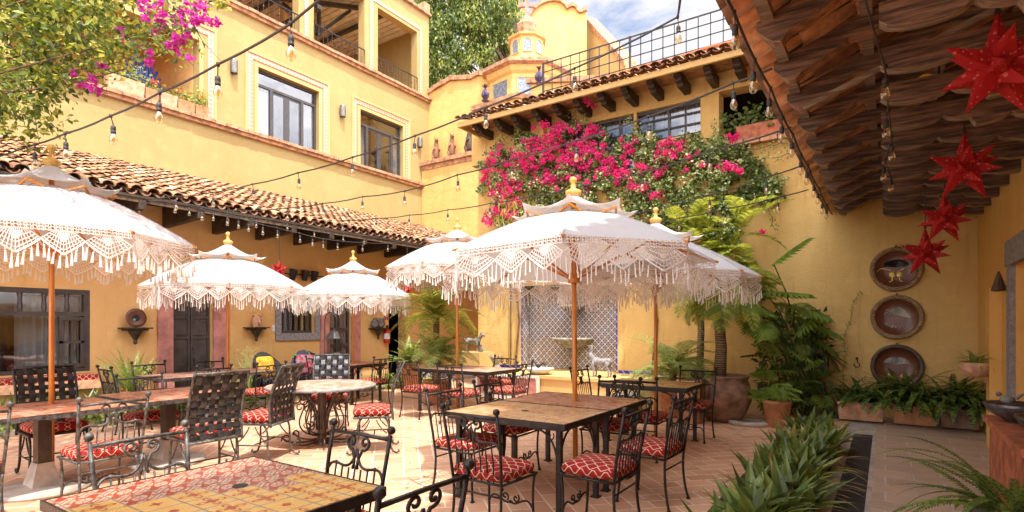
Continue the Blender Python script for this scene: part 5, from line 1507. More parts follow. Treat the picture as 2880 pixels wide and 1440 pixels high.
# palm in the giant urn
t = thing('giant_urn', 'huge rounded brown clay urn standing on the courtyard tiles', 'planter', (-2.12, 9.12, 0))
m = MB(); m.lathe([(.20,0),(.24,.01),(.33,.12),(.41,.32),(.425,.44),(.39,.58),(.355,.64),(.365,.67),(.385,.70),(.375,.72),(.33,.72),(.31,.66)], 36); m.build('urn_body', M['pot_brown'], t, True)
MB().lathe([(.33,.64),(.001,.66)], 20, caps=False).build('soil', M['soil'], t)
tp = tag(thing('tall_palm', 'x', 'palm', (-2.18, 9.12, .64)), 'tall palm with ringed trunk growing from the giant brown urn')
m = MB(); m.tube([(0,0,0),(.03,0,.5),(-.02,.02,1.1),(0,0,1.55)], [.10,.085,.075,.10], 12); m.build('trunk', M['palm_trunk'], tp, True)
m = MB()
for _ in range(36): frond(m, (0,0,1.55), U(0, 2*PI), U(-.5, .95), U(.8, 1.3), U(1.2, 2.1), 34, .36, .024, .3, stem=.011, mats=3)
m.build('fronds', [M['leaf_palm'], M['leaf_palm_y'], M['leaf_fern']], tp)
# tall golden palms behind (top right of the rear umbrella)
p = PD(1985, 690, 10.6); tp = thing('golden_palm', 'bright yellow-green palm fronds against the vine, right of the rear umbrella', 'palm', (p.x, 10.35, 0))
m = MB(); m.tube([(0,0,0),(.05,0,1.4),(0,0,2.6)], [.07,.06,.05], 8); m.build('trunk', M['palm_trunk'], tp, True)
m = MB()
for _ in range(54): frond(m, (U(-.45,.85),U(-.15,.1),U(2.3,3.35)), U(PI*.9, 2.1*PI), U(-.2, 1.35), U(.6, 1.0), U(.6, 1.6), 28, .26, .03, .4, stem=.009, mats=2)
m.build('fronds', [M['leaf_palm_y'], M['leaf_palm']], tp)
p = Vector((PY(1428, 640, BY-.35)[0], 0, 0))
tp = thing('feathery_shrub', 'feathery yellow-green shrub peeking above the large right umbrella, over the wall ledge', 'shrub', (p.x, BY-.35, .5))
m = MB()
for _ in range(90):
    c = PD(rs.uniform(1400, 1520), rs.uniform(575, 660), 11.5); blade(m, (c.x-tp.location.x, c.y-tp.location.y-0.0, c.z-.5), U(0,2*PI), U(.9,1.5), U(.15,.3), .02, .4, 3)
m.build('foliage', M['leaf_palm_y'], tp)
m = MB(); m.tube([(-.12,.3,0),(-.12,.3,1.6),(0,.1,2.6)], .018, 5); m.build('stem', M['bark'], tp)

# ------------------------------------------------------------ philodendron thicket right of the urn
ph = thing('philodendron', 'dense dark thicket of split-leaf philodendron against the right wall', 'shrub', (-.95, 10.3, 0))
m = MB(); stems = MB()
for _ in range(130):
    px, py = rs.uniform(1990, 2330), rs.uniform(740, 1140)
    lim = 720+(px-1990)*.42
    if py < lim or (px < 2130 and py > 880): continue
    D = rs.uniform(8.6, 9.9); c = PD(px, py, D)
    if c.y > BY-.1: c.y = BY-.15
    m.mi = random.choices((0, 1, 2, 3), (6, 1.2, 3, 1))[0]
    az = U(PI, 2*PI)+(.4 if px > 2200 else 0); lobed(m, c, az, U(-.7, .35), U(.26, .46), 8)
    if R() < .4: stems.tube([(-.95+U(-.5,.5), 10.3, 0), c.lerp(Vector((-.95, 10.3, 1.2)), .4), c], [.014,.01,.006], 4)
for (px, py, D, az, el, L) in ((2175,740,8.6,.35,.75,.62),(2200,850,8.9,-.25,-.25,.75),(2240,890,9.0,-.1,-.35,.7),(2150,820,8.8,-.3,.0,.7),(2130,900,8.6,-1.2,-.4,.6),(2270,930,9.1,0,-.6,.6)):
    m.mi = 0; lobed(m, PD(px, py, D), az, el, L, 11); stems.tube([(-.95, 10.2, .3), PD(px, py, D).lerp(Vector((-.95,10.2,1.0)), .3), PD(px, py, D)], [.016,.012,.008], 5)
m.build('leaves', [M['leaf_fern'], M['leaf_dark'], M['leaf_palm'], M['leaf_palm_y']], ph, world=True); stems.build('stems', M['leaf_vine2'], ph, world=True)
m = MB()
for _ in range(900):
    px, py = rs.uniform(2130, 2330), rs.uniform(880, 1150); c = PD(px, py, rs.uniform(9.0, 9.9)); c.y = min(c.y, BY-.05)
    m.mi = R() < .3; leaf(m, c, (rdir()+Vector((0,-.6,.4))).normalized(), U(.08,.18), .45)
m.build('undergrowth', [M['leaf_dark'], M['leaf_fern']], ph, world=True)
fan = MB()
for (px, py, D) in ((2310,975,9.0),(2280,930,9.1),(2330,1000,9.1)):
    c = PD(px, py, D)
    for k in range(18): blade(fan, c, U(-1.6, .9), U(-1.3, .5), U(.3,.5), .022, .5, 4)
fan.build('fan_leaves', M['leaf_dark'], ph, world=True)
t = thing('terracotta_planter', 'tapering terracotta pot with split leaves hanging over it, right of the giant urn', 'planter', (-1.33, 9.0, 0))
m = MB(); pot(m, .20, .40); m.build('pot', M['terracotta'], t, True)
m = MB()
for k in range(14): lobed(m, (U(-.1,.1), U(-.1,.1), .42+U(0,.25)), U(0,2*PI), U(-.5,.3), U(.24,.36), 8)
m.build('leaves', M['leaf_fern'], t)
t = tag(MB().build('stone_slab_ring', M['concrete'], None), 'x') if False else None
m = MB(); m.lathe([(.30,.0),(.31,.04),(.28,.06),(.18,.055),(.16,.02)], 24); o_ = m.build('stone_ring', M['concrete'], None, True); o_.location = (-1.72, 9.0, 0); tag(o_, 'flat grey stone ring on the ground between the urn and the terracotta pot', 'stone ring')

# ------------------------------------------------------------ foreground bed of strap leaves
cb = thing('strap_leaf_bed', 'long bed of glossy strap-leaved clivia beside the black drain strip', 'plant bed', (-.85, 5, 0))
MB().box(-1.15,-.47,2.2,8.6,0,.05).build('bed_soil', M['soil'], cb, world=True)
m = MB()
for k in range(80):
    y = 2.9+5.5*(k/80)**.95; x = -.73+U(-.19,.19)
    for _ in range(10):
        m.mi = random.choices((0, 1, 2, 3), (5, 2.4, .6, .35))[0]
        blade(m, (x+U(-.07,.07), y+U(-.07,.07), .04), U(0, 2*PI), U(.75, 1.45), U(.28, .52)*(.85 if y < 3.8 or y > 7 else 1), U(.062,.094), U(.1,1.3), 6, .16)
m.build('leaves', [M['leaf_blade'], M['leaf_blade_d'], M['leaf_blade_y'], M['leaf_dry']], cb, world=True)
m = MB()
for k in range(60):
    y = U(2.4, 8.4); blade(m, (-.55+U(-.1,.1), y, .05), U(-1.0, .8), U(.1,.7), U(.3,.5), .016, U(.5,1.1), 5)
m.build('dry_leaves', M['leaf_dry'], cb, world=True)
# small fern tip at the bottom edge
t = thing('small_fern', 'single pale fern sprout with drooping fronds at the bottom edge, before the clivia bed', 'fern', (-1.45, 3.35, 0))
m = MB()
for az, L, el in ((1.9,.34,1.2),(2.6,.30,.9),(1.0,.26,1.1),(3.6,.2,.8)): frond(m, (0,0,.02), az, el, L, 1.6, 30, .035, .010, .1, stem=.003)
m.build('fronds', M['leaf_fern_pale'], t)

# ------------------------------------------------------------ fern planters along the right wall
FG = 'fern planters at the foot of the right wall'
for (x0_, x1_, lab, potm, n_) in ((-.62, -.02, 'long terracotta trough with sword ferns directly below the small iron hook', 'terracotta_pale', 26), (.10, .62, 'terracotta trough of sword ferns hanging in front of the lowest dish', 'terracotta', 40), (.66, 1.10, 'dark trough of tall sword ferns in the right corner by the pilaster', 'pot_brown', 40)):
    t = thing('fern_planter', lab, 'planter', ((x0_+x1_)/2, 10.25, 0), 0, FG)
    a = (x1_-x0_)/2
    m = MB(); m.add([(-a*.95,-.14,.03),(a*.95,-.14,.03),(a*.95,.14,.03),(-a*.95,.14,.03),(-a,-.17,.30),(a,-.17,.30),(a,.17,.30),(-a,.17,.30)], [(0,3,2,1),(0,1,5,4),(1,2,6,5),(2,3,7,6),(3,0,4,7)])
    m.box(-a-.01, a+.01, -.185, -.155, .27, .31); m.box(-a-.01, a+.01, .155, .185, .27, .31); m.box(-a+.02, a-.02, -.15, .15, .24, .27)
    m.build('trough', M[potm], t)
    m = MB()
    for k in range(int(n_*2.4)): frond(m, (U(-a,a)*.8, U(-.08,.08), .27), U(PI-.5, 2*PI+.5), U(.6,1.5), U(.6,1.05)*(.72 if x1_ < 0 else 1), U(.9,2.3), 30, .085, .026, .15, stem=.004, mats=2)
    m.build('fronds', [M['leaf_fern'], M['leaf_dark']], t)
# trailing vine on the right wall
vt = thing('hanging_vine', 'thin string of small leaves trailing down the right wall beside the hook', 'climbing plant', (-.6, BY-.05, .8))
m = MB(); pts = []
for (px, py) in ((2420,820),(2400,850),(2392,900),(2372,950),(2378,1000),(2370,1050),(2376,1095)):
    x, z = PY(px, py, BY-.05); pts.append(Vector((x, BY-.05, z)))
m.tube(pts, .004, 4)
for a, b_ in zip(pts, pts[1:]):
    for k in range(12): m.mi = 1; q = a.lerp(b_, k/12)+rdir()*.035; q.y = min(q.y, BY-.02); leaf(m, q, (rdir()+Vector((0,-1,.3))).normalized(), .035*U(.7,1.3), .8)
    m.mi = 0
m.build('stem', [M['leaf_vine2'], M['leaf_vine']], vt, world=True)
# hanging bowl plant on the pilaster
t = thing('wall_planter', 'rounded clay bowl with grassy plant mounted on the right wall pilaster', 'planter', (.92, 8.86, .98))
m = MB(); m.lathe([(.05,-.12),(.11,-.10),(.155,-.02),(.16,.06),(.145,.065),(.14,.04)], 24); m.build('bowl', M['terracotta_pale'], t, True)
m = MB()
for _ in range(60): blade(m, (U(-.05,.05), U(-.05,.05), .04), U(0,2*PI), U(.2,1.4), U(.15,.34), .013, U(.8,2.2), 5)
m.build('leaves', M['leaf_fern'], t)
# big foreground fern at the lower right
t = thing('potted_fern', 'large bright sword fern in a pale pot at the lower right corner', 'potted fern', (.58, 4.2, 0))
m = MB(); pot(m, .19, .42); m.build('pot', M['white_stone'], t, True)
m = MB()
for _ in range(44): frond(m, (U(-.07,.07), U(-.07,.07), .40), U(0, 2*PI), U(.3,1.45), U(.45,.80), U(1.0,2.1), 40, .05, .013, .15, stem=.004, mats=2)
m.build('fronds', [M['leaf_fern'], M['leaf_blade_d']], t)

# ------------------------------------------------------------ left bed planting
PG = 'plants in the bed along the left wall'
def place_px(px, py, D): v = PD(px, py, D); return v.x, v.y
def wall_pt(px, off):   # ground point in front of the left wall at that pixel column
    Y, z = PX(px, 1000, WX+off); return WX+off, Y
x, y = wall_pt(372, .75); fern_pot('potted_fern', 'upright foxtail fern in front of the wall between the dark window and pink door', x, y, .05, .2, .35, 46, .85, ('leaf_fern', 'leaf_fern_pale'), el=(.9,1.5), droop=.7, nl=34, ll=.05, wd=.016)
x, y = wall_pt(703, .7); t = thing('papyrus', 'wispy tall grass-like plant below the mask shelf, left of the yellow armchair', 'plant', (x, y, .05))
m = MB()
for _ in range(60): blade(m, (U(-.15,.15), U(-.15,.15), 0), U(0,2*PI), U(1.1,1.55), U(.5,1.1), .014, U(.1,1.0), 5)
for _ in range(160): leaf(m, Vector((U(-.22,.22), U(-.22,.22), U(.4,1.0))), rdir(), .07, .25)
m.build('foliage', [M['leaf_fern_pale']], t)
x, y = wall_pt(1086, .9); fern_pot('potted_fern', 'big pale fern in a tall terracotta pot beside the fire extinguisher', -9.35, 9.6, 0, .24, .62, 64, .80, ('leaf_fern_pale', 'leaf_fern'), el=(.5,1.5), droop=1.1, nl=30, ll=.10, wd=.035)
for (px, off, lab) in ((60,.8,'dark pointed leaves below the bench cushion at the left edge'),(292,.7,'tall sword leaves at the right end of the cushioned window bench'),(640,.6,'sword leaves at the foot of the wall right of the pink door'),(735,.6,'spiky leaves under the yellow cushioned armchair'),(822,.6,'spiky leaves between the two floral armchairs'),(960,.5,'spiky leaves before the glass door')):
    x, y = wall_pt(px, off); t = thing('sword_plant', lab, 'plant', (x, y, .05), 0, PG); m = MB()
    for _ in range(34): blade(m, (U(-.3,.3), U(-.5,.5), 0), U(0,2*PI), U(.9,1.5), U(.35,.62), .05, U(.1,.8), 5)
    m.build('leaves', [M['leaf_blade']], t)
gc = MB()
for _ in range(5200):
    y = U(-1, 10.8); x = U(-10.7, -9.55); h_ = .10+.14*math.sin(y*2.1)**2
    gc.mi = random.choices((0,1,2), (5,3,2))[0]; leaf(gc, Vector((x, y, U(.02, .05+h_))), (rdir()+Vector((.3,0,.9))).normalized(), .085*U(.6,1.3), .75)
o_ = gc.build('ground_cover', [M['leaf_tree'], M['leaf_tree2'], M['leaf_vine']]); tag(o_, 'bright green leafy ground cover edging the bed along the left wall', 'ground cover', kind='stuff')
# ------------------------------------------------------------ flower boxes on the ledge and geraniums
def flowerbox(label, X0, X1, axis, c, z, potm, n_=70, flower=0, up=.28, h=.26, mats=('leaf_tree2','leaf_vine'), wd=.13, ls=.06):
    mid = (X0+X1)/2
    loc = (c, mid, z) if axis == 'x' else (mid, c, z); t = thing('flower_box', label, 'planter', loc, 0, 'clay flower boxes on ledges')
    a = (X1-X0)/2; m = MB()
    if axis == 'x': m.add([(-wd*.85,-a*.95,0),(wd*.85,-a*.95,0),(wd*.85,a*.95,0),(-wd*.85,a*.95,0),(-wd,-a,h),(wd,-a,h),(wd,a,h),(-wd,a,h)], [(0,3,2,1),(0,1,5,4),(1,2,6,5),(2,3,7,6),(3,0,4,7),(4,5,6,7)])
    else: m.add([(-a*.95,-wd*.85,0),(a*.95,-wd*.85,0),(a*.95,wd*.85,0),(-a*.95,wd*.85,0),(-a,-wd,h),(a,-wd,h),(a,wd,h),(-a,wd,h)], [(0,3,2,1),(0,1,5,4),(1,2,6,5),(2,3,7,6),(3,0,4,7),(4,5,6,7)])
    m.build('box', M[potm], t)
    m = MB()
    for _ in range(n_):
        u_, w_ = U(-a,a), U(-wd,wd); hh = h+abs(R()*R())*up*1.6
        p = Vector((w_, u_, hh)) if axis == 'x' else Vector((u_, w_, hh))
        m.mi = R() < .35; leaf(m, p, (rdir()+Vector((.3,-.3,.8))).normalized(), ls*U(.7,1.3), .95)
        if R() < .12: m.tube([Vector((p.x, p.y, h-.02)), p], .004, 4)
    m.build('foliage', [M[k] for k in mats], t)
    if flower:
        m = MB()
        for _ in range(flower):
            u_ = U(-a,a); hh = h+up*U(.5,1.1); p = Vector((U(-wd,wd), u_, hh)) if axis == 'x' else Vector((u_, U(-wd,wd), hh))
            for q in clump(p, .03, 14, (1,1,.7), .2): leaf(m, q, rdir(), .03, .9)
        m.build('flowers', M['geranium'], t)
    return t
def ypx(px, X=LX+.05): return PX(px, 200, X)[0]
flowerbox('long pale clay box with pale green plants, leftmost on the ledge', ypx(300), ypx(403), 'x', LX+.02, 6.82, 'terracotta_pale', 240, 0, .42, .32)
flowerbox('clay box with red flowers, second from left on the ledge', ypx(405), ypx(446), 'x', LX+.02, 6.82, 'terracotta', 110, 7, .25, .26)
flowerbox('worn clay box, third from left on the ledge, behind the light cable', ypx(448), ypx(494), 'x', LX+.02, 6.82, 'terracotta_pale', 60, 2, .16, .27)
flowerbox('small clay box with geraniums on the ledge, second from the right end', ypx(496), ypx(544), 'x', LX+.02, 6.82, 'terracotta', 130, 3, .28, .24)
flowerbox('small clay pot of bright geraniums at the right end of the ledge', ypx(546), ypx(582), 'x', LX+.02, 6.82, 'terracotta', 190, 4, .4, .24)
flowerbox('long red-brown box of round-leaved geraniums in the dark upper opening', bz(2075,380)[0], bz(2215,380)[0], 'y', BY-.02, 4.905, 'pot_red', 60, 1, .3, .24, ls=.07, mats=('leaf_tree','leaf_vine'))
t = thing('geranium', 'leggy round-leaved geranium filling the dark upper opening', 'plant', (bz(2120,360)[0], BY+.05, 4.92)); m = MB()
for _ in range(34):
    px, py = rs.uniform(2030, 2190), 0
    top = 290+abs(px-2130)*.35; py = rs.uniform(top, 375); x, z = PY(px, py, BY-.02); p = Vector((x, BY-.02+U(-.1,.1), z)); b0 = Vector((bz(2110,360)[0]+U(-.3,.3), BY, 5.1)); m.mi = 0
    m.tube([b0, b0.lerp(p, .6)+rdir()*.04, p], .005, 4)
    for _ in range(6): m.mi = 1; leaf(m, p+rdir()*.06, (rdir()*.6+Vector((0,-1,.5))).normalized(), .07, 1.0)
m.build('foliage', [M['leaf_vine2'], M['leaf_tree']], t, world=True)
# ------------------------------------------------------------ string lights
def string_light(label, anch, bulbs=None, end=None, start=None, r=.009, sag=.015, sub=3, bs=1.0, hang=.05, raw=False):
    P = [Vector(a) if raw else PD(*a) for a in anch]
    pts = ([Vector(start)] if start else [])+P+([Vector(end)] if end else [])
    t = thing('string_light', label, 'string lights', tuple(pts[0]), 0, 'string lights of clear bulbs')
    m = MB(); o = []
    for a, b_ in zip(pts, pts[1:]):
        for k in range(sub): f = k/sub; q = a.lerp(b_, f); q.z -= 4*f*(1-f)*sag*(b_-a).length; o.append(q)
    o.append(pts[-1]); m.tube(o, r, 5); m.build('cable', M['cable'], t, world=True)
    for i, p in enumerate(P):
        if bulbs is not None and i not in bulbs: continue
        ax = Vector((U(-.03,.03), U(-.03,.03), 0))
        m = MB(); c = Vector(p); m.tube([c+Vector((0,0,.012)), c-Vector((0,0,.012))], .012*bs, 6)
        m.tube([c, c+Vector((0,0,-hang*bs))+ax*.4, c+Vector((0,0,-(hang+.02)*bs))+ax*.5], .004*bs, 5)
        tp_ = c+Vector((0,0,-(hang+.02)*bs))+ax*.5
        m.lathe([(.006,0),(.016,-.008),(.019,-.03),(.0175,-.034),(.0175,-.05),(.019,-.052),(.0165,-.066)], 10, TR(*tp_)@Matrix.Scale(bs, 4))
        so_ = m.build('socket', M['cable'], t, True, world=True)
        m = MB(); m.lathe([(.013,-.066),(.017,-.078),(.028,-.105),(.029,-.118),(.024,-.136),(.012,-.148),(.001,-.150)], 12, TR(*tp_)@Matrix.Scale(bs, 4), caps=False)
        m.build('bulb', M['bulb'], so_, True, world=True)
        if bs*FPX/max(1, (-c.x*SS+c.y*CC)) > 150:
            m = MB(); m.tube([tp_+Vector((-.008,0,-.07))*bs, tp_+Vector((-.012,0,-.115))*bs, tp_+Vector((0,0,-.125))*bs, tp_+Vector((.012,0,-.115))*bs, tp_+Vector((.008,0,-.07))*bs], .0016, 4)
            m.build('filament', M['finial'], so_, True, world=True)
    return t
string_light('nearest string of large bulbs, rising from the left roof to the top edge', [(99,406,5.0),(183,376,4.7),(311,326,4.3),(449,261,3.95),(613,181,3.6),(817,67,3.2)], start=tuple(PD(-260,500,6.2)), end=(-.9,1.7,3.42), r=.008)
string_light('second string, crossing from the left eave over the clay figure shelf to the top right', [(391,561,9.0),(494,552,8.8),(598,541,8.2),(710,518,7.7),(838,486,7.1),(992,442,6.5),(1167,382,6.0),(1370,300,5.5),(1616,192,5.0),(1906,48,4.6)], end=(-.9,3.0,3.45))
string_light('third string, ending at the porch roof beside the dark upper opening', [(640,592,9.9),(811,585,9.4),(908,572,8.9),(1020,553,8.3),(1139,537,7.8),(1286,492,7.1),(1438,449,6.5),(1621,395,5.8),(1822,328,5.1),(2062,233,4.5)], end=tuple(PD(2170,194,4.1)))
string_light('fourth string, passing low over the main umbrella and across the bougainvillea', [(964,620,12),(1056,614.5,11.3),(1152,605,10.5),(1260,590,9.6),(1379,572,8.9),(1509,549,8.1),(1643,522,7.5),(1808,485,6.8),(1993,425,6.0)], end=tuple(PD(2224,358,5.2)))
string_light('fifth string, emerging behind the main umbrella tip to the porch eave', [(1789,600,9.0),(1993,550,7.9),(2153,498,7.0)], start=tuple(PD(1640,632,10.2)), end=tuple(PD(2259,464,6.4)))
string_light('lowest right string, just above the golden palm fronds', [(1912,613,9.8),(2041,587,8.9),(2186,555,8.0)], start=tuple(PD(1790,640,10.3)), end=tuple(PD(2274,533,7.55)))
string_light('sagging string of small close-set bulbs under the left tiled eave', [(492,566,9.2),(566,588,9.5),(637,604,9.8),(672,613,10),(701,622,10.1),(739,632,10.3),(778,640,10.6),(841,655,11),(877,665,11.2),(909,671,11.4),(950,677,11.7),(1020,682,12.2),(1092,684,12.9)], start=tuple(PD(391,561,8.9)), end=tuple(PD(1180,668,13.6)), hang=.03)
string_light('short string of bulbs hugging the left eave below the roof tiles', [(532,575,9.5),(600,590,9.8),(720,612,10.4),(810,622,10.9),(885,640,11.5),(965,655,12.0),(1025,664,12.6)], start=tuple(PD(430,562,9.1)), end=tuple(PD(1100,662,13.2)), hang=.03)
string_light('string of bulbs strung along the dark porch rafter ends', [(PE-.04, 3.4+.62*k, PZ-.10-.03*(k % 2)) for k in range(11)], start=(PE-.04, 1.2, PZ-.06), end=(PE-.04, 10.6, PZ-.08), raw=True)
string_light('string of dusty bulbs looping beneath the dark porch beams', [(.0,4.4,3.20),(.02,5.1,3.14),(.05,5.9,3.16),(.0,6.6,3.14),(.04,7.4,3.18)], start=(-.1,3.4,3.25), end=(.1,8.2,3.2), r=.006, raw=True)

# ------------------------------------------------------------ star lanterns
def star_lantern(px, py, D, r, label, spin, ceil, cord=True):
    c = PD(px, py, D); t = thing('star_lantern', label, 'star lantern', tuple(c), 0, 'red paper star lanterns')
    m = MB(); rs_ = random.Random(int(px)); k0 = rotz(spin)
    # stellated body: points of a pentagonal star in the facing plane, plus front and back points
    view = Vector((-SS, CC, 0)); E = Matrix.Rotation(YAW+spin*.3, 4, 'Z')
    pts = []
    for k in range(5): a = PI/2+2*PI*k/5; pts.append(Vector((math.cos(a), 0, math.sin(a))))
    inner = .34; dirs = list(pts)
    for k in range(5):
        a = PI/2+2*PI*(k+.5)/5
        dirs.append(Vector((math.cos(a)*.62, -.72, math.sin(a)*.62))*.86); 
    for k in range(5):
        a = PI/2+2*PI*(k+.5)/5; dirs.append(Vector((math.cos(a)*.62, .72, math.sin(a)*.62))*.86)
    core = r*.36
    for d in dirs:
        dn = d.normalized(); a = dn.orthogonal().normalized(); b_ = dn.cross(a); w_ = r*.235
        vs = [dn*core*.55+(a*math.cos(q)+b_*math.sin(q))*w_ for q in (0, PI/2, PI, 1.5*PI)]+[d*r]
        m.add(vs, [(0,1,4),(1,2,4),(2,3,4),(3,0,4)], E)
    m.ball((0,0,0), core*.78, 8, 6, E)
    m.build('star_body', M['star'], t)
    m = MB(); m.tube([(0,0,r*.97), (0,0,ceil-c.z)], .006, 5); m.lathe([(.016,r*.93),(.012,r*1.03),(.003,r*1.06)], 8); m.build('cord', M['cable'], t)
    return t
star_lantern(2806, 190, 3.15, .33, 'nearest and largest red star lantern, cut by the right edge', .2, 3.75)
star_lantern(2712, 472, 4.9, .33, 'second red star lantern from the viewer, hanging under the porch beams', -.1, 3.75)
star_lantern(2655, 615, 6.1, .31, 'third red star lantern, just above the rearmost one', .3, 3.7)
star_lantern(2602, 712, 6.9, .33, 'rearmost red star lantern of the porch, overlapping the top dish', .0, 3.7)
star_lantern(785, 757, 11.0, .20, 'small red star lantern hanging under the left eave above two umbrellas', .3, 3.55)
star_lantern(1145, 812, 13.0, .19, 'small red star lantern half hidden below the centre back umbrella fringe', .1, 3.5)

# ------------------------------------------------------------ round dishes on the right wall
def dish(px, py, label, style):
    x, z = PY(px, py, BY-.03); t = thing('wall_dish', label, 'wall plate', (x, BY, z), 0, 'large round dishes on the right wall')
    Mx = Matrix.Rotation(PI/2, 4, 'X')   # lathe axis -> -Y
    R0 = .36
    m = MB(M=Mx); m.lathe([(R0*.80,.05),(R0*.84,.075),(R0*.92,.07),(R0*.97,.075),(R0,.05),(R0*.96,.01),(R0*.9,.003)], 40, caps=False)
    m.build('rim', M['dish_rim'] if style < 2 else M['iron_brown'], t, True)
    m = MB(M=Mx); m.lathe([(R0*.81,.05),(R0*.76,.022),(R0*.4,.018),(.001,.018)], 40, caps=False); m.build('bowl', M['copper'], t, True)
    m = MB(); m.tube([(-.012,-.06,R0), (0,-.06,R0+.03), (.012,-.06,R0)], .007, 5); m.build('hook', M['iron'], t, True)
    m = MB(); y = -.034
    def blob(pts): m.prism(pts, y, y-.008, 'y')
    if style == 0:       # spread scroll shapes with two discs, below a dark spray
        for s in (-1, 1):
            m.tube([(s*.02,y,-.05),(s*.10,y,.0),(s*.20,y,.02),(s*.26,y,-.03)], [.02,.022,.014,.005], 6, flat=(1,.4))
            m.lathe([(.042,.0),(.042,.012),(.02,.016),(.02,.01)], 16, TR(s*.05,y,-.09)@Matrix.Rotation(PI/2,4,'X'))
            m.tube([(s*.05,y,-.13),(s*.05,y,-.19),(s*.09,y,-.20)], .010, 6)
    elif style == 1:     # bird-like raised relief
        blob([(-.05,.14),(.03,.17),(.12,.10),(.20,-.02),(.10,-.0),(.02,.03),(-.05,.05),(-.09,.09)])
        m.tube(spiral((-.13,y,.06), .01, .06, 0, 2.6*PI, 20, (1,0,0), (0,0,1)), .008, 5)
        for k in range(9): a = PI+PI*k/8; blob([(math.cos(a)*.08-.02, -.08+math.sin(a)*.04), (math.cos(a)*.16-.02, -.10+math.sin(a)*.08), (math.cos(a+.25)*.12-.02, -.10+math.sin(a+.2)*.05)])
    else:
        for s in (-1, 1): m.lathe([(.045,0),(.045,.012),(.028,.018),(.026,.01),(.001,.012)], 16, TR(s*.09,y,-.16)@Matrix.Rotation(PI/2,4,'X'))
    m.build('relief', M['gold'] if style != 1 else M['pale_stone'], t)
    if style != 1:
        m = MB()
        for k in range(16): a = PI*k/15; m.tube([(0,y,.04),(math.cos(a)*.09,y,.06+math.sin(a)*.07),(math.cos(a)*.17,y-.004,.06+math.sin(a)*.10)], [.01,.018,.006], 5)
        m.build('dark_relief', M['pale_stone'] if style else M['iron'], t)
dish(2520, 757, 'top round dish with golden scrolled relief, partly behind red stars', 0)
dish(2522, 892, 'middle round dish with pale bird relief and braided rim', 1)
dish(2522, 1031, 'lowest round dish with mirror-like rim, touched by the ferns', 2)
x, z = PY(2410, 1020, BY-.02); t = MB(); t.tube([(x,BY-.01,z+.07),(x,BY-.04,z+.06),(x+.012,BY-.04,z+.02)]+spiral((x,BY-.04,z-.035), .04, .04, 1.2, -3.6, 12, (1,0,0), (0,0,1)), .008, 6); t.ball((x,BY-.02,z+.07), .022, 8, 6)
tag(t.build('wall_hook', M['iron'], None, True), 'black iron hook on the right wall between the trailing vine and the dishes', 'hook')
x, z = PY(2110, 905, BY-.2)
t = thing('wall_plaque', 'pale sculpted plaque half hidden by the split leaves', 'plaque', (x+.1, BY, z)); m = MB(); m.prism([(-.14,-.10),(.12,-.11),(.15,.04),(.05,.12),(-.10,.10)], -.05, -.002, 'y'); m.build('plaque_body', M['white_stone'], t)
m = MB()
for k in range(3): m.tube(spiral((-.06+.06*k,-.055,.02), .005, .03, 0, 2*PI, 10, (1,0,0), (0,0,1)), .006, 5)
m.build('relief', M['pale_stone'], t)
# wall lamp on the porch wall
t = thing('tin_lantern', 'pierced tin half-cone lamp on the right porch wall before the stone door frame', 'wall lamp', (PWX, 8.4, 1.95)); m = MB()
m.lathe([(.01,.17),(.035,.09),(.07,-.04),(.075,-.05),(.04,-.06)], 10, TR(-.08,0,0)); m.tube([(0,0,0),(-.06,0,-.02)], .014, 6); m.build('shade', M['iron_brown'], t)

# ------------------------------------------------------------ red bench with bowls, right edge
t = thing('red_bench', 'low red painted wooden chest at the right edge holding metal bowls', 'chest', (.92, 5.3, 0))
m = MB(); m.box(-.20,.22,-.75,.75,.08,.70); m.build('chest_body', M['pot_red'], t)
m = MB(); m.box(-.24,.236,-.80,.80,.70,.75); m.box(-.215,-.20,-.70,.70,.20,.24); m.build('lid', M['pot_red'], t)
for sy in (-.68, .68): m = MB(); m.box(-.18,-.10,sy-.04,sy+.04,0,.08); m.box(.12,.20,sy-.04,sy+.04,0,.08); m.build('leg', M['dark_wood'], t)
for (x_, y_, r_, lab) in ((.84, 5.75, .20, 'grey metal bowl with a small bird figure on its rim, farther one'), (.95, 5.0, .23, 'grey metal bowl in front of the gold vase, nearer one')):
    t = thing('metal_bowl', lab, 'bowl', (x_, y_, .75)); m = MB(); m.lathe([(.06,0),(.07,.015),(r_*.8,.07),(r_,.14),(r_*.97,.145),(r_*.8,.085),(.06,.03)], 28, flute=.02, fn=14); m.build('bowl', M['bowl_grey'], t, True)
    if y_ > 5.4:
        m = MB(); m.ball((-.05,0,.17), .035, 8, 6, sc=(1.4,.8,.9)); m.ball((-.10,0,.21), .02, 8, 6); m.tube([(0,0,.18),(.06,0,.23)], [.015,.006], 5); m.tube([(-.05,0,.14),(-.05,0,.10)], .006, 4); m.build('bird', M['dark_stone'], t, True)
t = thing('gold_vase', 'round gold mosaic vase at the right edge between the metal bowls', 'vase', (1.0, 5.36, .75)); m = MB(); m.lathe([(.07,0),(.12,.04),(.17,.12),(.16,.19),(.10,.25),(.045,.29),(.04,.36),(.06,.38)], 28); m.build('vase_body', M['gold'], t, True)

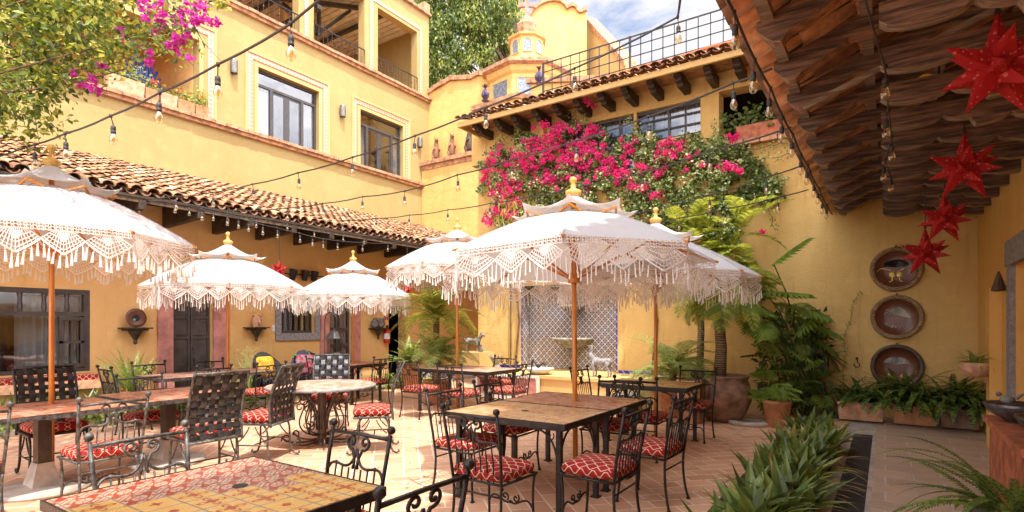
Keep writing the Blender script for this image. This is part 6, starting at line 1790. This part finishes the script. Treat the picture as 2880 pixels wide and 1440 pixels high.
# ------------------------------------------------------------ fountain basins and sculptures
fx, _ = PY(1608, 980, BY)
def basin(z, r, lab, stem):
    t = thing('fountain_basin', lab, 'fountain', (fx, BY+.02, z)); n_ = 36
    m = MB(); m.lathe([(r*.28,-r*.52),(r*.5,-r*.46),(r*.8,-r*.28),(r*.95,-.05),(r,-.03)], 96, flute=.045, fn=22, caps=False); m.build('bowl', M['dark_stone'], t, True)
    m = MB(); m.lathe([(r*.98,-.035),(r*1.05,-.02),(r*1.06,.01),(r*.98,.02),(r*.93,-.01),(r*.5,-.04),(.001,-.05)], 48, flute=.015, fn=24, caps=False); m.build('rim', M['pale_stone'], t, True)
    m = MB(); m.lathe([(r*.30,-r*.5),(r*.22,-r*.62),(r*.30,-r*.7),(r*.16,-r*.95),(.02,-r*1.05)], 24, flute=.08, fn=8); m.build('stem', M['dark_stone'], t, True)
basin(1.21, .42, 'large fluted stone basin on the blue tiled niche', 1); basin(1.93, .26, 'small stone basin high on the tiled niche behind the fringe', 1)
def limb(m, pts, rs_, n=8): m.tube([Vector(p) for p in pts], list(rs_), n)
def bz2(p, n): return bez(p, n)
def beast(name, label, loc, rz, s, mat, horns=False, tail=True, plinth=0):
    t = thing(name, label, 'sculpture', loc, rz); m = MB(M=Matrix.Scale(s, 4))
    # faces +X; standing four-legged animal with arched back
    limb(m, [(-.33,0,.44),(-.28,0,.47),(-.15,0,.46),(.0,0,.44),(.14,0,.45),(.24,0,.49),(.30,0,.53)], [.05,.10,.095,.105,.125,.11,.07], 12)
    limb(m, [(.22,0,.48),(.30,0,.58),(.36,0,.66),(.38,0,.69)], [.10,.075,.065,.06], 10)
    limb(m, [(.33,0,.69),(.40,0,.69),(.47,0,.665),(.53,0,.64)], [.05,.062,.042,.026], 10)
    for sy in (-1, 1):
        limb(m, [(.37,sy*.04,.73),(.345,sy*.06,.80)], [.026,.006], 6)
        limb(m, [(.20,sy*.07,.46),(.21,sy*.075,.28),(.20,sy*.075,.15),(.205,sy*.075,.03),(.24,sy*.075,.012)], [.065,.04,.026,.026,.022], 8)
        limb(m, [(-.27,sy*.07,.46),(-.22,sy*.08,.32),(-.31,sy*.08,.20),(-.28,sy*.08,.03),(-.245,sy*.08,.012)], [.08,.055,.028,.026,.022], 8)
        if horns:
            for k in range(3): limb(m, bz2([(.35,sy*.03,.74),(.30,sy*.05,.86+.03*k),(.34+.05*k,sy*.09,.93)], 5), [.016,.015,.013,.011,.008,.004], 6)
    if tail: limb(m, bz2([(-.33,0,.46),(-.46,0,.46),(-.52,0,.60),(-.45,0,.70)], 8), [.035,.032,.028,.026,.022,.02,.018,.012,.005], 7)
    m.build('body', mat, t, True); return t
lx, lz = PY(1330, 1003, 9.9)
pdx, _ = PY(1330, 1003, 9.95)
o_ = MB(); o_.box(pdx-.42, pdx+.36, 9.72, 10.28, .50, .90)
tag(o_.build('plaster_plinth', M['yellow_trim'], None), 'square yellow plastered plinth carrying the dark dog sculpture', 'plinth')
beast('dog_sculpture', 'dark stone dog sculpture with raised tail standing on the yellow plinth', (pdx, 9.98, .90), 0.1, .56, M['dark_stone'])
pdx2, _ = PY(1690, 1065, 9.85)
beast('goat_sculpture', 'grey goat sculpture with branching horns on the fountain ledge', (pdx2, 9.85, .50), PI-.1, .66, M['grey_stone'], True)
t = thing('bird_figure', 'little stone bird figure beside the dark dog sculpture', 'figurine', (pdx+.30, 9.86, .90)); m = MB(); m.lathe([(.03,0),(.045,.03),(.035,.10),(.02,.13),(.025,.16),(.01,.19)], 10); m.build('body', M['dark_stone'], t, True)
bx, _ = PY(1516, 1050, 9.7)
t = thing('rooster_bowl', 'wide white scalloped bowl on the ledge', 'bowl', (bx, 9.72, .50)); m = MB(); m.lathe([(.12,0),(.16,.02),(.25,.07),(.30,.12),(.29,.13),(.20,.09),(.001,.07)], 36, flute=.03, fn=18, caps=False); m.build('bowl', M['white_stone'], t, True)
t = thing('rooster_figure', 'small dark iron rooster perched in the wide white bowl', 'figurine', (bx-.02, 9.72, .59)); m = MB()
limb(m, bz2([(-.10,0,.17),(-.06,0,.06),(.02,0,.03),(.05,0,.12)], 6), [.004,.02,.03,.035,.03,.022,.02], 6)
for k in range(3): limb(m, bz2([(.05,0,.09),(.10,0,.14),(.13,0,.20-.03*k),(.16,0,.12-.03*k)], 5), [.012,.012,.01,.009,.007,.003], 5)
limb(m, [(0,0,.04),(0,0,-.01)], [.008,.008], 5); m.build('body', M['iron'], t, True)
sx_, _ = PY(1430, 1090, 9.46); a_, _ = PY(1347, 1090, 9.46); b2, _ = PY(1512, 1090, 9.46)
t = thing('relief_panel', 'white carved stone panel with figure relief leaning on the ledge front', 'relief', (sx_, 9.38, 0)); m = MB(); A_ = (b2-a_)/2
m.box(-A_, A_, -.02, .06, .06, .46); m.build('slab', M['pink_stone'], t)
m = MB(); m.box(-A_-.03, A_+.03, -.04, .055, .46, .495); m.box(A_, A_+.03, -.04, .055, .03, .46); m.box(-A_-.03, -A_, -.04, .055, .03, .46); m.box(-A_-.03, A_+.03, -.05, .055, .0, .06)
for k in range(22): m.ball((-A_+2*A_*k/21, -.03, .455+.01*math.sin(k*2)), .028, 6, 4)
m.build('carved_frame', M['white_stone'], t)
m = MB()
for k in range(9):
    x_ = -A_*.75+A_*1.6*k/9; m.tube(bz2([(x_,-.03,.08),(x_+U(-.05,.05),-.035,.16),(x_+U(.02,.10),-.035,.20+U(0,.06))], 5), [.022,.024,.022,.02,.016,.008], 6)
    m.ball((x_+.03,-.035,.24+U(-.05,.04)), .025, 7, 5)
m.build('relief_figures', M['white_stone'], t, True)
cx2, _ = PY(1395, 1030, 9.75)
t = thing('stone_agave', 'pointed grey stone leaf crown on the ledge beside the dog plinth', 'sculpture', (cx2, 9.75, .50)); m = MB()
for k in range(11): blade(m, (0,0,0), 2*PI*k/11, 1.25, .42, .09, .4, 5, .3)
m.lathe([(.10,0),(.11,.04),(.06,.16)], 10); m.build('leaf_crown', M['pale_stone'], t)
x_, _ = PY(1722, 1106, 9.2); t = thing('stone_trough', 'small carved dark planter on the floor below the goat sculpture', 'planter', (x_+.25, 9.2, 0)); m = MB(); m.lathe([(.12,0),(.20,.12),(.24,.28),(.20,.30),(.17,.2)], 20, flute=.06, fn=9); m.build('trough_body', M['dark_stone'], t, True)
x_, _ = PY(1935, 1150, 8.55); t = thing('ribbed_pot', 'straight pale clay pot with ringed sides left of the giant urn', 'planter', (x_, 8.6, 0)); m = MB()
m.lathe([(.15,0),(.16,.02),(.165,.34),(.175,.35),(.165,.36),(.17,.38),(.18,.39),(.17,.40),(.175,.60),(.19,.62),(.19,.66),(.15,.66),(.14,.6)], 26); m.build('pot', M['terracotta_pale'], t, True)

# ------------------------------------------------------------ clay figures on the far shelf
for k, (px, lab, c) in enumerate(((1226, 'leftmost standing clay coyote figure on the far brick shelf', 'clay_fig'), (1270, 'middle standing clay coyote figure on the far brick shelf', 'clay_fig'), (1320, 'darkest and rightmost clay coyote figure, at the shelf end', 'dark_stone'))):
    X_, Z_ = PY(px, 440, FY-.28); t = thing('clay_figure', lab, 'figurine', (X_, FY-.28, SZ), -.6); s = 1.0+.12*(k == 2); m = MB(M=Matrix.Scale(s, 4))
    limb(m, [(-.03,0,.06),(-.02,0,.18),(0,0,.36),(.03,0,.55),(.05,0,.66),(.06,0,.73)], [.10,.15,.135,.10,.075,.07], 12)
    limb(m, [(.05,0,.72),(.10,0,.76),(.18,0,.755),(.24,0,.74)], [.06,.075,.045,.02], 10)
    for sy in (-1, 1):
        limb(m, [(.06,sy*.045,.80),(.045,sy*.07,.92)], [.03,.006], 6)
        limb(m, [(.03,sy*.09,.50),(.10,sy*.11,.38),(.17,sy*.07,.44)], [.045,.032,.026], 7)
        limb(m, [(-.02,sy*.10,.22),(.04,sy*.12,.10),(.02,sy*.11,.03),(.13,sy*.11,.02)], [.075,.05,.035,.025], 7)
    limb(m, bz2([(-.10,0,.14),(-.26,0,.02),(-.30,0,.20),(-.26,0,.34)], 8), [.05,.05,.045,.04,.035,.03,.025,.02,.01], 7)
    m.build('body', M[c if k < 2 else 'iron_brown'], t, True)
# pineapple ornaments on the back building parapet
for (px, py, lab) in ((1365, 285, 'dark purple pineapple ornament at the low parapet corner'), (1516, 236, 'dark purple pineapple ornament beside the lantern tower window')):
    c = PD(px, py, 13.6 if px < 1400 else 13.2); t = thing('pineapple_ornament', lab, 'ornament', (c.x, c.y, c.z), 0, 'purple pineapple ornaments'); m = MB()
    m.M = Matrix.Scale(.78, 4); m.lathe([(.10,0),(.12,.02),(.05,.06),(.08,.10),(.115,.17),(.12,.24),(.09,.33),(.05,.37)], 14, flute=.1, fn=7)
    for k in range(12): blade(m, (0,0,.36), 2*PI*k/12, U(1.0,1.4), .2, .05, .8, 4)
    m.build('ornament_body', M['purplefig'], t)

# ------------------------------------------------------------ lantern tower and curved gable
ct = PD(1482, 320, 20.0); tw = thing('chapel_lantern', 'octagonal yellow chapel drum with small windowed lantern and stone cross', 'tower', (ct.x, ct.y, 0))
def zat(py, D=None): D = D or (18.65 if py > 146 else 19.45 if py > 75 else 20.0); return CAMZ+(915-py)/FPX*D
def octo(m, prof, n=8, rot=PI/8+YAW): m.lathe(prof, n, rotz(rot))
R8 = 1.42
m = MB(); octo(m, [(R8,0),(R8,zat(205)),(R8*1.06,zat(198)),(R8*1.10,zat(184))]); m.build('drum', M['yellow_back'], tw)
m = MB(); octo(m, [(R8*1.12,zat(184)),(R8*1.20,zat(178)),(R8*1.20,zat(168)),(R8*.95,zat(164)),(R8*.52,zat(152))]); m.build('cornice', M['brick_ledge'], tw)
m = MB(); rl = .62; octo(m, [(rl*1.25,zat(160)),(rl*1.1,zat(148)),(rl,zat(146)),(rl,zat(100)),(rl*1.15,zat(98)),(rl*1.18,zat(93))]); m.build('lantern', M['yellow_trim'], tw)
m = MB(); octo(m, [(rl*1.15,zat(93)),(rl*.8,zat(86)),(rl*.55,zat(76)),(rl*.62,zat(74)),(rl*.42,zat(62)),(rl*.30,zat(52)),(rl*.14,zat(46))]); m.build('lantern_cap', M['brick_ledge'], tw)
m = MB(); octo(m, [(rl*1.32,zat(163)),(rl*1.28,zat(157)),(rl*1.1,zat(151))]); m.build('lantern_skirt', M['brick_ledge'], tw)
m = MB(); z0, z1 = zat(47), zat(-2); E = rotz(YAW); m.box(-.065,.065,-.05,.05,z0,z1,E); m.box(-.26,.26,-.048,.048,zat(20),zat(20)+.13,E)
for xx in (-.26,.26): m.box(xx-.05,xx+.05,-.055,.055,zat(20)-.03,zat(20)+.16,E)
m.build('cross', M['pink_stone'], tw)
for k in range(8):
    a = PI/8+YAW+2*PI*(k+.5)/8; ap = math.cos(PI/8)
    for (rr, w_, za, zb_, nm) in ((R8, .36, zat(285), zat(216), 0), (rl, .15, zat(145), zat(118), 1)):
        E = rotz(a)@TR(rr*ap, 0, 0); m = MB()
        if nm: poly = [(-w_, za), (w_, za)]+[(w_*math.cos(q), zb_+w_*math.sin(q)) for q in [PI*i/8 for i in range(9)]]
        else: poly = [(-w_, za), (w_, za), (w_, zb_), (-w_, zb_)]
        m.M = E; m.prism(poly, .004, .02, 'x'); wo2 = m.build('window', M['pebble_glass'], tw)
        m = MB(M=E); big = [(p[0]*1.25, (za if p[1] == za else p[1]+.05)) for p in poly]
        m.tube([(0.02, p[0], p[1]) for p in poly], .022, 4, close=True); m.build('frame', M['yellow_trim'], wo2)
# parapet in front of the drum
ca, cb_, cc_ = PD(1335, 318, 14.2), PD(1470, 278, 13.4), PD(1540, 292, 12.6)
t = thing('parapet', 'brick-capped low parapet with upturned corner below the chapel drum', 'wall', (ca.x, ca.y, 5.5))
m = MB(); mc = MB()
for (p, q) in ((ca, cb_), (cb_, cc_)):
    d = (q-p); n_ = 12; side = Vector((-d.y, d.x, 0)).normalized()*.12
    for i in range(n_):
        a = p.lerp(q, i/n_); b_ = p.lerp(q, (i+.96)/n_); mc.add([a-side*1.5, a+side*1.5, b_+side*1.5, b_-side*1.5, a-side*1.5+Vector((0,0,.12)), a+side*1.5+Vector((0,0,.12)), b_+side*1.5+Vector((0,0,.12)), b_-side*1.5+Vector((0,0,.12))], [(0,3,2,1),(4,5,6,7),(0,1,5,4),(1,2,6,5),(2,3,7,6),(3,0,4,7)])
    dn = Vector((0,0,-1.4)); m.add([p-side, p+side, q+side, q-side, p-side+dn, p+side+dn, q+side+dn, q-side+dn], [(0,1,2,3),(0,4,5,1),(1,5,6,2),(2,6,7,3),(3,7,4,0)])
m.build('wall', M['yellow_back'], t, world=True); mc.build('coping', M['brick_ledge'], t, world=True)
# gable block: curved espadana facing the court
D = 21.5
def GP(px, py, dd=D): return PD(px, py, dd)
g0_ = GP(1490, 300); t = thing('curved_gable', 'tall yellow wall with wavy curved brick-edged gable behind the chapel lantern', 'building', (g0_.x, g0_.y, 0))
top = [(1488,60),(1492,45),(1500,33),(1512,22),(1526,13),(1542,7),(1560,5),(1575,8),(1588,17),(1594,28),(1600,24),(1608,20),(1616,22),(1622,32),(1628,38),(1636,38),(1646,33),(1650,33)]
u = (GP(1650,300)-GP(1488,300)); u.z = 0; L_ = u.length; u.normalize(); nn = Vector((-u.y, u.x, 0))
m = MB(); P3 = [GP(*q) for q in top]; prof = [((p-g0_).x*u.x+(p-g0_).y*u.y, p.z) for p in P3]
def W3(s, z, d): q = Vector((g0_.x, g0_.y, 0))+u*s+nn*d; q.z = z; return q
poly = [(prof[0][0], 0), (prof[-1][0], 0)]+prof[::-1]
n_ = len(poly); m.add([W3(s, z, 0) for s, z in poly]+[W3(s, z, .35) for s, z in poly], [tuple(range(n_)), tuple(range(2*n_-1, n_-1, -1))]+[(k, (k+1) % n_, n_+(k+1) % n_, n_+k) for k in range(n_)])
m.build('wall', M['yellow_back'], t, world=True)
m = MB()
for (a, b_) in zip(prof, prof[1:]):
    vs = [W3(s, z+h, d) for d in (-.12, .45) for (s, z) in (a, b_) for h in (0, .15)]
    m.add(vs, [(0,1,3,2),(4,6,7,5),(1,5,7,3),(0,2,6,4),(0,4,5,1),(2,3,7,6)])
m.build('coping', M['brick_ledge'], t, world=True)
# sloping side wing
t2 = thing('sloping_wing', 'yellow wall with brick-edged sloping top right of the curved gable, behind the grid fence', 'wall', (g0_.x+2, g0_.y, 0))
a, b_ = PD(1650, 62, 22.5), PD(1760, 185, 19.5); m = MB(); d = b_-a; sd_ = Vector((-d.y, d.x, 0)).normalized()*.35
m.add([a, b_, Vector((b_.x,b_.y,0)), Vector((a.x,a.y,0)), a+sd_, b_+sd_, Vector((b_.x,b_.y,0))+sd_, Vector((a.x,a.y,0))+sd_], [(0,1,2,3),(4,7,6,5),(0,4,5,1),(1,5,6,2),(3,0,4,7)]); m.build('wall', M['yellow_trim'], t2, world=True)
m = MB(); up_ = Vector((0,0,.22)); o1 = -sd_*.25
m.add([a+o1, b_+o1, b_+sd_*1.2, a+sd_*1.2, a+o1+up_, b_+o1+up_, b_+sd_*1.2+up_, a+sd_*1.2+up_], [(0,3,2,1),(4,5,6,7),(0,1,5,4),(1,2,6,5),(2,3,7,6),(3,0,4,7)]); m.build('coping', M['brick_ledge'], t2, world=True)
# blue ornament chair-back in the left loggia
Yb, Zb = PX(400, 215, -15.3); t = thing('blue_shell_ornament', 'dark blue scalloped shell-shaped ornament behind the flower boxes in the loggia', 'ornament', (-15.3, Yb, 6.84)); m = MB()
z0 = Zb-6.84
for k in range(9): a = PI*.12+PI*.76*k/8; m.tube([(0,0,z0-.35), (0,math.cos(a)*.30,z0-.2+math.sin(a)*.3), (0,math.cos(a)*.44,z0-.15+math.sin(a)*.62)], [.03,.05,.03], 6)
m.tube(arc((0,0,z0-.55), .55, .1, PI-.1, 16, (0,1,0), (0,0,1)), .07, 7); m.lathe([(.3,0),(.25,.1),(.12,.2),(.12,z0-.4)], 12)
m.build('ornament_body', M['bluefig'], t, True)

# ------------------------------------------------------------ things along the left wall
def shelf(px, py, lab, w_=.24):
    Y, Z = PX(px, py, WX); t = thing('wall_shelf', lab, 'shelf', (WX, Y, Z), 0, 'small carved wooden wall shelves'); m = MB()
    m.box(.002,.24,-w_,w_,0,.025); m.box(.002,.20,-w_*.75,w_*.75,-.03,-.001); m.lathe([(.01,-.28),(.035,-.26),(.03,-.2),(.07,-.12),(.11,-.05),(.12,-.031)], 10, TR(.11,0,0)); m.build('bracket', M['dark_wood'], t); return Y, Z
Y, Z = shelf(373, 925, 'wooden shelf left of the pink door, holding a painted plate')
t = thing('painted_plate', 'dark round plate with painted green flowers standing on the left wall shelf', 'plate', (WX+.12, Y, Z+.025)); Mx = TR(0,0,.17)@Matrix.Rotation(PI/2-.12, 4, 'Y'); m = MB(M=Mx); m.lathe([(.02,0),(.10,.005),(.17,.02),(.17,.028),(.12,.014),(.001,.01)], 28, caps=False); m.build('plate_body', M['copper'], t, True); m = MB(M=Mx); m.lathe([(.11,.014),(.10,.012),(.001,.012)], 24, caps=False); m.build('painted_centre', M['floral'], t, True)
Y, Z = shelf(713, 923, 'wooden shelf right of the pink door, holding a straw-coloured mask')
t = thing('clay_mask', 'straw-coloured clay head ornament on the shelf right of the pink door', 'ornament', (WX+.12, Y, Z+.025)); m = MB(); m.ball((0,0,.13), .12, 12, 9, sc=(.8,.9,1.15)); limb(m, [(.08,0,.14),(.13,0,.10),(.15,0,.05)], [.03,.025,.012], 6)
for sy in (-1,1): limb(m, [(0,sy*.08,.22),(0,sy*.13,.30)], [.03,.008], 6)
m.lathe([(.08,0),(.07,.03),(.05,.05)], 12); m.build('head', M['terracotta_pale'], t, True)
Y, Z = shelf(1056, 925, 'wooden shelf right of the glass door, holding dark jugs', .26)
for k, (dy, lab) in enumerate(((-.13, 'dark round jug on the far wall shelf, left one'), (.08, 'dark jug with raised spout on the far wall shelf, right one'))):
    t = thing('dark_jug', lab, 'jug', (WX+.12, Y+dy, Z+.025)); m = MB(); m.lathe([(.05,0),(.10,.06),(.11,.12),(.06,.2),(.05,.24),(.07,.26)], 16); m.tube(bez([(0,.05,.22),(0,.15,.22),(0,.12,.08)], 6), .012, 5)
    if k: limb(m, [(.03,0,.2),(.09,.05,.28),(.12,.12,.27)], [.03,.025,.02], 6)
    m.build('jug_body', M['dark_stone'], t, True)
Y, Z = PX(1088, 945, WX+.1); t = thing('fire_extinguisher', 'small red fire extinguisher on the wall behind the pale potted fern', 'fire extinguisher', (WX+.1, Y, Z-.2)); m = MB(); m.lathe([(.07,0),(.085,.02),(.085,.34),(.05,.40),(.025,.42)], 16); m.build('cylinder', M['red'], t, True)
m = MB(); m.lathe([(.0855,.12),(.0865,.13),(.0865,.26),(.0855,.27)], 16, caps=False); m.build('label_band', M['white'], t, True); m = MB(); m.lathe([(.03,.42),(.03,.46)], 8); m.box(-.02,.10,-.012,.012,.46,.49); m.tube(bez([(0,.03,.44),(0,.14,.42),(0,.13,.1)], 8), .012, 5); m.build('valve', M['black'], t)
Y, Z = PX(1086, 893, WX); t = thing('safety_sign', 'tiny red square fire sign above the extinguisher', 'sign', (WX, Y, Z)); m = MB(); m.box(.002,.008,-.07,.07,-.07,.07); m.build('plate', M['red'], t); m = MB(); m.box(.009,.011,-.015,.015,-.05,.04); m.box(.009,.0112,.015,.035,.0,.02); m.build('pictogram', M['white'], t)
Y, Z = PX(769, 923, WX); m = MB(); m.box(WX+.002,WX+.012,Y-.035,Y+.035,Z-.07,Z+.07); m.box(WX+.012,WX+.02,Y-.012,Y+.012,Z-.02,Z+.02); tag(m.build('switch_plate', M['white'], None), 'white switch plate left of the grey stone window', 'switch')
Y0_, Z0_ = PX(810, 770, WX+.1); Y1_, _ = PX(900, 770, WX+.1); t = thing('spot_rail', 'black rail with three bucket spotlights on the wall above the grey window', 'wall lamp', (WX+.1, (Y0_+Y1_)/2, Z0_)); m = MB(); A_ = (Y1_-Y0_)/2+.15; m.tube([(0,-A_,0),(0,A_,0)], .014, 6); m.tube([(0,0,0),(-.1,0,0)], .012, 6); m.build('rail', M['iron'], t)
for px in (823, 857, 883):
    yy = PX(px, 770, WX+.1)[0]-(Y0_+Y1_)/2; m = MB(M=TR(.02,yy,0)@Matrix.Rotation(.25,4,'Y')); m.lathe([(.055,-.13),(.058,-.12),(.085,.05),(.09,.11),(.08,.11)], 14); m.build('spot_shade', M['black'], t)
# hanging candle lantern on a crook stand
p = PD(930, 1060, 9.6); t = thing('lantern_stand', 'black iron crook stand with a hanging birdcage lantern before the glass door', 'lantern', (p.x, p.y, 0)); m = MB()
zt = CAMZ+(915-885)/FPX*9.6; m.tube([(-.16,0,0),(-.16,0,zt-.12)]+arc((0,0,zt-.12), .16, PI, 0, 10, (1,0,0), (0,0,1))+[Vector((.16,0,zt-.20))]+arc((.12,0,zt-.22), .04, 0, -2.6, 6, (1,0,0), (0,0,1)), .009, 6); m.box(-.3,-.02,-.09,.09,0,.015); m.build('stand', M['iron'], t, True)
m = MB(); zc = zt-.66
for k in range(8): a = 2*PI*k/8; m.tube([(math.cos(a)*.12+.1, math.sin(a)*.12, zc), (math.cos(a)*.12+.1, math.sin(a)*.12, zc+.26)], .006, 4)
m.lathe([(.15,-.01),(.14,.01)], 8, TR(.1,0,zc)); m.lathe([(.15,.25),(.13,.28),(.08,.36),(.02,.40),(.01,.44)], 8, TR(.1,0,zc)); m.tube([(.1,0,zc+.42),(.12,0,zt-.25)], .004, 4); m.build('cage', M['iron'], t)
# armchairs
def armchair(px, py, D, rz, lab, shell, cush):
    p = PD(px, py, D); t = thing('armchair', lab, 'armchair', (p.x, p.y, .0), rz, 'painted barrel armchairs'); m = MB(); n_ = 14
    # rounded high back with arms, faces +Y local
    vs = []; fs = []; H = lambda a: .62+.36*max(0, math.sin(a))**1.5
    for i in range(n_+1):
        a = -.25+(PI+.5)*i/n_
        for (r, z) in ((.33,.12),(.34,.5),(.36,H(a)),(.31,H(a)),(.29,.5),(.28,.12)):
            vs.append((math.cos(a)*r, -math.sin(a)*r*.85+.02, z))
    for i in range(n_):
        for k in range(5): fs.append((i*6+k, (i+1)*6+k, (i+1)*6+k+1, i*6+k+1))
    m.add(vs, fs); m.build('barrel_back', M[shell], t, True)
    m = MB(); cushion(m, -.26,.26,-.18,.30,.34,.46,.02); m.build('seat_cushion', M['floral'], t, True)
    m = MB(); cushion(m, -.20,.20,-.20,.20,0,.10,.03); m.v = [(x, -.16-.0+z*.9-(y+.2)*.25, .46+y+.22) for (x, y, z) in m.v]; m.build('back_pillow', M[cush], t, True)
    for sx in (-1, 1):
        for sy in (-1, 1): m = MB(); m.tube([(sx*.22, sy*.2, .0), (sx*.22, sy*.2, .34)], .022, 6); m.build('leg', M['dark_wood'], t)
armchair(762, 1040, 10.9, PI*1.5+.1, 'painted dark armchair with yellow brocade pillow, by the wispy plant', 'dark_room', 'cloth_yellow')
armchair(868, 1040, 11.6, PI*1.5-.25, 'dark floral armchair with pink flowered pillow, left of the glass door', 'floral', 'floral_pink')
# yellow bird lamp under the porch
c = PD(2640, 215, 4.3); t = thing('iron_fixture', 'black iron branch fixture with a yellow petal, hanging under the porch beams', 'fixture', tuple(c)); m = MB(); m.tube([(0,0,0),(.02,0,.5),(0,0,.85)], .007, 5)
for k in range(5): m.tube([(0,0,0),(U(-.08,.08),U(-.05,.05),-.06),(U(-.10,.10),U(-.05,.05),-.15)], .010, 5)
m.ball((0,0,-.03), .03); m.build('branches', M['iron'], t, True); m = MB(); blade(m, (-.02,0,.0), PI-.6, .35, .14, .06, .3, 5, .4); m.build('petal', M['cloth_yellow'], t)
# drain grate and litter
fl_ = MB()
for _ in range(260):
    x, y = U(-8,-.6), U(2,9.5); leaf(fl_, Vector((x, y, .004)), (Vector((0,0,1))+rdir()*.25).normalized(), U(.02,.05), .6)
tag(fl_.build('fallen_leaves', M['leaf_dry'], None), 'scattered dry leaves and petals on the courtyard tiles', 'fallen leaves', kind='stuff')
